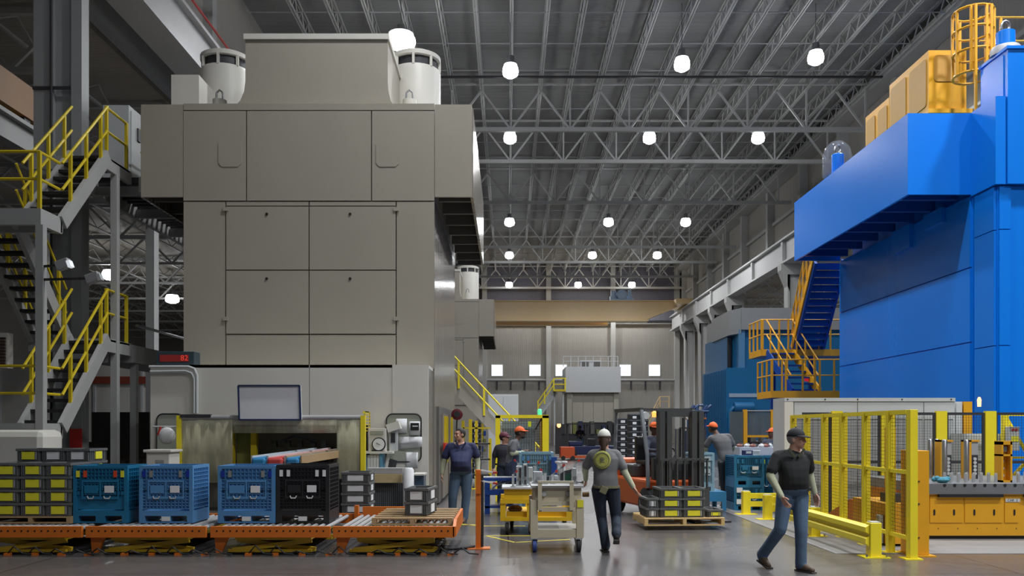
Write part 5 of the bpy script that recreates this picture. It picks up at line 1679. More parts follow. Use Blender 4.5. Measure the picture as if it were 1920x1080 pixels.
# left end: parts box and white coat hook
T = thing('parts_box', 'white lidded parts box at the left end of the guard wall', 'box', (X(300, 16.0), 16.0, 0))
MB(T).box(X(278, 16), X(322, 16), 15.9, 16.4, 0.4, Z(846, 16)).build('box', M_WHITE, T, bevel=0.02)
MB(T).box(X(274, 16), X(326, 16), 15.86, 16.44, Z(848, 16), Z(843, 16)).build('lid', M_WHITE, T, bevel=0.01)
for px in (284, 318):
    MB(T).box(X(px, 16) - 0.03, X(px, 16) + 0.03, 16.1, 16.16, 0, 0.4).build('leg', M_GALV, T)
MB(T).box(X(296, 16), X(312, 16), 15.89, 15.9, Z(868, 16), Z(862, 16)).build('label_strip', M_GALV, T)
T = thing('hanging_bag', 'white plastic bag hanging from a rail beside the curtain guard', 'bag', (X(312, 16.9), 16.9, Z(833, 16.9)))
m_ = MB(T)
m_.ball((X(313, 16.9), 16.9, Z(817, 16.9)), (0.17, 0.05, 0.17), 12, 8)
m_.build('bag', M_PAPER, T, True)
MB(T).tube([(X(285, 16.9), 16.95, Z(800, 16.9)), (X(330, 16.9), 16.92, Z(800, 16.9)), (X(337, 16.6), 16.65, Z(800, 16.9))], 0.02, 6).build('rail', M_LGREY, T)
MB(T).bar((X(296, 16.9), 16.9, Z(816, 16.9)), (X(302, 16.9), 16.88, Z(800, 16.9)), 0.04, 0.02).build('red_tape', M_RED, T)

# belts coming out of the press
for i, (pa, pb, m_, lab) in enumerate(((474, 500, mat('belt_blue', (0.03, 0.22, 0.45), 0.5), 'left blue'), (503, 532, mat('belt_red', (0.55, 0.07, 0.06), 0.5), 'red'),
                                       (538, 562, MATS['belt_blue'], 'right blue'))):
    T = thing('belt_conveyor', '%s belt conveyor sloping out of the press opening' % lab, 'conveyor', (X((pa + pb) / 2, 15.0), 15.0, 0), group='belt conveyors at the press')
    xa, xb = X(pa, 15.0), X(pb, 15.0)
    sh = 0.55
    za, zb = Z(858, 15.0), Z(842, 17.6)
    MB(T).add([(xa, 15.0, za - 0.06), (xb, 15.0, za - 0.06), (xb + sh, 17.6, zb - 0.06), (xa + sh, 17.6, zb - 0.06),
               (xa, 15.0, za), (xb, 15.0, za), (xb + sh, 17.6, zb), (xa + sh, 17.6, zb)],
              [(0, 3, 2, 1), (4, 5, 6, 7), (0, 1, 5, 4), (1, 2, 6, 5), (2, 3, 7, 6), (3, 0, 4, 7)]).build('belt', m_, T)
    MB(T).prism([(xa, za - 0.14), (xb, za - 0.14), (xb, za + 0.0), (xa, za + 0.0)], 'xz', 14.9, 15.0).build('nose_roller', m_, T, bevel=0.04)
    for (xx, s2) in ((xa - 0.02, 0), (xb + 0.02, 0)):
        MB(T).bar((xx, 15.0, za - 0.04), (xx + sh, 17.6, zb - 0.04), 0.03, 0.14).build('side_frame', M_LGREY if i != 2 else M_WOOD, T)
    for yy in (15.1, 17.0):
        MB(T).box((xa + xb) / 2 - 0.03 + sh * (yy - 15) / 2.6, (xa + xb) / 2 + 0.03 + sh * (yy - 15) / 2.6, yy, yy + 0.06, 0, za - 0.08).build('leg', M_DARK, T)

# ================================================================== CARTS IN THE AISLE
def caster(T, x, y, m=None, r=0.085):
    MB(T).lathe([(r * 0.75, -0.03), (r, -0.022), (r, 0.022), (r * 0.75, 0.03)], (x, y, r), 18, 'x').build('wheel', m or M_RUB, T, True)
    MB(T).lathe([(r * 0.45, -0.034), (r * 0.45, 0.034)], (x, y, r), 12, 'x').build('wheel_hub', M_GALV, T)
    for sx in (-0.042, 0.036):
        MB(T).box(x + sx, x + sx + 0.006, y - 0.03, y + 0.03, r, 2 * r + 0.03).build('fork', M_GALV, T)
    MB(T).box(x - 0.05, x + 0.05, y - 0.05, y + 0.05, 2 * r + 0.01, 2 * r + 0.03).build('fork_plate', M_GALV, T)


mck = mat('cart_cream', (0.52, 0.46, 0.33), 0.5, var=0.06)
T = thing('tool_cart', 'cream steel tool cart with a push handle in the aisle', 'cart', (0.72, 11.8, 0))
xa, xb = X(996, 11.8), X(1094, 11.8)
ya, yb = 11.75, 12.6
for x in (xa + 0.04, xb - 0.05):
    for y in (ya + 0.04, yb - 0.05):
        MB(T).box(x - 0.05, x + 0.05, y - 0.05, y + 0.05, 0.20, 0.72).build('leg', mck, T)
MB(T).box(xa, xb, ya, yb, 0.20, 0.31).build('lower_shelf', mck, T)
MB(T).box(xa + 0.05, xb - 0.05, ya + 0.05, yb - 0.05, 0.31, 0.315).build('shelf_mat', mat('pale_mat', (0.48, 0.46, 0.40), 0.6), T)
MB(T).box(xa + 0.03, xb - 0.03, ya + 0.05, yb - 0.03, 0.70, 0.89).build('upper_box', mck, T)
MB(T).box(xa + 0.0, xb - 0.0, ya + 0.0, yb, 0.885, 0.915).build('top_plate', M_GALV, T)
MB(T).box(xa + 0.10, xb - 0.12, ya - 0.01, ya + 0.05, 0.56, 0.62).build('cross_bar', mck, T)
MB(T).box(xa + 0.10, xb - 0.12, ya + 0.02, ya + 0.05, 0.64, 0.70).build('front_bar', mck, T)
for x in (X(1012, 11.8), X(1071, 11.8)):
    MB(T).box(x - 0.028, x + 0.028, ya - 0.04, ya - 0.005, 0.58, 0.97).build('handle_post', mck, T)
MB(T).box(X(1008, 11.8), X(1075, 11.8), ya - 0.045, ya, 0.955, 0.985).build('handle_bar', mck, T)
for x in (X(1020, 11.8), X(1066, 11.8)):
    MB(T).lathe([(0.035, -0.02), (0.04, 0.0), (0.035, 0.02)], (x, ya + 0.04, 0.80), 12, 'y').build('knob', M_GALV, T)
MB(T).box(xb - 0.09, xb - 0.01, ya - 0.02, ya + 0.0, 0.62, 0.72).build('yellow_tag', M_LABY, T)
MB(T).lathe([(0.035, 0), (0.035, 0.09)], (xb, ya + 0.2, 0.78), 10, 'x').build('latch', mat('bronze', (0.2, 0.11, 0.04), 0.4, metal=0.6), T)
caster(T, X(1002, 11.8), 11.78, mat('blue_wheel', (0.03, 0.07, 0.25), 0.5))
caster(T, X(1085, 11.8), 11.78)
caster(T, X(1006, 11.8), 12.55)
caster(T, X(1090, 11.8), 12.55)

T = thing('die_cart', 'bright yellow low die cart behind the cream cart', 'cart', (0.4, 13.7, 0))
myl = mat('cart_yellow', (0.72, 0.46, 0.015), 0.45, var=0.08)
xa, xb = X(938, 13.7), X(1074, 13.7)
MB(T).box(xa, xb, 13.7, 14.8, 0.22, 0.28).build('bottom_frame', myl, T)
for (a, c) in ((938, 948), (988, 1000), (1062, 1074)):
    MB(T).box(X(a, 13.7), X(c, 13.7), 13.7, 13.78, 0.28, 0.52).build('stanchion', myl, T)
    MB(T).box(X(a, 13.7), X(c, 13.7), 14.7, 14.78, 0.28, 0.52).build('stanchion', myl, T)
MB(T).box(xa, xb, 13.68, 13.76, 0.50, 0.57).build('top_rail', myl, T)
MB(T).box(xa, xb, 14.72, 14.8, 0.50, 0.57).build('top_rail', myl, T)
MB(T).box(xa + 0.1, xb - 0.05, 13.8, 14.7, 0.28, 0.36).build('inner_tray', myl, T)
MB(T).box(X(945, 13.7), X(1000, 13.7), 13.72, 14.3, 0.57, 0.74).build('riser_box', myl, T)
MB(T).box(X(941, 13.7), X(1001, 13.7), 13.66, 14.4, 0.735, 0.765).build('board', M_LGREY, T)
MB(T).ball((X(966, 13.7), 13.9, 0.40), (0.12, 0.1, 0.06), 10, 6).build('brown_part', mat('brown_part', (0.10, 0.055, 0.03), 0.5), T, True)
caster(T, X(951, 13.7), 13.76, None, 0.095)
caster(T, X(995, 13.7), 13.76, None, 0.095)
caster(T, X(960, 13.7), 14.7, None, 0.095)
caster(T, X(1066, 13.7), 14.7, None, 0.095)

# fixtures standing on the carts
mgp = mat('fixture_grey', (0.40, 0.42, 0.43), 0.4, var=0.06)
def clamp(label, x, y, z, h, tilt):
    T = thing('toggle_clamp', label, 'clamp', (x, y, z), group='red handled toggle clamps')
    MB(T).box(x - 0.02, x + 0.02, y - 0.02, y + 0.02, z, z + h).build('stand', mgp, T)
    MB(T).box(x - 0.045, x + 0.045, y - 0.04, y + 0.04, z, z + 0.015).build('base', M_STEEL, T)
    MB(T).bar((x, y, z + h), (x + tilt * 0.06, y, z + h + 0.05), 0.02, 0.02).build('arm', M_STEEL, T)
    MB(T).bar((x + tilt * 0.045, y, z + h + 0.038), (x + tilt * 0.07, y, z + h + 0.062), 0.034, 0.03).build('red_grip', M_RED, T)
def plate(label, x0, x1, y, z, h, slots=False):
    T = thing('fixture_block', label, 'fixture', ((x0 + x1) / 2, y, z), group='grey fixture blocks on the carts')
    MB(T).box(x0, x1, y, y + 0.12, z, z + h).build('block', mgp, T, bevel=0.006)
    MB(T).box(x0 - 0.02, x1 + 0.02, y - 0.02, y + 0.14, z, z + 0.02).build('flange', mgp, T)
    MB(T).lathe([(0.03, -0.012), (0.03, 0.0)], ((x0 + x1) / 2, y, z + h * 0.35), 12, 'y').build('bore', M_STEEL, T)
    if slots:
        MB(T).box(x1 - 0.05, x1 - 0.01, y - 0.01, y, z + 0.03, z + h - 0.03).build('slot', M_DARK, T)
zb = 0.765
plate('tall grey fixture block at the left of the yellow cart board', X(968, 13.8), X(979, 13.8), 13.85, zb, 0.33, True)
plate('second tall grey fixture block on the yellow cart board', X(981, 13.8), X(989, 13.8), 13.95, zb, 0.36, True)
plate('wide grey fixture plate behind the cream cart handle', X(991, 13.8), X(1000, 13.8), 14.1, zb, 0.30)
zc = 0.915
plate('low grey fixture plate at the left of the cream cart top', X(1000, 12.2), X(1018, 12.2), 12.25, zc, 0.17)
plate('small grey fixture block in the middle of the cream cart', X(1040, 12.2), X(1048, 12.2), 12.3, zc, 0.11)
plate('grey fixture block at the right corner of the cream cart', X(1074, 12.2), X(1081, 12.2), 12.2, zc, 0.22)
T = thing('fixture_casting', 'black and green casting resting on the cream cart', 'fixture', (X(1055, 12.3), 12.35, zc))
MB(T).prism([(X(1026, 12.3), zc), (X(1073, 12.3), zc), (X(1073, 12.3), zc + 0.2), (X(1060, 12.3), zc + 0.17), (X(1050, 12.3), zc + 0.12), (X(1026, 12.3), zc + 0.09)], 'xz', 12.42, 12.5).build('casting', M_DARK, T)
MB(T).box(X(1060, 12.3), X(1072, 12.3), 12.4, 12.42, zc + 0.02, zc + 0.13).build('green_panel', mat('dark_green', (0.01, 0.06, 0.035), 0.4), T)
for k in range(4):
    MB(T).box(X(1030 + k * 9, 12.3), X(1033 + k * 9, 12.3), 12.39, 12.42, zc, zc + 0.1 + 0.02 * k).build('pin', M_STEEL, T)
for i, (px, y, z, h, t, w) in enumerate(((962, 13.75, zb, 0.20, 1, 'at the front left of the yellow cart board'), (972, 14.25, zb, 0.36, -1, 'high at the back of the yellow cart board'),
        (985, 14.3, zb, 0.33, 1, 'behind the second tall fixture block'), (1003, 12.5, zc, 0.24, 1, 'at the back left of the cream cart'), (1022, 12.15, zc, 0.15, -1, 'left of the casting'),
        (1036, 12.2, zc, 0.13, 1, 'in front of the casting'), (1050, 12.5, zc, 0.2, 1, 'behind the casting'), (1078, 12.5, zc, 0.27, 1, 'tallest, at the right end of the cream cart'))):
    clamp('red handled toggle clamp ' + w, X(px, y), y, z, h, t)
for i, px in enumerate((1047, 1057)):
    T = thing('fixture_spool', 'pale turned spool standing on the cream cart, %s' % ('left' if i == 0 else 'right'), 'fixture', (X(px, 12.52), 12.52, zc))
    MB(T).lathe([(0.045, 0), (0.045, 0.03), (0.022, 0.05), (0.022, 0.27), (0.055, 0.29), (0.055, 0.31)], (X(px, 12.52), 12.52, zc), 14).build('spool', M_PAPER, T, True)
T = thing('coiled_part', 'dull steel coil lying on the right of the cream cart', 'part', (X(1087, 12.1), 12.1, zc))
MB(T).tube([(X(1087, 12.1) + 0.05 * math.cos(a), 12.1 + 0.05 * math.sin(a), zc + 0.015 + a * 0.002) for a in [k * 0.6 for k in range(22)]], 0.012, 5).build('coil', M_STEEL, T)

# blue table with trays
T = thing('blue_table', 'blue steel table with trays of white parts left of the carts', 'table', (-0.1, 17.5, 0))
mbt = mat('table_blue', (0.01, 0.06, 0.30), 0.4, var=0.08)
xa, xb, ya, yb = X(909, 17.1), 0.75, 17.0, 17.38
for x in (xa + 0.05, xb - 0.05):
    for y in (ya + 0.05, yb - 0.05):
        MB(T).box(x - 0.05, x + 0.05, y - 0.05, y + 0.05, 0, 0.70).build('leg', mbt, T)
MB(T).box(xa - 0.05, xb, ya - 0.03, yb, 0.66, 0.72).build('table_top', mbt, T)
MB(T).box(xa - 0.05, xb, ya, yb - 0.02, 0.72, 0.735).build('top_mat', M_GALV, T)
MB(T).box(xa, xb, ya - 0.02, yb, 0.38, 0.48).build('tray_shelf', mbt, T)
MB(T).box(xa, xb, ya, yb, 0.12, 0.16).build('lower_shelf', mbt, T)
T = thing('stamped_part', 'curved white stamped panel lying in the blue table tray', 'part', (X(945, 17.4), 17.4, 0.48))
pts = []
m_ = MB(T)
v, f = [], []
for i in range(9):
    t = i / 8
    x = X(923, 17.4) + t * 0.75
    z = 0.485 + 0.16 * math.sin(t * math.pi) ** 0.7
    v += [(x, 17.03, z), (x, 17.32, z + 0.02)]
for i in range(8):
    f.append((2 * i, 2 * i + 2, 2 * i + 3, 2 * i + 1))
m_.add(v, f)
o = m_.build('panel', M_PAPER, T, True)
o.modifiers.new('thick', 'SOLIDIFY').thickness = 0.012

# container where the orange cap worker stands
bulk_bin('bulk_bin', 'pale blue bulk bin in front of the orange capped worker', X(1006, 16.3), 16.3, 0.0, 0.66, 0.60, 1.25, M_CB3, M_LGREY, (M_CB2, M_CB2), group='bins along the aisle', labels=1)
T = thing('blue_barrel_post', 'small blue plastic stanchion beside the pale blue bin', 'post', (X(1040, 16.2), 16.2, 0))
MB(T).box(X(1034, 16.2), X(1044, 16.2), 16.15, 16.25, 0.02, Z(857, 16.2)).build('post', mbt, T)
MB(T).box(X(1030, 16.2), X(1048, 16.2), 16.1, 16.3, 0, 0.02).build('foot', mbt, T)

# yellow mesh gate frame
yg = 20.0
T = thing('mesh_gate', 'yellow framed wire mesh gate with a grey panel behind the worker', 'gate', (X(980, yg), yg, 0))
for (a, c, w) in ((929, 938, 0), (1017, 1029, 0)):
    MB(T).box(X(a, yg), X(c, yg), yg, yg + 0.12, 0, Z(779, yg)).build('post', M_YEL, T)
MB(T).box(X(929, yg), X(1029, yg), yg, yg + 0.1, Z(784, yg), Z(778, yg)).build('top_rail', M_YEL, T)
MB(T).box(X(1014, yg + .4), X(1022, yg + .4), yg + 0.1, yg + 1.2, 0.02, Z(782, yg)).build('return_post', M_ORY, T)
wire_panel_x(T, yg + 0.05, X(938, yg), X(1017, yg), 0.2, Z(785, yg), 0.06, 0.006)
MB(T).box(X(941, yg), X(1004, yg), yg + 0.2, yg + 0.25, 0.05, Z(790, yg)).build('grey_panel', mat('slate_panel', (0.30, 0.36, 0.38), 0.5), T)
MB(T).box(X(990, yg), X(996, yg), yg - 0.01, yg + 0.03, Z(800, yg), Z(790, yg)).build('yellow_tag', mat('lime_tag', (0.62, 0.68, 0.02), 0.5, var=0), T)
MB(T).bar((X(1004, yg), yg + 0.1, Z(806, yg)), (X(1016, yg), yg + 0.1, Z(784, yg)), 0.03, 0.03).build('strut', M_DARK, T)
MB(T).lathe([(0.05, 0), (0.05, 0.12), (0.03, 0.14)], (X(1012, yg), yg + 0.05, Z(778, yg)), 8).build('green_lamp', mat('green_lamp', (0.1, 0.7, 0.35), 0.3, var=0, emit=0.8), T, True)
T = thing('control_cabinet', 'pale grey plant cabinet behind the mesh gate', 'cabinet', (X(943, 35), 35, 0))
MB(T).box(X(915, 35), X(972, 35), 35, 36.2, 0, Z(739, 35)).build('case', M_LGREY, T)
for (a, c) in ((917, 943), (944, 970)):
    MB(T).box(X(a, 35), X(c, 35), 34.97, 35, 0.2, Z(742, 35)).build('door', M_LGREY, T)
T = thing('hose_reel', 'dark red hose reel hanging at the corner of the near press', 'hose reel', (X(857, 22.5), 22.5, Z(790, 22.5)))
cx_, cz_ = X(857, 22.5), Z(777, 22.5)
MB(T).lathe([(0.13, -0.05), (0.15, -0.04), (0.15, 0.08), (0.13, 0.09)], (cx_, 22.5, cz_), 18, 'y').build('drum', mat('dark_red', (0.13, 0.012, 0.02), 0.4), T, True)
MB(T).lathe([(0.08, -0.07), (0.08, -0.05)], (cx_, 22.5, cz_), 12, 'y').build('hub', M_DARK, T)
MB(T).box(cx_ - 0.16, cx_ - 0.02, 22.6, 22.66, cz_ - 0.05, cz_ + 0.05).build('wall_bracket', M_GALV, T)
MB(T).tube([(cx_, 22.48, cz_ - 0.14), (cx_ - 0.02, 22.46, cz_ - 0.6), (cx_ - 0.05, 22.5, cz_ - 0.9)], 0.02, 6).build('hose', M_RUB, T)
T = thing('wall_sign', 'red safety sign on the side of the near press', 'sign', (X(838, 20.5), 20.5, 1.2))
MB(T).box(-1.47, -1.42, 19.3, 19.9, 1.12, 1.38).build('plate', M_RED, T)
T = thing('yellow_stand', 'slim yellow stand beside the second press', 'stand', (X(882, 24), 24, 0))
MB(T).box(X(879, 24), X(885, 24), 23.95, 24.05, 0.02, Z(786, 24)).build('post', M_YELD, T)
MB(T).box(X(872, 24), X(892, 24), 23.9, 24.1, 0, 0.02).build('foot', M_YELD, T)
# dark rack of small boxes behind the navy shirted man
def box_rack(label, px0, px1, d, ptop, pbot, ncol, nrow, grp):
    x0, x1 = X(px0, d), X(px1, d)
    z0, z1 = max(0.0, Z(pbot, d)), Z(ptop, d)
    w, h = (x1 - x0) / ncol, (z1 - z0 - 0.12) / nrow
    b0 = None
    pl = MB().box(x0 - 0.05, x1 + 0.05, d, d + 0.9, 0.0, 0.06)
    for xx in (x0, (x0 + x1) / 2 - 0.05, x1 - 0.1):
        pl.box(xx, xx + 0.1, d, d + 0.9, 0.06, 0.12)
    o = pl.build('skid', M_LGREY)
    tag(o, 'pale skid under ' + label, 'skid', 'skids under tote stacks')
    for c in range(ncol):
        for r in range(nrow):
            lab = 'dark tote with white card, %s %s up in %s' % ('column %s,' % ORD[c] if ncol > 1 else '', ORD[r], label)
            if b0 is None:
                T = thing('tote', lab, 'tote', (x0, d, 0.12), group=grp)
                MB().box(0.01, w - 0.01, 0, 0.85, 0.0, h - 0.05).build('body', M_BLACK, T)
                MB().box(0, w - 0.004, -0.015, 0.86, h - 0.05, h - 0.004).build('rim', mat('rack_rim', (0.10, 0.11, 0.13), 0.5), T)
                MB().box(w * 0.3, w * 0.7, -0.01, 0.0, h * 0.2, h * 0.62).build('label_card', M_PAPER, T)
                b0 = T
            else:
                dup(b0, (x0 + c * w, d, 0.12 + r * h), None, ' '.join(lab.split()), grp)
            if b0 is not None and c == 0 and r == 0:
                b0['label'] = ' '.join(lab.split())
box_rack('the stack right of the white capped walker', 1158, 1178, 38, 784, 876, 1, 8, 'dark totes stacked right of the walker')
box_rack('the taller stack beside the forklift', 1181, 1216, 36, 776, 880, 2, 9, 'dark totes stacked beside the forklift')
box_rack('the rack behind the navy shirted man', 884, 902, 27, 790, 905, 1, 10, 'dark totes behind the navy shirted man')

T = thing('parts_rack', 'yellow framed rack of dark bins under the cream stair', 'rack', (X(905, 24.5), 24.5, 0))
for px in (868, 893, 919):
    MB(T).box(X(px, 24.5) - 0.04, X(px, 24.5) + 0.04, 24.5, 24.6, 0, Z(789 if px < 900 else 822, 24.5)).build('upright', M_YELD, T)
for z in (0.35, 0.8, 1.25, 1.7):
    MB(T).box(X(868, 24.5), X(919, 24.5), 24.5, 25.2, z, z + 0.04).build('shelf', M_YELD if z > 1.5 else M_DARK, T)
random.seed(9)
for z in (0.39, 0.84, 1.29):
    for k in range(5):
        x = X(870 + k * 9.6, 24.5)
        o = MB().box(x, x + 0.12, 24.55, 25.1, z, z + random.uniform(0.16, 0.34)).box(x + 0.02, x + 0.10, 24.54, 24.55, z + 0.04, z + 0.1).build('rack_bin', [M_DARK, mbt, mgrn, M_BLACK, M_GREYD][(k + int(z * 10)) % 5], T)
# ================================================================== FORKLIFT WITH ITS LOAD
T = thing('forklift', 'dark forklift with orange body carrying a pallet of totes', 'forklift', (X(1247, 16.4), 16.4, 0), R(14))
mfl = mat('forklift_charcoal', (0.06, 0.065, 0.07), 0.4, var=0.1)
mfo = mat('forklift_orange', (0.70, 0.13, 0.03), 0.4, var=0.06)
mfg = mat('forklift_pillar_grey', (0.20, 0.22, 0.24), 0.4)
def B(x0, x1, y0, y1, z0, z1): return MB().box(x0, x1, y0, y1, z0, z1)
for sx in (-0.44, -0.30, 0.20, 0.34):
    B(sx, sx + 0.10, -0.75, -0.58, 0.06, 2.02).build('mast_channel', mfl, T)
for z in (0.35, 1.05, 1.92):
    B(-0.44, 0.44, -0.66, -0.58, z, z + 0.12).build('mast_cross_member', mfl, T)
MB().cyl((-0.06, -0.64, 0.1), (-0.06, -0.64, 1.7), 0.035, n=10).build('lift_cylinder', M_STEEL, T, True)
MB().cyl((0.08, -0.64, 0.1), (0.08, -0.64, 1.9), 0.03, n=10).build('lift_chain', M_DARK, T, True)
B(-0.5, 0.5, -0.85, -0.76, 0.14, 0.62).build('fork_carriage', mfl, T)
for sx in (-0.34, 0.22):
    B(sx, sx + 0.12, -1.95, -0.8, 0.09, 0.13).build('fork', M_DARK, T)
for k in range(7):
    x = -0.46 + k * 0.15
    B(x, x + 0.025, -0.86, -0.82, 0.62, 1.15).build('load_backrest_bar', mfl, T)
B(-0.48, 0.48, -0.86, -0.82, 1.12, 1.16).build('load_backrest_bar', mfl, T)
B(-0.55, 0.55, -0.4, 1.45, 0.22, 0.75).build('body', mfo, T, bevel=0.05)
B(-0.55, 0.55, 1.2, 1.75, 0.18, 1.10).build('counterweight', mfo, T, bevel=0.08)
B(-0.45, 0.45, 0.55, 1.25, 0.75, 1.0).build('battery_hood', mfl, T, bevel=0.04)
B(-0.26, 0.26, 0.35, 0.85, 0.98, 1.08).build('seat', M_BLACK, T, bevel=0.03)
B(-0.26, 0.26, 0.78, 0.92, 1.05, 1.55).build('seat_back', M_BLACK, T, bevel=0.03)
B(-0.4, 0.4, -0.38, -0.25, 0.75, 1.15).build('dashboard', mfl, T)
MB().tube([(0.0 + 0.17 * math.cos(a), -0.1 + 0.06 * math.sin(a), 1.25 + 0.12 * math.sin(a)) for a in [2 * math.pi * k / 12 for k in range(13)]], 0.015, 6).build('steering_wheel', M_BLACK, T)
for sx in (-0.56, 0.50):
    MB().tube([(sx + 0.03, -0.42, 0.6), (sx + 0.03, -0.38, 1.2), (sx + 0.03, -0.1, 2.05)], 0.04, 8).build('guard_pillar', mfg, T, True)
    MB().tube([(sx + 0.03, 1.3, 1.0), (sx + 0.03, 1.2, 2.05)], 0.04, 8).build('guard_pillar', mfg, T, True)
    B(sx, sx + 0.06, -0.12, 1.25, 2.03, 2.10).build('guard_roof_rail', mfl, T)
for k in range(7):
    y = -0.1 + k * 0.21
    B(-0.52, 0.52, y, y + 0.05, 2.05, 2.09).build('guard_roof_bar', mfl, T)
for sx in (-0.58, 0.40):
    for y, r in ((-0.3, 0.30), (1.2, 0.24)):
        MB().lathe([(r * 0.8, 0), (r, 0.03), (r, 0.15), (r * 0.8, 0.18)], (sx, y, r), 20, 'x').build('wheel', M_RUB, T, True)
        MB().lathe([(r * 0.5, -0.01), (r * 0.5, 0.19)], (sx, y, r), 14, 'x').build('wheel_hub', M_LGREY, T)
for sx in (-0.45, 0.42):
    MB().lathe([(0.07, -0.05), (0.08, 0.03), (0.03, 0.06)], (sx, -0.1, 1.95), 10, 'y').build('headlight', M_LGREY, T, True)
MB().lathe([(0.05, 0), (0.05, 0.1), (0.02, 0.12)], (0.0, 0.5, 1.93), 10).build('beacon', mat('amber_beacon', (1.0, 0.42, 0.08), 0.3, var=0, emit=1.5), T, True)

Lx, Ly = X(1283, 14.35), 14.3
mpw = mat('fresh_pine', (0.66, 0.46, 0.20), 0.7, var=0.15, scale=6, stretch=(1, 8, 8))
pallet('fresh pine pallet carried low on the forklift forks', Lx, Ly, 0.075, 1.36, 1.0, 0.13, R(3), mpw)
zz_ = 0.205
for k in range(3):
    for c in range(2):
        tote('load tote with yellow label, %s layer, %s column on the forklift' % (('bottom', 'middle', 'top')[k], ('left', 'right')[c]), Lx - 0.22 + c * 0.39, Ly + 0.05 + 0.02 * c, zz_ + k * 0.165,
             'totes on the forklift load', 'yellow', 'white', R(3), 0.385, 0.58, 0.165)
    if k < 2:
        tote('load tote with white cards, %s layer at the left end of the forklift load' % ('bottom', 'middle')[k], Lx - 0.53, Ly + 0.04, zz_ + k * 0.165,
             'totes on the forklift load', 'white', 'white', R(3), 0.22, 0.58, 0.165)
tote('single load tote at the right end of the forklift pallet', Lx + 0.545, Ly + 0.12, zz_, 'totes on the forklift load', 'yellow', 'white', R(3), 0.27, 0.5, 0.13)

# ================================================================== MIDDLE RIGHT: BINS, TABLE, CAGE, SCREEN
T = thing('bin_stand', 'low blue steel stand under the pale blue wire bin', 'stand', (X(1328, 17.6), 17.6, 0))
mbs = mat('stand_blue', (0.02, 0.18, 0.38), 0.4)
xa, xb = X(1300, 17.6), X(1362, 17.6)
MB(T).box(xa, xb, 17.6, 18.5, 0.20, 0.40).build('deck', mbs, T)
for x in (xa, xb - 0.09):
    for y in (17.6, 18.4):
        MB(T).box(x, x + 0.09, y, y + 0.09, 0, 0.20).build('leg', mbs, T)
Tb = bulk_bin('bulk_bin', 'faded blue bulk bin on a low stand behind the forklift load', X(1319, 17.65), 17.65, 0.40, 0.46, 0.75, 0.80, M_CB3, M_LGREY, (M_CB3, M_CB3), group='bins along the aisle', labels=0)
for x in (-0.12, 0.08):
    for z in (0.38, 0.52, 0.64):
        MB().box(x - 0.06, x + 0.06, -0.016, 0.0, z, z + 0.09).build('window_panel', mat('pale_panel', (0.36, 0.46, 0.50), 0.5), Tb)
Tb = bulk_bin('bulk_bin', 'deep teal bulk bin, lower of the pair at the yellow guard rail', X(1405, 17.7), 17.7, 0.0, 0.62, 0.75, 0.52, M_CB1, M_LGREY, (M_CB1, M_CB1), True, group='bins along the aisle', labels=0)
for z in (0.14, 0.38):
    MB().box(-0.27, -0.15, -0.03, -0.012, z, z + 0.10).build('paper_label', M_PAPER, Tb)
bulk_bin('bulk_bin', 'deep teal bulk bin, upper of the pair at the yellow guard rail', X(1405, 17.7), 17.7, 0.52, 0.62, 0.75, 0.62, M_CB1, M_LGREY, (M_CB1, M_CB1), group='bins along the aisle', labels=1)
bulk_bin('bulk_bin', 'deep teal bulk bin half hidden by the black shirted walker', X(1448, 18.1), 18.1, 0.0, 0.5, 0.75, 1.12, M_CB1, M_LGREY, (M_LABY, M_CB1), group='bins along the aisle', labels=0)
for i, (px, dx) in enumerate(((1402, 0.0), (1416, 0.05))):
    o = MB().cbox((0, 0, 0.05), (0.2, 0.15, 0.1), Matrix.Rotation(R(10 - 25 * i), 3, 'Z')).build('carton', M_PAPER if i else mat('dark_carton', (0.03, 0.03, 0.12), 0.6))
    o.location = (X(px, 18.0), 18.0, 1.145 - 0.0)
    tag(o, ('small white carton' if i else 'small dark blue carton') + ' on the rim of the upper teal bin', 'carton')
    MB().cbox((0, -0.077, 0.06), (0.12, 0.004, 0.05), Matrix.Rotation(R(10 - 25 * i), 3, 'Z')).build('label', M_LGREY, o)
MB().box(X(1395, 17.7), X(1425, 17.7), 17.75, 18.35, 1.125, 1.145).build('bin_lid', M_CB1)  # bin lid laid flat on top of the upper teal bin
tag(bpy.data.objects['bin_lid'], 'flat teal lid lying on the upper teal bin', 'board')
T = thing('sorting_table', 'pale grey sorting table heaped with parts behind the bins', 'table', (X(1425, 20), 20, 0))
MB(T).box(X(1378, 20), X(1456, 20), 19.6, 20.8, Z(838, 20) - 0.28, Z(838, 20) - 0.0).build('table_top', mat('pale_blue_grey', (0.36, 0.40, 0.48), 0.4), T)
for px in (1382, 1450):
    MB(T).box(X(px, 20) - 0.04, X(px, 20) + 0.04, 19.8, 19.88, 0, Z(838, 20) - 0.28).build('leg', M_GALV, T)
random.seed(11)
for k in range(9):
    px = 1384 + k * 7.5
    o = MB().ball((0, 0, 0.03), (0.09, 0.08, 0.045), 8, 5).box(-0.06, 0.06, -0.01, 0.01, 0.0, 0.09).build('small_part', [mat('small_part_brown', (0.20, 0.07, 0.05), 0.5), M_DARK, M_LGREY][k % 3], None, True)
    o.location = (X(px, 20.1), 19.9 + random.uniform(-0.1, 0.3), Z(838, 20))
    o.rotation_euler = (0, 0, random.uniform(0, 3))
    tag(o, '%s small stamped part on the sorting table, %s from its left end' % (('reddish', 'black', 'grey')[k % 3], ORD[k]), 'part', 'small parts on the sorting table')
T = thing('guard_screen', 'yellow framed clear guard screen behind the sorting table', 'guard', (X(1423, 23), 23, 0))
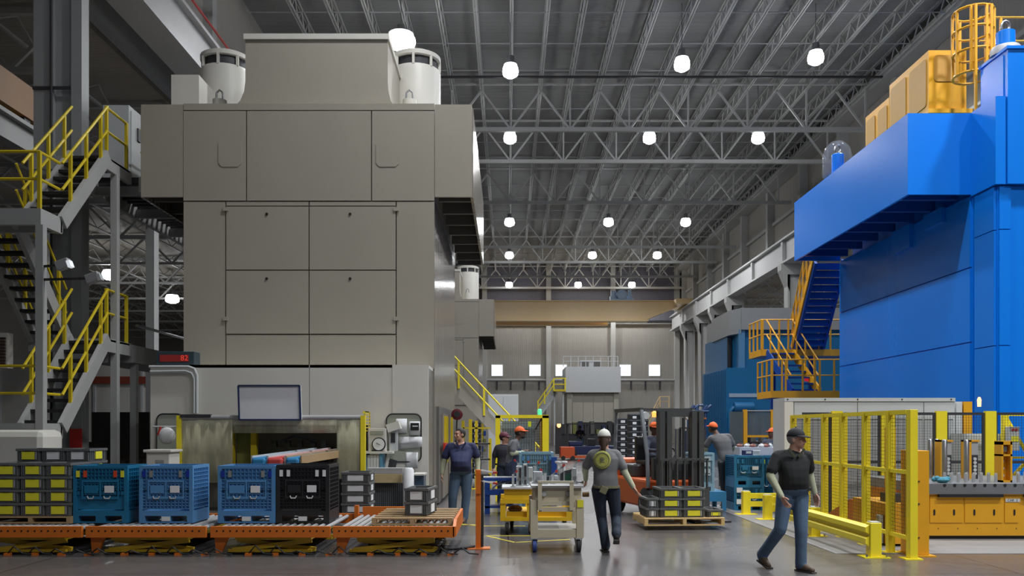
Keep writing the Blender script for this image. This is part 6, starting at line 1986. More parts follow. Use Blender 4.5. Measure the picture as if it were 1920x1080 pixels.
for px in (1397, 1448):
    MB(T).box(X(px, 23) - 0.05, X(px, 23) + 0.05, 22.95, 23.05, 0, Z(768, 23)).build('post', M_ORY, T)
MB(T).box(X(1397, 23), X(1448, 23), 22.97, 23.03, Z(820, 23), Z(816, 23)).build('mid_rail', M_ORY, T)
MB(T).box(X(1397, 23), X(1448, 23), 22.97, 23.03, Z(771, 23), Z(769, 23)).build('top_rail', M_GALV, T)
MB(T).box(X(1399, 23), X(1446, 23), 22.99, 23.01, Z(816, 23), Z(771, 23)).build('clear_pane', mat('smoky_pane', (0.10, 0.13, 0.15), 0.15, var=0.2, alpha=0.6), T)
MB(T).box(X(1368, 23), X(1396, 23), 22.98, 23.02, 0.2, Z(772, 23)).build('dark_pane', mat('smoky_pane_dark', (0.10, 0.12, 0.12), 0.2, var=0.2, alpha=0.7), T)
T = thing('machine_block', 'dark machinery block under the guard screen', 'machine', (X(1425, 24), 24, 0))
MB(T).box(X(1372, 24), X(1475, 24), 23.6, 25.5, 0, 1.35).build('frame', M_DARK, T)
MB(T).box(X(1382, 24), X(1398, 24), 23.5, 23.7, 1.35, 1.75).build('black_box', M_BLACK, T)
for px in (1405, 1418, 1432, 1444):
    MB(T).lathe([(0.09, -0.1), (0.09, 0.0)], (X(px, 24), 23.6, 1.1), 12, 'y').build('roller_end', M_GALV, T)
for px in (1410, 1425, 1440, 1460):
    MB(T).box(X(px, 24), X(px + 6, 24), 23.9, 24.2, 1.35, 2.1).build('column', M_GREYD, T)
T = thing('wire_cage', 'dark grey wire cage behind the forklift mast', 'cage', (X(1306, 22), 22, 0))
for px in (1290, 1322):
    for y in (22, 23):
        MB(T).box(X(px, 22) - 0.03, X(px, 22) + 0.03, y, y + 0.06, 0, Z(803, 22)).build('post', M_DARK, T)
m_ = MB(T).grid(X(1290, 22), X(1322, 22), 0.15, Z(804, 22), 22.02, 8, 28, 0.012, 0.012)
m_.build('wire_mesh', M_GALV, T, kind='stuff')
MB(T).box(X(1289, 22), X(1323, 22), 22, 23.06, Z(804, 22), Z(801, 22)).build('top_frame', M_DARK, T)
T = thing('pipe_manifold', 'tangle of dark blue pipes and valves at the far blue press', 'machine', (X(1303, 44), 44, 0))
mpv = mat('manifold_blue', (0.02, 0.07, 0.20), 0.4)
MB(T).box(X(1288, 44), X(1326, 44), 44, 45.2, 0, 1.6).build('skid', mpv, T)
for k in range(5):
    x = X(1291 + k * 8, 44)
    MB(T).tube([(x, 44, 1.6), (x, 44, 2.5 + 0.2 * (k % 3)), (x + 0.3, 44, 2.9)], 0.08, 8).build('pipe', mpv, T, True)
MB(T).tube([(X(1286, 44), 43.9, 2.6), (X(1328, 44), 43.9, 2.6)], 0.07, 8).build('header_pipe', mpv, T, True)
MB(T).box(X(1292, 44), X(1322, 44), 43.7, 43.8, Z(786, 44), Z(783, 44)).build('orange_rail', M_ORG, T)
T = thing('access_stair', 'small tan stair against the far end wall at the right', 'stair', (X(1238, 96), 96, 0))
MB(T).bar((X(1205, 96), 96, 0.6), (X(1236, 96), 96, Z(744, 96) - 1.2), 0.9, 0.2).build('flight', mcs, T)
for hh in (0, 0.55):
    MB(T).tube([(X(1205, 96), 95.6, 1.7 - hh), (X(1236, 96), 95.6, Z(744, 96) - hh), (X(1254, 96), 95.6, Z(744, 96) - hh)], 0.06, 5).build('hand_rail', mtan, T)
MB(T).box(X(1234, 96), X(1254, 96), 95.5, 96.5, Z(744, 96) - 1.4, Z(744, 96) - 1.25).build('platform', mcs, T)
for px in (1236, 1253):
    MB(T).box(X(px, 96) - 0.06, X(px, 96) + 0.06, 95.55, 95.67, 0, Z(744, 96)).build('post', mtan, T)
# far aisle: tugger and driver seat, orange cart, dark machines
T = thing('tow_tractor', 'dark blue tow tractor crossing the far aisle', 'vehicle', (X(1110, 48), 48, 0))
mtb = mat('tractor_blue', (0.015, 0.025, 0.09), 0.5)
MB(T).box(X(1068, 48), X(1156, 48), 47.6, 49, 0.25, 0.75).build('chassis', mtb, T, bevel=0.05)
MB(T).box(X(1066, 48), X(1092, 48), 47.7, 48.9, 0.75, 1.0).build('nose', mtb, T, bevel=0.05)
MB(T).box(X(1100, 48), X(1116, 48), 47.8, 48.8, 0.75, 1.15).build('seat', M_BLACK, T, bevel=0.04)
for px in (1072, 1112, 1150):
    MB(T).lathe([(0.25, -0.1), (0.28, -0.06), (0.28, 0.06), (0.25, 0.1)], (X(px, 48), 47.6, 0.28), 16, 'y').build('wheel', M_RUB, T, True)
for px in (1064, 1100):
    MB(T).box(X(px, 48) - 0.04, X(px, 48) + 0.04, 47.7, 47.78, 0.7, Z(795, 48)).build('roof_post', M_DARK, T)
MB(T).box(X(1062, 48), X(1150, 48), 47.6, 48.9, Z(796, 48), Z(794, 48)).build('roof', M_DARK, T)
MB(T).lathe([(0.05, 0), (0.12, 0.1), (0.1, 0.22)], (X(1047, 48), 47.5, Z(802, 48)), 10).build('headlight', mat('warm_headlight', (1.0, 0.6, 0.25), 0.3, var=0, emit=1.5), T, True)
MB(T).box(X(1041, 48), X(1052, 48), 47.6, 48.0, 0.3, Z(797, 48)).build('lamp_stand', M_DARK, T)
T = thing('orange_trailer', 'low orange trailer cart in the far aisle', 'trailer', (X(1065, 46), 46, 0))
MB(T).box(X(1051, 46), X(1078, 46), 46, 47.2, 0.18, 0.72).build('box', mat('trailer_orange', (0.60, 0.09, 0.02), 0.5), T, bevel=0.04)
MB(T).box(X(1051, 46), X(1110, 46), 46, 47.0, 0.12, 0.22).build('deck', MATS['trailer_orange'], T)
for px in (1056, 1074, 1104):
    MB(T).lathe([(0.12, -0.05), (0.12, 0.05)], (X(px, 46), 46, 0.12), 12, 'y').build('wheel', M_RUB, T)
T = thing('machine_block', 'cluttered dark machinery under the far pale press', 'machine', (X(1120, 84), 84, 0))
MB(T).box(X(1050, 84), X(1165, 84), 84, 86, 0, 1.2).build('base', M_DARK, T)
random.seed(5)
for k in range(10):
    px = 1052 + k * 11
    MB(T).box(X(px, 84), X(px + 7, 84), 83.8, 85, 1.2, 1.6 + random.random() * 0.9).build('unit', [M_DARK, M_GREYD, mgrn, mtb][k % 4], T)
# dark dies stacked in the left side bay
T = thing('die_stack', 'stack of dark stamping dies stored behind the stair tower', 'die', (X(220, 23), 23, 0))
md1 = mat('stored_die', (0.07, 0.06, 0.05), 0.5, var=0.3, scale=3)
mdl = mat('stored_die_tan', (0.20, 0.17, 0.12), 0.6, var=0.25, scale=3)
MB(T).box(X(168, 23), X(282, 23), 23, 24.5, 0.2, 0.95).build('lower_die', mdl, T)
MB(T).box(X(165, 23), X(284, 23), 22.9, 24.6, 0.95, 1.35).build('upper_die', md1, T)
MB(T).box(X(172, 23), X(280, 23), 23, 24.5, 1.35, 2.15).build('top_die', md1, T)
MB(T).box(X(168, 23), X(282, 23), 23, 24.4, 0.0, 0.2).build('bearer', M_WOOD, T)
for k in range(6):
    MB(T).box(X(190 + k * 14, 23), X(197 + k * 14, 23), 22.85, 23, 0.4 + 0.1 * (k % 2), 0.75 + 0.1 * (k % 2)).build('clamp_lug', mdl, T)
T = thing('wall_shelter', 'pale partition wall in the side bay behind the stair tower', 'partition', (-14.0, 30, 0))
MB(T).box(-24, -10.5, 36, 36.2, 0, 4.6).build('sheet', M_WHITE, T)
for k in range(7):
    MB(T).box(-23.5 + k * 2, -23.4 + k * 2, 35.95, 36.0, 0, 4.6).build('seam_strip', M_LGREY, T)
MB(T).box(-20, -12, 35.9, 35.96, 3.6, 3.9).build('red_stripe', mat('brick_red_band', (0.30, 0.06, 0.03), 0.5), T)
T = thing('louvre_heater', 'white framed dark louvre unit at the left edge', 'heater', (X(5, 17.5), 17.5, Z(690, 17.5)))
MB(T).box(X(-40, 17.5), X(14, 17.5), 17.5, 17.7, Z(690, 17.5), Z(624, 17.5)).build('frame', M_WHITE, T)
for k in range(9):
    z = Z(684, 17.5) + k * 0.065
    MB(T).box(X(-38, 17.5), X(11, 17.5), 17.46, 17.5, z, z + 0.04).build('louvre', mat('rust_brown', (0.05, 0.025, 0.015), 0.5), T)
MB(T).box(X(-20, 17.5), X(-14, 17.5), 17.6, 17.7, 0, Z(690, 17.5)).build('stand_pipe', M_GALV, T)
T = thing('white_tank', 'white rounded tank behind the totes at the far left', 'tank', (X(40, 15), 14.6, 0))
MB(T).box(X(-30, 14.6), X(82, 14.6), 14.6, 15.3, 0.35, Z(806, 14.6)).build('shell', M_WHITE, T, bevel=0.12)
for px in (-20, 70):
    MB(T).box(X(px, 14.6) - 0.05, X(px, 14.6) + 0.05, 14.8, 14.9, 0, 0.4).build('leg', M_GALV, T)

# ================================================================== PEOPLE
M_SKIN = mat('skin_light', (0.55, 0.30, 0.21), 0.5, var=0.06, scale=8)
M_SKIND = mat('skin_dark', (0.13, 0.065, 0.04), 0.5, var=0.06, scale=8)
M_SLV = mat('pale_green_sleeve', (0.42, 0.44, 0.30), 0.8, var=0.08, scale=20)
M_JEAN = mat('blue_denim', (0.075, 0.125, 0.20), 0.85, var=0.22, scale=9)
M_JEAND = mat('dark_denim', (0.018, 0.028, 0.048), 0.85, var=0.15, scale=9)
M_SHOEB = mat('brown_leather', (0.10, 0.065, 0.04), 0.6)
M_SHOEK = mat('black_shoe', (0.02, 0.02, 0.02), 0.6)
M_SOLE = mat('shoe_sole', (0.06, 0.055, 0.05), 0.8)
M_CAPO = mat('orange_cap', (0.78, 0.13, 0.02), 0.7)
M_HAIRK = mat('dark_hair', (0.02, 0.016, 0.013), 0.7)
M_HAIRB = mat('brown_hair', (0.06, 0.032, 0.02), 0.7)
M_EYE = mat('eye_dark', (0.02, 0.015, 0.012), 0.3, var=0)
M_LIP = mat('lip', (0.32, 0.12, 0.10), 0.5, var=0)


def V(*a): return Vector(a)


def capsule(m, a, b, ra, rb, n=12):
    a, b = Vector(a), Vector(b)
    d = (b - a)
    L = max(d.length, 1e-4)
    d = d / L
    pts, rs = [], []
    for k in (-80, -45, 0):
        t = R(k)
        pts.append(a + d * ra * math.sin(t)); rs.append(ra * math.cos(t))
    for k in (0, 45, 80):
        t = R(k)
        pts.append(b + d * rb * math.sin(t)); rs.append(rb * math.cos(t))
    u = d.cross(V(0, 0, 1))
    if u.length < 0.05:
        u = d.cross(V(0, 1, 0))
    u.normalize()
    w = d.cross(u)
    v = [p + (u * math.cos(2 * math.pi * k / n) + w * math.sin(2 * math.pi * k / n)) * r for p, r in zip(pts, rs) for k in range(n)]
    f = [(i * n + k, i * n + (k + 1) % n, (i + 1) * n + (k + 1) % n, (i + 1) * n + k) for i in range(5) for k in range(n)]
    f += [tuple(range(n - 1, -1, -1)), tuple(5 * n + k for k in range(n))]
    m.add(v, f)


def loft(m, rings, n=18):
    """rings: (centre, lateral unit, front unit, half width, half depth)"""
    v = []
    for c, l, fr, hw, hd in rings:
        for k in range(n):
            a = 2 * math.pi * k / n
            ca, sa = math.cos(a), math.sin(a)
            ca = math.copysign(abs(ca) ** 0.8, ca)
            sa = math.copysign(abs(sa) ** 0.8, sa)
            v.append(c + l * (hw * ca) + fr * (hd * sa))
    f = [(i * n + k, i * n + (k + 1) % n, (i + 1) * n + (k + 1) % n, (i + 1) * n + k) for i in range(len(rings) - 1) for k in range(n)]
    f += [tuple(range(n - 1, -1, -1)), tuple((len(rings) - 1) * n + k for k in range(n))]
    m.add(v, f)


def hand(m, wrist, dirv, palm_n, side, curl, s=1.0):
    """palm, four fingers of different lengths and a thumb from the side of the palm; palm_n points out of the palm"""
    d = Vector(dirv).normalized()
    nrm = Vector(palm_n)
    nrm = (nrm - d * nrm.dot(d)).normalized()
    lat = d.cross(nrm).normalized() * side      # towards the thumb
    w = Vector(wrist)
    rings = []
    for t, hw, hd in ((-0.02, 0.026, 0.020), (0.02, 0.032, 0.018), (0.06, 0.041, 0.017), (0.09, 0.042, 0.014), (0.098, 0.038, 0.010)):
        rings.append((w + d * t * s, lat, nrm, hw * s, hd * s))
    loft(m, rings, 12)
    for off, L, r in ((0.031, 0.072, 0.0090), (0.0105, 0.080, 0.0092), (-0.0105, 0.074, 0.0088), (-0.031, 0.058, 0.0078)):
        p = w + d * 0.088 * s + lat * off * s
        pts = [p]
        a = 0.0
        dd = d.copy()
        for q, seg in enumerate((0.45, 0.31, 0.24)):
            a += R(curl * (0.8, 1.0, 0.7)[q])
            dd = (d * math.cos(a) + nrm * math.sin(a) + lat * off * 1.2).normalized()
            p = p + dd * L * seg * s
            pts.append(p)
        pts.append(p + dd * 0.004 * s)
        m.tube(pts[:-1], r * s, 7, r * 0.75 * s)
    p = w + d * 0.03 * s + lat * 0.030 * s
    p1 = p + (d * 0.75 + lat * 0.6 + nrm * 0.25).normalized() * 0.036 * s
    p2 = p1 + (d * 0.9 + lat * 0.25 + nrm * 0.35).normalized() * 0.030 * s
    m.tube([p, p1, p2], 0.0115 * s, 7, 0.0085 * s)


def person(name, label, loc, J, mats, yaw=0.0, head_yaw=0.0, head_pitch=0.0, build=1.0, belly=0.0, voxel=0.011, cap=None, hair=None,
           curl=(18, 18), sleeve=0.75, forearm=None, long_hair=False, bald=False, seat=False, untuck=0.0, beard=False):
    """J: joints in the place's axes relative to loc.  yaw 0 faces the camera (-Y), positive turns towards image right."""
    shirt, trouser, shoe, skin, fore = mats
    T = thing(name, label, 'person', loc)
    fr = V(math.sin(yaw), -math.cos(yaw), 0)
    lt = V(math.cos(yaw), math.sin(yaw), 0)       # image right when facing the camera
    J = {k: Vector(p) for k, p in J.items()}
    P = MB()
    prim = []      # (a, b, ra, rb, material index): 0 shirt 1 trouser 2 shoe 3 skin 4 forearm
    def cap_(a, b, ra, rb, k):
        capsule(P, a, b, ra, rb)
        prim.append((Vector(a), Vector(b), ra, rb, k))
    pel, nk = J['pelvis'], J['neck']
    sl, sr = J['shl'], J['shr']
    ax = (sr - sl)
    slat = V(ax.x, ax.y, ax.z * 0.5).normalized()
    hlat = (J['hipr'] - J['hipl'])
    hlat = V(hlat.x, hlat.y, hlat.z * 0.5).normalized()
    sw = ax.length / 2
    rings = []
    shm = (sl + sr) / 2
    for t, hw, hd, fo in ((-0.12, 0.13, 0.105, 0), (0.0, 0.165, 0.125, 0.01 + belly * 0.3), (0.2, 0.160, 0.115 + belly * 0.7, belly * 0.6), (0.4, 0.155, 0.108 + belly * 0.7, belly * 0.7), (0.6, 0.172, 0.118 + belly * 0.4, belly * 0.35),
                          (0.8, 0.188, 0.120, 0.0), (0.93, sw * 0.90 / build, 0.098, 0.0), (1.02, sw * 0.66 / build, 0.072, 0.0), (1.08, 0.07, 0.055, 0.0)):
        c = pel + (shm - pel) * t
        l = (hlat * (1 - min(1, max(0, t))) + slat * min(1, max(0, t))).normalized()
        f_ = l.cross(V(0, 0, 1)).normalized()
        if f_.dot(fr) < 0:
            f_ = -f_
        rings.append((c + f_ * fo, l, f_, hw * build, hd * build))
    loft(P, rings)
    hem = 0.08 - untuck
    prim.append((pel + (shm - pel) * hem, shm, 0.19 * build, 0.19 * build, 0))
    prim.append((pel + (shm - pel) * (hem - 0.28), pel + (shm - pel) * (hem - 0.02), 0.19 * build, 0.19 * build, 1))
    for s in 'lr':
        sh, el, wr = J['sh' + s], J['el' + s], J['wr' + s]
        m1 = sh + (el - sh) * sleeve
        ctr = (sl + sr) / 2
        s0 = sh + (ctr - sh) * 0.10 + V(0, 0, -0.028)
        cap_(s0, m1, 0.062 * build, 0.064 * build, 0)
        cap_(nk + V(0, 0, -0.055), sh + (ctr - sh) * 0.14 + V(0, 0, -0.014), 0.050, 0.052 * build, 0)
        cap_(m1, el, 0.050 * build, 0.047 * build, 4)
        cap_(el, wr, 0.047 * build, 0.033 * build, 4)
        hp, kn, an, to = J['hip' + s], J['kn' + s], J['an' + s], J['to' + s]
        cap_(hp, kn, 0.096 * build, 0.070 * build, 1)
        cap_(kn, an, 0.070 * build, 0.056 * build, 1)
        cap_(kn + (an - kn) * 0.55, an + (an - kn).normalized() * 0.0, 0.062 * build, 0.064 * build, 1)
        dirf = (to - an); dirf = V(dirf.x, dirf.y, 0)
        heel = an - dirf.normalized() * 0.03 + V(0, 0, -0.035)
        cap_(heel, to, 0.045, 0.036, 2)
        cap_(an + V(0, 0, -0.02), to + (heel - to) * 0.35 + V(0, 0, 0.012), 0.048, 0.038, 2)
    hd = J['head']
    cap_(nk + V(0, 0, -0.04), nk + (hd - nk) * 0.55, 0.058, 0.055, 3)
    hy = Matrix.Rotation(head_yaw, 3, 'Z') @ Matrix.Rotation(head_pitch, 3, 'X')
    def H(x, y, z): return hd + hy @ V(x, y, z)
    P.ball(H(0, 0.012, 0.025), (0.078, 0.098, 0.095), 14, 10, hy)
    P.ball(H(0, -0.022, -0.045), (0.060, 0.072, 0.070), 12, 8, hy)
    P.ball(H(0, -0.055, -0.085), (0.034, 0.032, 0.028), 10, 7, hy)
    capsule(P, H(0, -0.088, 0.015), H(0, -0.104, -0.028), 0.011, 0.017, 8)
    capsule(P, H(-0.035, -0.078, 0.030), H(0.035, -0.078, 0.030), 0.014, 0.014, 8)
    for s in (-1, 1):
        P.ball(H(s * 0.040, -0.066, -0.022), (0.022, 0.022, 0.022), 8, 6)
        P.ball(H(s * 0.079, 0.012, -0.008), (0.010, 0.022, 0.034), 8, 6, hy)
    capsule(P, H(-0.018, -0.084, -0.058), H(0.018, -0.084, -0.058), 0.009, 0.009, 8)
    prim.append((H(0, 0, -0.07), H(0, 0.01, 0.05), 0.085, 0.085, 3))
    # one continuous surface
    me = bpy.data.meshes.new('tmp')
    me.from_pydata([tuple(p) for p in P.v], [], P.f)
    o = bpy.data.objects.new('tmp', me)
    col.objects.link(o)
    rm = o.modifiers.new('r', 'REMESH'); rm.mode = 'VOXEL'; rm.voxel_size = voxel
    sm = o.modifiers.new('s', 'SMOOTH'); sm.iterations = 3; sm.factor = 0.5
    dg = bpy.context.evaluated_depsgraph_get()
    ev = o.evaluated_get(dg)
    em = ev.to_mesh()
    nv = len(em.vertices)
    co = np.empty(nv * 3); em.vertices.foreach_get('co', co); co = co.reshape(-1, 3)
    fs = [tuple(p.vertices) for p in em.polygons]
    ev.to_mesh_clear()
    bpy.data.objects.remove(o); bpy.data.meshes.remove(me)
    cen = np.array([co[list(f)].mean(0) for f in fs])
    best = np.full(len(fs), 1e9); idx = np.zeros(len(fs), int)
    for (a, b_, ra, rb, k) in prim:
        a = np.array(a); d_ = np.array(b_) - a
        t = np.clip(((cen - a) @ d_) / max(1e-9, d_ @ d_), 0, 1)
        dist = np.linalg.norm(cen - (a + t[:, None] * d_), axis=1) / (ra + (rb - ra) * t)
        w = dist < best
        best[w] = dist[w]; idx[w] = k
    u_ = np.array((hd - nk).normalized()); rel = cen - np.array(nk)
    hh = rel @ u_
    perp = np.linalg.norm(rel - hh[:, None] * u_, axis=1)
    idx[(hh > -0.015) & (perp < 0.125)] = 3
    idx[np.linalg.norm(cen - np.array(hd), axis=1) < 0.135] = 3
    Bm = MB()
    Bm.v = [tuple(p) for p in co]; Bm.f = fs; Bm.mi = [int(i) for i in idx]
    Bm.k = 3
    for s, sg in (('l', -1), ('r', 1)):
        el, wr = J['el' + s], J['wr' + s]
        dv = J.get('hd' + s, wr + (wr - el).normalized() * 0.1) - wr
        pn = (hd - wr); pn = V(-lt.x * sg, -lt.y * sg, 0) + fr * 0.15
        facing = 1 if d_cross(dv, pn, fr) else -1
        hand(Bm, wr, dv, pn, facing, curl[0 if s == 'l' else 1])
    bo = Bm.build('body', [shirt, trouser, shoe, skin, fore], T, True)
    # face details, hair, cap, belt, soles
    e = MB()
    for s in (-1, 1):
        e.ball(H(s * 0.032, -0.083, 0.010), (0.011, 0.008, 0.007), 8, 6, hy)
    e.build('eyes', M_EYE, T, True)
    e = MB()
    for s in (-1, 1):
        e.bar(H(s * 0.018, -0.093, 0.030), H(s * 0.050, -0.082, 0.030), 0.006, 0.006)
    e.build('brows', hair or M_HAIRK, T)
    e = MB().ball(H(0, -0.090, -0.058), (0.024, 0.008, 0.007), 10, 6, hy)
    e.build('mouth', M_LIP, T, True)
    def shell(m_, rx, ry, rz, c0, zmin, ymin_low):
        """upper part of an ellipsoid shell"""
        nu, nv_ = 18, 9
        v, f = [], []
        for j in range(nv_ + 1):
            for k in range(nu):
                a = 2 * math.pi * k / nu
                lo = zmin(a)
                ph = math.pi / 2 - (math.pi / 2 - lo) * j / nv_
                v.append(H(c0[0] + rx * math.cos(ph) * math.cos(a), c0[1] + ry * math.cos(ph) * math.sin(a), c0[2] + rz * math.sin(ph)))
        for j in range(nv_):
            for k in range(nu):
                k2 = (k + 1) % nu
                f.append((j * nu + k, (j + 1) * nu + k, (j + 1) * nu + k2, j * nu + k2))
        m_.add(v, f)
    if hair is not None:
        hm = MB()
        # front of the head is angle -90 degrees: hair line high in front, low behind
        shell(hm, 0.087, 0.108, 0.104, (0, 0.014, 0.025), lambda a: R(35) if math.sin(a) < -0.55 else (R(0) if math.sin(a) < 0.0 else R(-48)), 0)
        if long_hair:
            hm.tube([H(0, 0.10, 0.0), H(0.0, 0.125, -0.08), H(0.0, 0.115, -0.18), H(0.0, 0.10, -0.25)], 0.048, 10, 0.018)
            hm.ball(H(0, 0.085, -0.04), (0.07, 0.045, 0.08), 12, 8, hy)
        if beard:
            hm.ball(H(0, -0.045, -0.085), (0.050, 0.052, 0.040), 12, 8, hy)
        ho = hm.build('hair', hair, T, True)
        sd = ho.modifiers.new('t', 'SOLIDIFY'); sd.thickness = 0.008
    if cap is not None:
        cm = MB()
        shell(cm, 0.092, 0.112, 0.108, (0, 0.012, 0.032), lambda a: R(2), 0)
        co_ = cm.build('cap', cap, T, True)
        co_.modifiers.new('t', 'SOLIDIFY').thickness = 0.006
        v, f = [], []
        n = 10
        for i in range(n + 1):
            a = R(-155 + 130 * i / n)
            x, y = 0.092 * math.cos(a), 0.112 * math.sin(a) + 0.012
            ext = 0.075 * math.sin(math.pi * i / n) ** 0.6
            v += [H(x, y, 0.042), H(x * (1 + ext * 1.2), y - ext, 0.030 - ext * 0.15)]
        for i in range(n):
            f.append((2 * i, 2 * i + 2, 2 * i + 3, 2 * i + 1))
        bm_ = MB(); bm_.add(v, f)
        br = bm_.build('cap_brim', cap, co_, True)
        br.modifiers.new('t', 'SOLIDIFY').thickness = 0.006
        MB().ball(H(0, 0.012, 0.142), 0.010, 8, 5).build('cap_button', cap, co_, True)
    if not untuck and not seat:
        bl = MB()
        c = pel + (shm - pel) * 0.055
        n = 20
        rg = []
        for dz in (-0.018, 0.018):
            rg.append((c + V(0, 0, dz), hlat, fr, (0.170) * build, (0.132 + belly * 0.3) * build))
        loft(bl, rg, 20)
        bl.build('belt', M_SHOEK, T)
    for s in 'lr':
        an, to = J['an' + s], J['to' + s]
        dirf = V((to - an).x, (to - an).y, 0).normalized()
        zt_ = to.z - 0.030
        zh = an.z - 0.075
        a_ = an - dirf * 0.065; a_.z = zh
        b2 = to + dirf * 0.035; b2.z = zt_
        MB().bar(a_, b2, 0.085, 0.018).build('shoe_sole', M_SOLE, T)
    return T


def d_cross(dv, pn, fr):
    d = Vector(dv).normalized()
    n = Vector(pn); n = (n - d * n.dot(d)).normalized()
    return d.cross(n).dot(Vector(fr)) > 0


def stand(h=1.72, dx=0.0, lean=(0, 0)):
    """relaxed standing joints for a figure facing the camera; x is image right"""
    k = h / 1.72
    J = dict(pelvis=(dx, 0, .95), neck=(dx + lean[0], lean[1], 1.46), shl=(dx - .19 + lean[0], lean[1], 1.40), shr=(dx + .19 + lean[0], lean[1], 1.40),
             ell=(dx - .25 + lean[0], lean[1] + .02, 1.12), elr=(dx + .25 + lean[0], lean[1] + .02, 1.12), wrl=(dx - .26 + lean[0], lean[1] - .08, .88), wrr=(dx + .26 + lean[0], lean[1] - .08, .88),
             hipl=(dx - .09, 0, .90), hipr=(dx + .09, 0, .90), knl=(dx - .10, -.01, .49), knr=(dx + .10, -.01, .49), anl=(dx - .11, .03, .09), anr=(dx + .11, .03, .09),
             tol=(dx - .13, -.12, .035), tor=(dx + .13, -.12, .035), head=(dx + lean[0] * 1.1, lean[1] * 1.1 - .01, 1.59))
    return {a: tuple(c * k for c in b) for a, b in J.items()}


# --- man in a navy polo shirt beside the press
d1 = 15.45
m_navy = mat('navy_polo', (0.022, 0.028, 0.085), 0.8, var=0.12, scale=10)
J = stand(1.71)
J.update(shl=(-.235, .02, 1.405), shr=(.235, -.02, 1.405), ell=(-.325, .03, 1.08), elr=(.29, .03, 1.11), wrl=(-.345, -.03, .885), wrr=(.30, -.05, .88),
         pelvis=(.0, 0, .93), hipl=(-.10, 0, .87), hipr=(.095, 0, .87), knl=(-.15, -.04, .48), knr=(.09, .0, .48), anl=(-.17, .05, .09), anr=(.05, .0, .09),
         tol=(-.20, -.10, .035), tor=(.03, -.16, .035), head=(-.03, -.04, 1.595), neck=(0, 0, 1.46))
T = person('person', 'man in navy polo shirt and jeans standing beside the lift tables, looking left', (X(865, d1), d1, 0), J,
           (m_navy, M_JEAN, M_SHOEB, M_SKIN, M_SLV), yaw=R(8), head_yaw=R(-50), build=1.2, belly=0.11, hair=M_HAIRK, untuck=0.06, sleeve=0.62)
c_ = MB()
c_.prism([(-.075, 1.475), (-.015, 1.36), (-.035, 1.345), (-.10, 1.44)], 'xz', -.155, -.135).prism([(.075, 1.475), (.015, 1.36), (.035, 1.345), (.10, 1.44)], 'xz', -.155, -.135)
c_.build('collar', m_navy, T)

# --- woman in a grey T shirt walking away
d2 = 11.78
m_gtee = mat('grey_tee', (0.15, 0.15, 0.155), 0.85, var=0.12, scale=8)
J = dict(pelvis=(.02, 0, .92), neck=(.0, .03, 1.435), shl=(-.185, .03, 1.375), shr=(.185, .03, 1.375), ell=(-.255, .14, 1.13), elr=(.275, -.02, 1.10),
         wrl=(-.23, .33, .98), wrr=(.385, -.08, .90), hipl=(-.085, 0, .87), hipr=(.115, 0, .87), knl=(-.03, .12, .47), knr=(.17, .08, .46),
         anl=(.015, .0, .09), anr=(.13, -.26, .28), tol=(-.0, .15, .035), tor=(.14, -.16, .16), head=(.0, .05, 1.56))
T = person('person', 'woman in grey shirt with yellow back print walking away, white cap', (1.33, d2, 0), J,
           (m_gtee, M_JEAND, M_SHOEK, M_SKIN, M_SLV), yaw=R(180), head_yaw=R(168), build=1.06, belly=0.02, cap=mat('white_cap', (0.62, 0.62, 0.56), 0.8), hair=M_HAIRB,
           long_hair=True, untuck=0.12)
# round print on the back of the shirt: thin disc following the back, ring and lettering blobs
mprint = mat('yellow_print', (0.40, 0.40, 0.08), 0.8, var=0.45, scale=26)
def on_back(x, z):
    t = (z - .92) / (1.375 - .92)
    hw, hd = 0.178 * 1.06, 0.122 * 1.06
    xx = max(-0.95, min(0.95, (x - .0) / hw))
    return -hd * (1 - abs(xx) ** 2.5) ** (1 / 2.5) + 0.02 * t - 0.008
v, f = [], []
rn, an_ = 5, 22
for i in range(rn + 1):
    for k in range(an_):
        a = 2 * math.pi * k / an_
        x, z = -.045 + 0.118 * i / rn * math.cos(a), 1.275 + 0.125 * i / rn * math.sin(a)
        v.append((x, on_back(x, z), z))
for i in range(rn):
    for k in range(an_):
        k2 = (k + 1) % an_
        f.append((i * an_ + k, (i + 1) * an_ + k, (i + 1) * an_ + k2, i * an_ + k2))
m_ = MB(); m_.add(v, f)
o = m_.build('back_print', mprint, T, True, label='round yellow print on the back of the shirt')
o.modifiers.new('t', 'SOLIDIFY').thickness = 0.004
g_ = MB()
for rr_ in (0.095,):
    g_.tube([(-.045 + rr_ * math.cos(a), on_back(-.045 + rr_ * math.cos(a), 1.275 + rr_ * math.sin(a)) - 0.004, 1.275 + rr_ * math.sin(a)) for a in [2 * math.pi * k / 20 for k in range(21)]], 0.0035, 5)
for k in range(4):
    zz0 = 1.245 + 0.02 * k
    g_.box(-.045 - 0.03, -.045 + 0.03 - 0.008 * (k % 2), on_back(-.045, zz0) - 0.006, on_back(-.045, zz0) + 0.002, zz0 - 0.003, zz0 + 0.003)
g_.build('print_lines', m_gtee, T)
b_ = MB()
loft(b_, [(V(.02, 0, .885), V(1, 0, 0), V(0, -1, 0), .188, .150), (V(.02, 0, .915), V(1, 0, 0), V(0, -1, 0), .188, .150)], 20)
b_.build('waist_band', mat('olive_apron_band', (0.17, 0.16, 0.09), 0.85), T)
MB().cbox((-.03, -.155, .865), (.10, .02, .10), Matrix.Rotation(R(25), 3, 'Y')).build('apron_knot', MATS['olive_apron_band'], T, bevel=0.008)

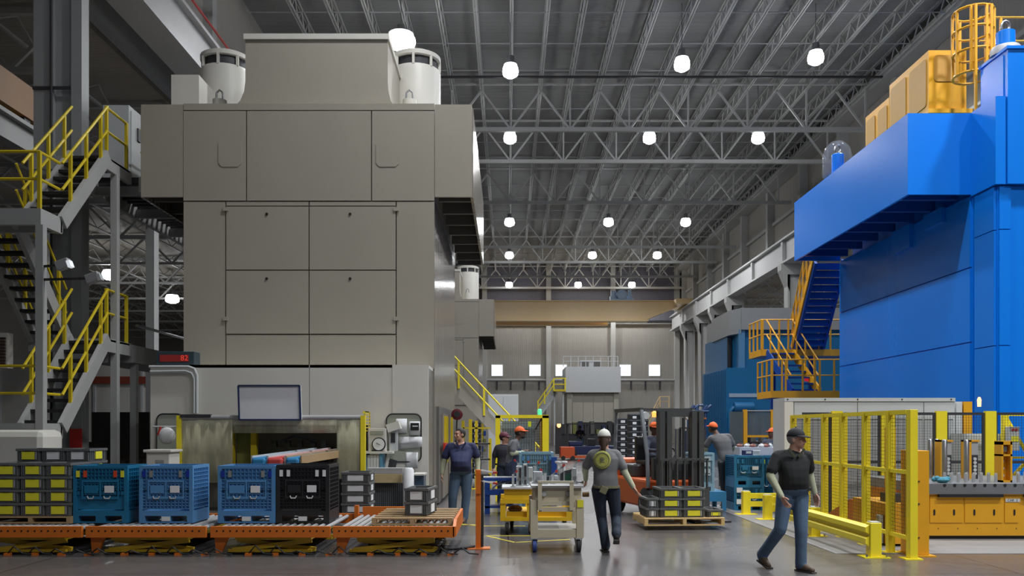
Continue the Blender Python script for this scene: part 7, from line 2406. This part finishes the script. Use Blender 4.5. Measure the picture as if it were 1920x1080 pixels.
# --- man in a black polo walking towards the camera
d3 = 10.2
m_blk = mat('black_polo', (0.010, 0.011, 0.011), 0.8, var=0.1)
J = dict(pelvis=(.05, .02, .96), neck=(.04, -.02, 1.465), shl=(-.165, .0, 1.405), shr=(.225, -.02, 1.405), ell=(-.245, -.06, 1.135), elr=(.285, .13, 1.16),
         wrl=(-.155, -.20, .905), wrr=(.345, .12, .92), hipl=(-.045, .02, .91), hipr=(.135, .02, .91), knl=(-.115, -.02, .50), knr=(.12, -.06, .49),
         anl=(-.235, .30, .15), anr=(.125, -.04, .09), tol=(-.20, .16, .04), tor=(.215, -.16, .035), head=(.075, -.04, 1.575))
T = person('person', 'man in black polo and jeans striding past the yellow fence', (X(1480, d3), d3, 0), J,
           (m_blk, M_JEAN, M_SHOEB, M_SKIN, M_SLV), yaw=R(22), head_yaw=R(48), build=1.08, belly=0.05, cap=mat('black_cap', (0.012, 0.014, 0.018), 0.8), hair=mat('grey_hair', (0.30, 0.28, 0.26), 0.7))
c_ = MB()
c_.prism([(-.045, 1.475), (.03, 1.38), (.01, 1.36), (-.07, 1.45)], 'xz', -.150, -.130).prism([(.125, 1.47), (.05, 1.38), (.07, 1.36), (.14, 1.45)], 'xz', -.150, -.130)
c_.build('collar', mat('green_grey_collar', (0.05, 0.06, 0.035), 0.8), T)

# --- tall man in grey at the bins, seen from behind
d4 = 18.6
J = dict(pelvis=(.02, 0, 1.02), neck=(-.17, .10, 1.60), shl=(-.34, .07, 1.52), shr=(.09, .07, 1.56), ell=(-.41, .18, 1.28), elr=(.19, .16, 1.30),
         wrl=(-.36, .36, 1.15), wrr=(.18, .36, 1.14), hipl=(-.09, 0, .97), hipr=(.13, 0, .97), knl=(-.06, .03, .54), knr=(.14, .03, .54),
         anl=(-.02, .0, .09), anr=(.14, .02, .09), tol=(-.07, .15, .035), tor=(.17, .16, .035), head=(-.26, .18, 1.715))
T = person('person', 'tall man in grey shirt and orange cap bending over the bins', (X(1362, d4), d4, 0), J,
           (mat('grey_work_shirt', (0.12, 0.12, 0.125), 0.85, var=0.12), mat('black_trousers', (0.025, 0.025, 0.028), 0.85), mat('grey_shoe', (0.18, 0.17, 0.16), 0.7), M_SKIND, M_SLV),
           yaw=R(165), head_yaw=R(215), head_pitch=R(-10), build=1.12, cap=M_CAPO, hair=M_HAIRK, untuck=0.1, voxel=0.013)

# --- two workers behind the sorting table, mostly hidden
J = stand(1.72)
m_dbl = mat('dark_blue_shirt', (0.05, 0.06, 0.095), 0.85)
person('person', 'worker in orange cap behind the table, left of the pair', (X(1447, 21.2), 21.2, 0), J, (m_dbl, M_JEAND, M_SHOEK, M_SKIND, m_dbl),
       yaw=R(-60), head_yaw=R(-70), head_pitch=R(-8), build=1.0, cap=M_CAPO, hair=M_HAIRK, voxel=0.016)
person('person', 'worker in orange cap partly behind the cabinet edge, right of the pair', (X(1463, 22.0), 22.0, 0), stand(1.78), (m_dbl, M_JEAND, M_SHOEK, M_SKIND, m_dbl),
       yaw=R(-40), head_yaw=R(-60), build=1.0, cap=M_CAPO, hair=M_HAIRK, voxel=0.016)

# --- worker with orange cap at the mesh gate
d7 = 17.1 + 0.15
J = dict(pelvis=(-.02, 0, .99), neck=(.10, -.02, 1.50), shl=(.02, .15, 1.44), shr=(.06, -.19, 1.44), ell=(-.0, .18, 1.20), elr=(.0, -.24, 1.20),
         wrl=(.22, .16, 1.22), wrr=(.24, -.20, 1.22), hipl=(-.02, .09, .94), hipr=(-.02, -.09, .94), knl=(-.01, .09, .51), knr=(.01, -.09, .51),
         anl=(-.04, .1, .09), anr=(-.04, -.1, .09), tol=(.11, .1, .035), tor=(.11, -.1, .035), head=(.175, -.02, 1.615))
T = person('person', 'worker in grey shirt, dark apron and orange cap bending over the pale blue bin', (X(960, d7), d7 + 0.35, 0), J,
           (mat('grey_shirt_b', (0.13, 0.13, 0.145), 0.85), M_JEAND, M_SHOEK, M_SKIND, M_SLV), yaw=R(88), head_yaw=R(85), head_pitch=R(-6), build=1.05, cap=M_CAPO, hair=M_HAIRK, untuck=0.05, beard=True, voxel=0.013)
a_ = MB()
loft(a_, [(V(.025, 0, .62), V(0, 1, 0), V(1, 0, 0), .19, .15), (V(.01, 0, .95), V(0, 1, 0), V(1, 0, 0), .185, .16), (V(.065, 0, 1.30), V(0, 1, 0), V(1, 0, 0), .15, .13)], 16)
a_.build('apron', mat('navy_apron', (0.03, 0.04, 0.08), 0.85), T)
# --- worker with dark red cap behind
person('person', 'worker in dark clothes and dark red cap standing at the mesh gate', (X(946, 18.8), 18.8, 0), stand(1.62),
       (mat('dark_jacket', (0.02, 0.02, 0.03), 0.85), M_JEAND, M_SHOEK, M_SKIN, mat('dark_jacket', (0, 0, 0))), yaw=R(70), head_yaw=R(75), build=1.0, cap=mat('maroon_cap', (0.10, 0.012, 0.03), 0.7), hair=M_HAIRK, voxel=0.016)
# --- forklift driver, seated
J = dict(pelvis=(0, .55, 1.13), neck=(0, .52, 1.58), shl=(-.18, .50, 1.52), shr=(.18, .50, 1.52), ell=(-.24, .30, 1.28), elr=(.24, .30, 1.28), wrl=(-.13, .05, 1.28), wrr=(.13, .05, 1.28),
         hipl=(-.09, .52, 1.14), hipr=(.09, .52, 1.14), knl=(-.12, .10, 1.12), knr=(.12, .10, 1.12), anl=(-.12, .0, .86), anr=(.12, .0, .86), tol=(-.12, -.14, .80), tor=(.12, -.14, .80), head=(0, .50, 1.70))
T = person('person', 'forklift driver in dark shirt and orange cap seated behind the mast', (X(1247, 16.4), 16.4, 0), J,
           (m_dbl, M_JEAND, M_SHOEK, M_SKIND, m_dbl), yaw=R(0), head_yaw=R(10), cap=M_CAPO, hair=M_HAIRK, seat=True, voxel=0.016)
T.rotation_euler.z = R(14)
# --- tow tractor driver, far
J = {k: (p[0], p[1] - .5, p[2] + .05) for k, p in J.items()}
person('person', 'dark dressed driver seated on the far tow tractor', (X(1088, 48.3), 48.5, 0), J, (MATS['dark_jacket'], M_JEAND, M_SHOEK, M_SKIND, MATS['dark_jacket']), yaw=0, hair=M_HAIRK, seat=True, voxel=0.02)

for o in bpy.data.objects:
    if '_o' in o:
        del o['_o']
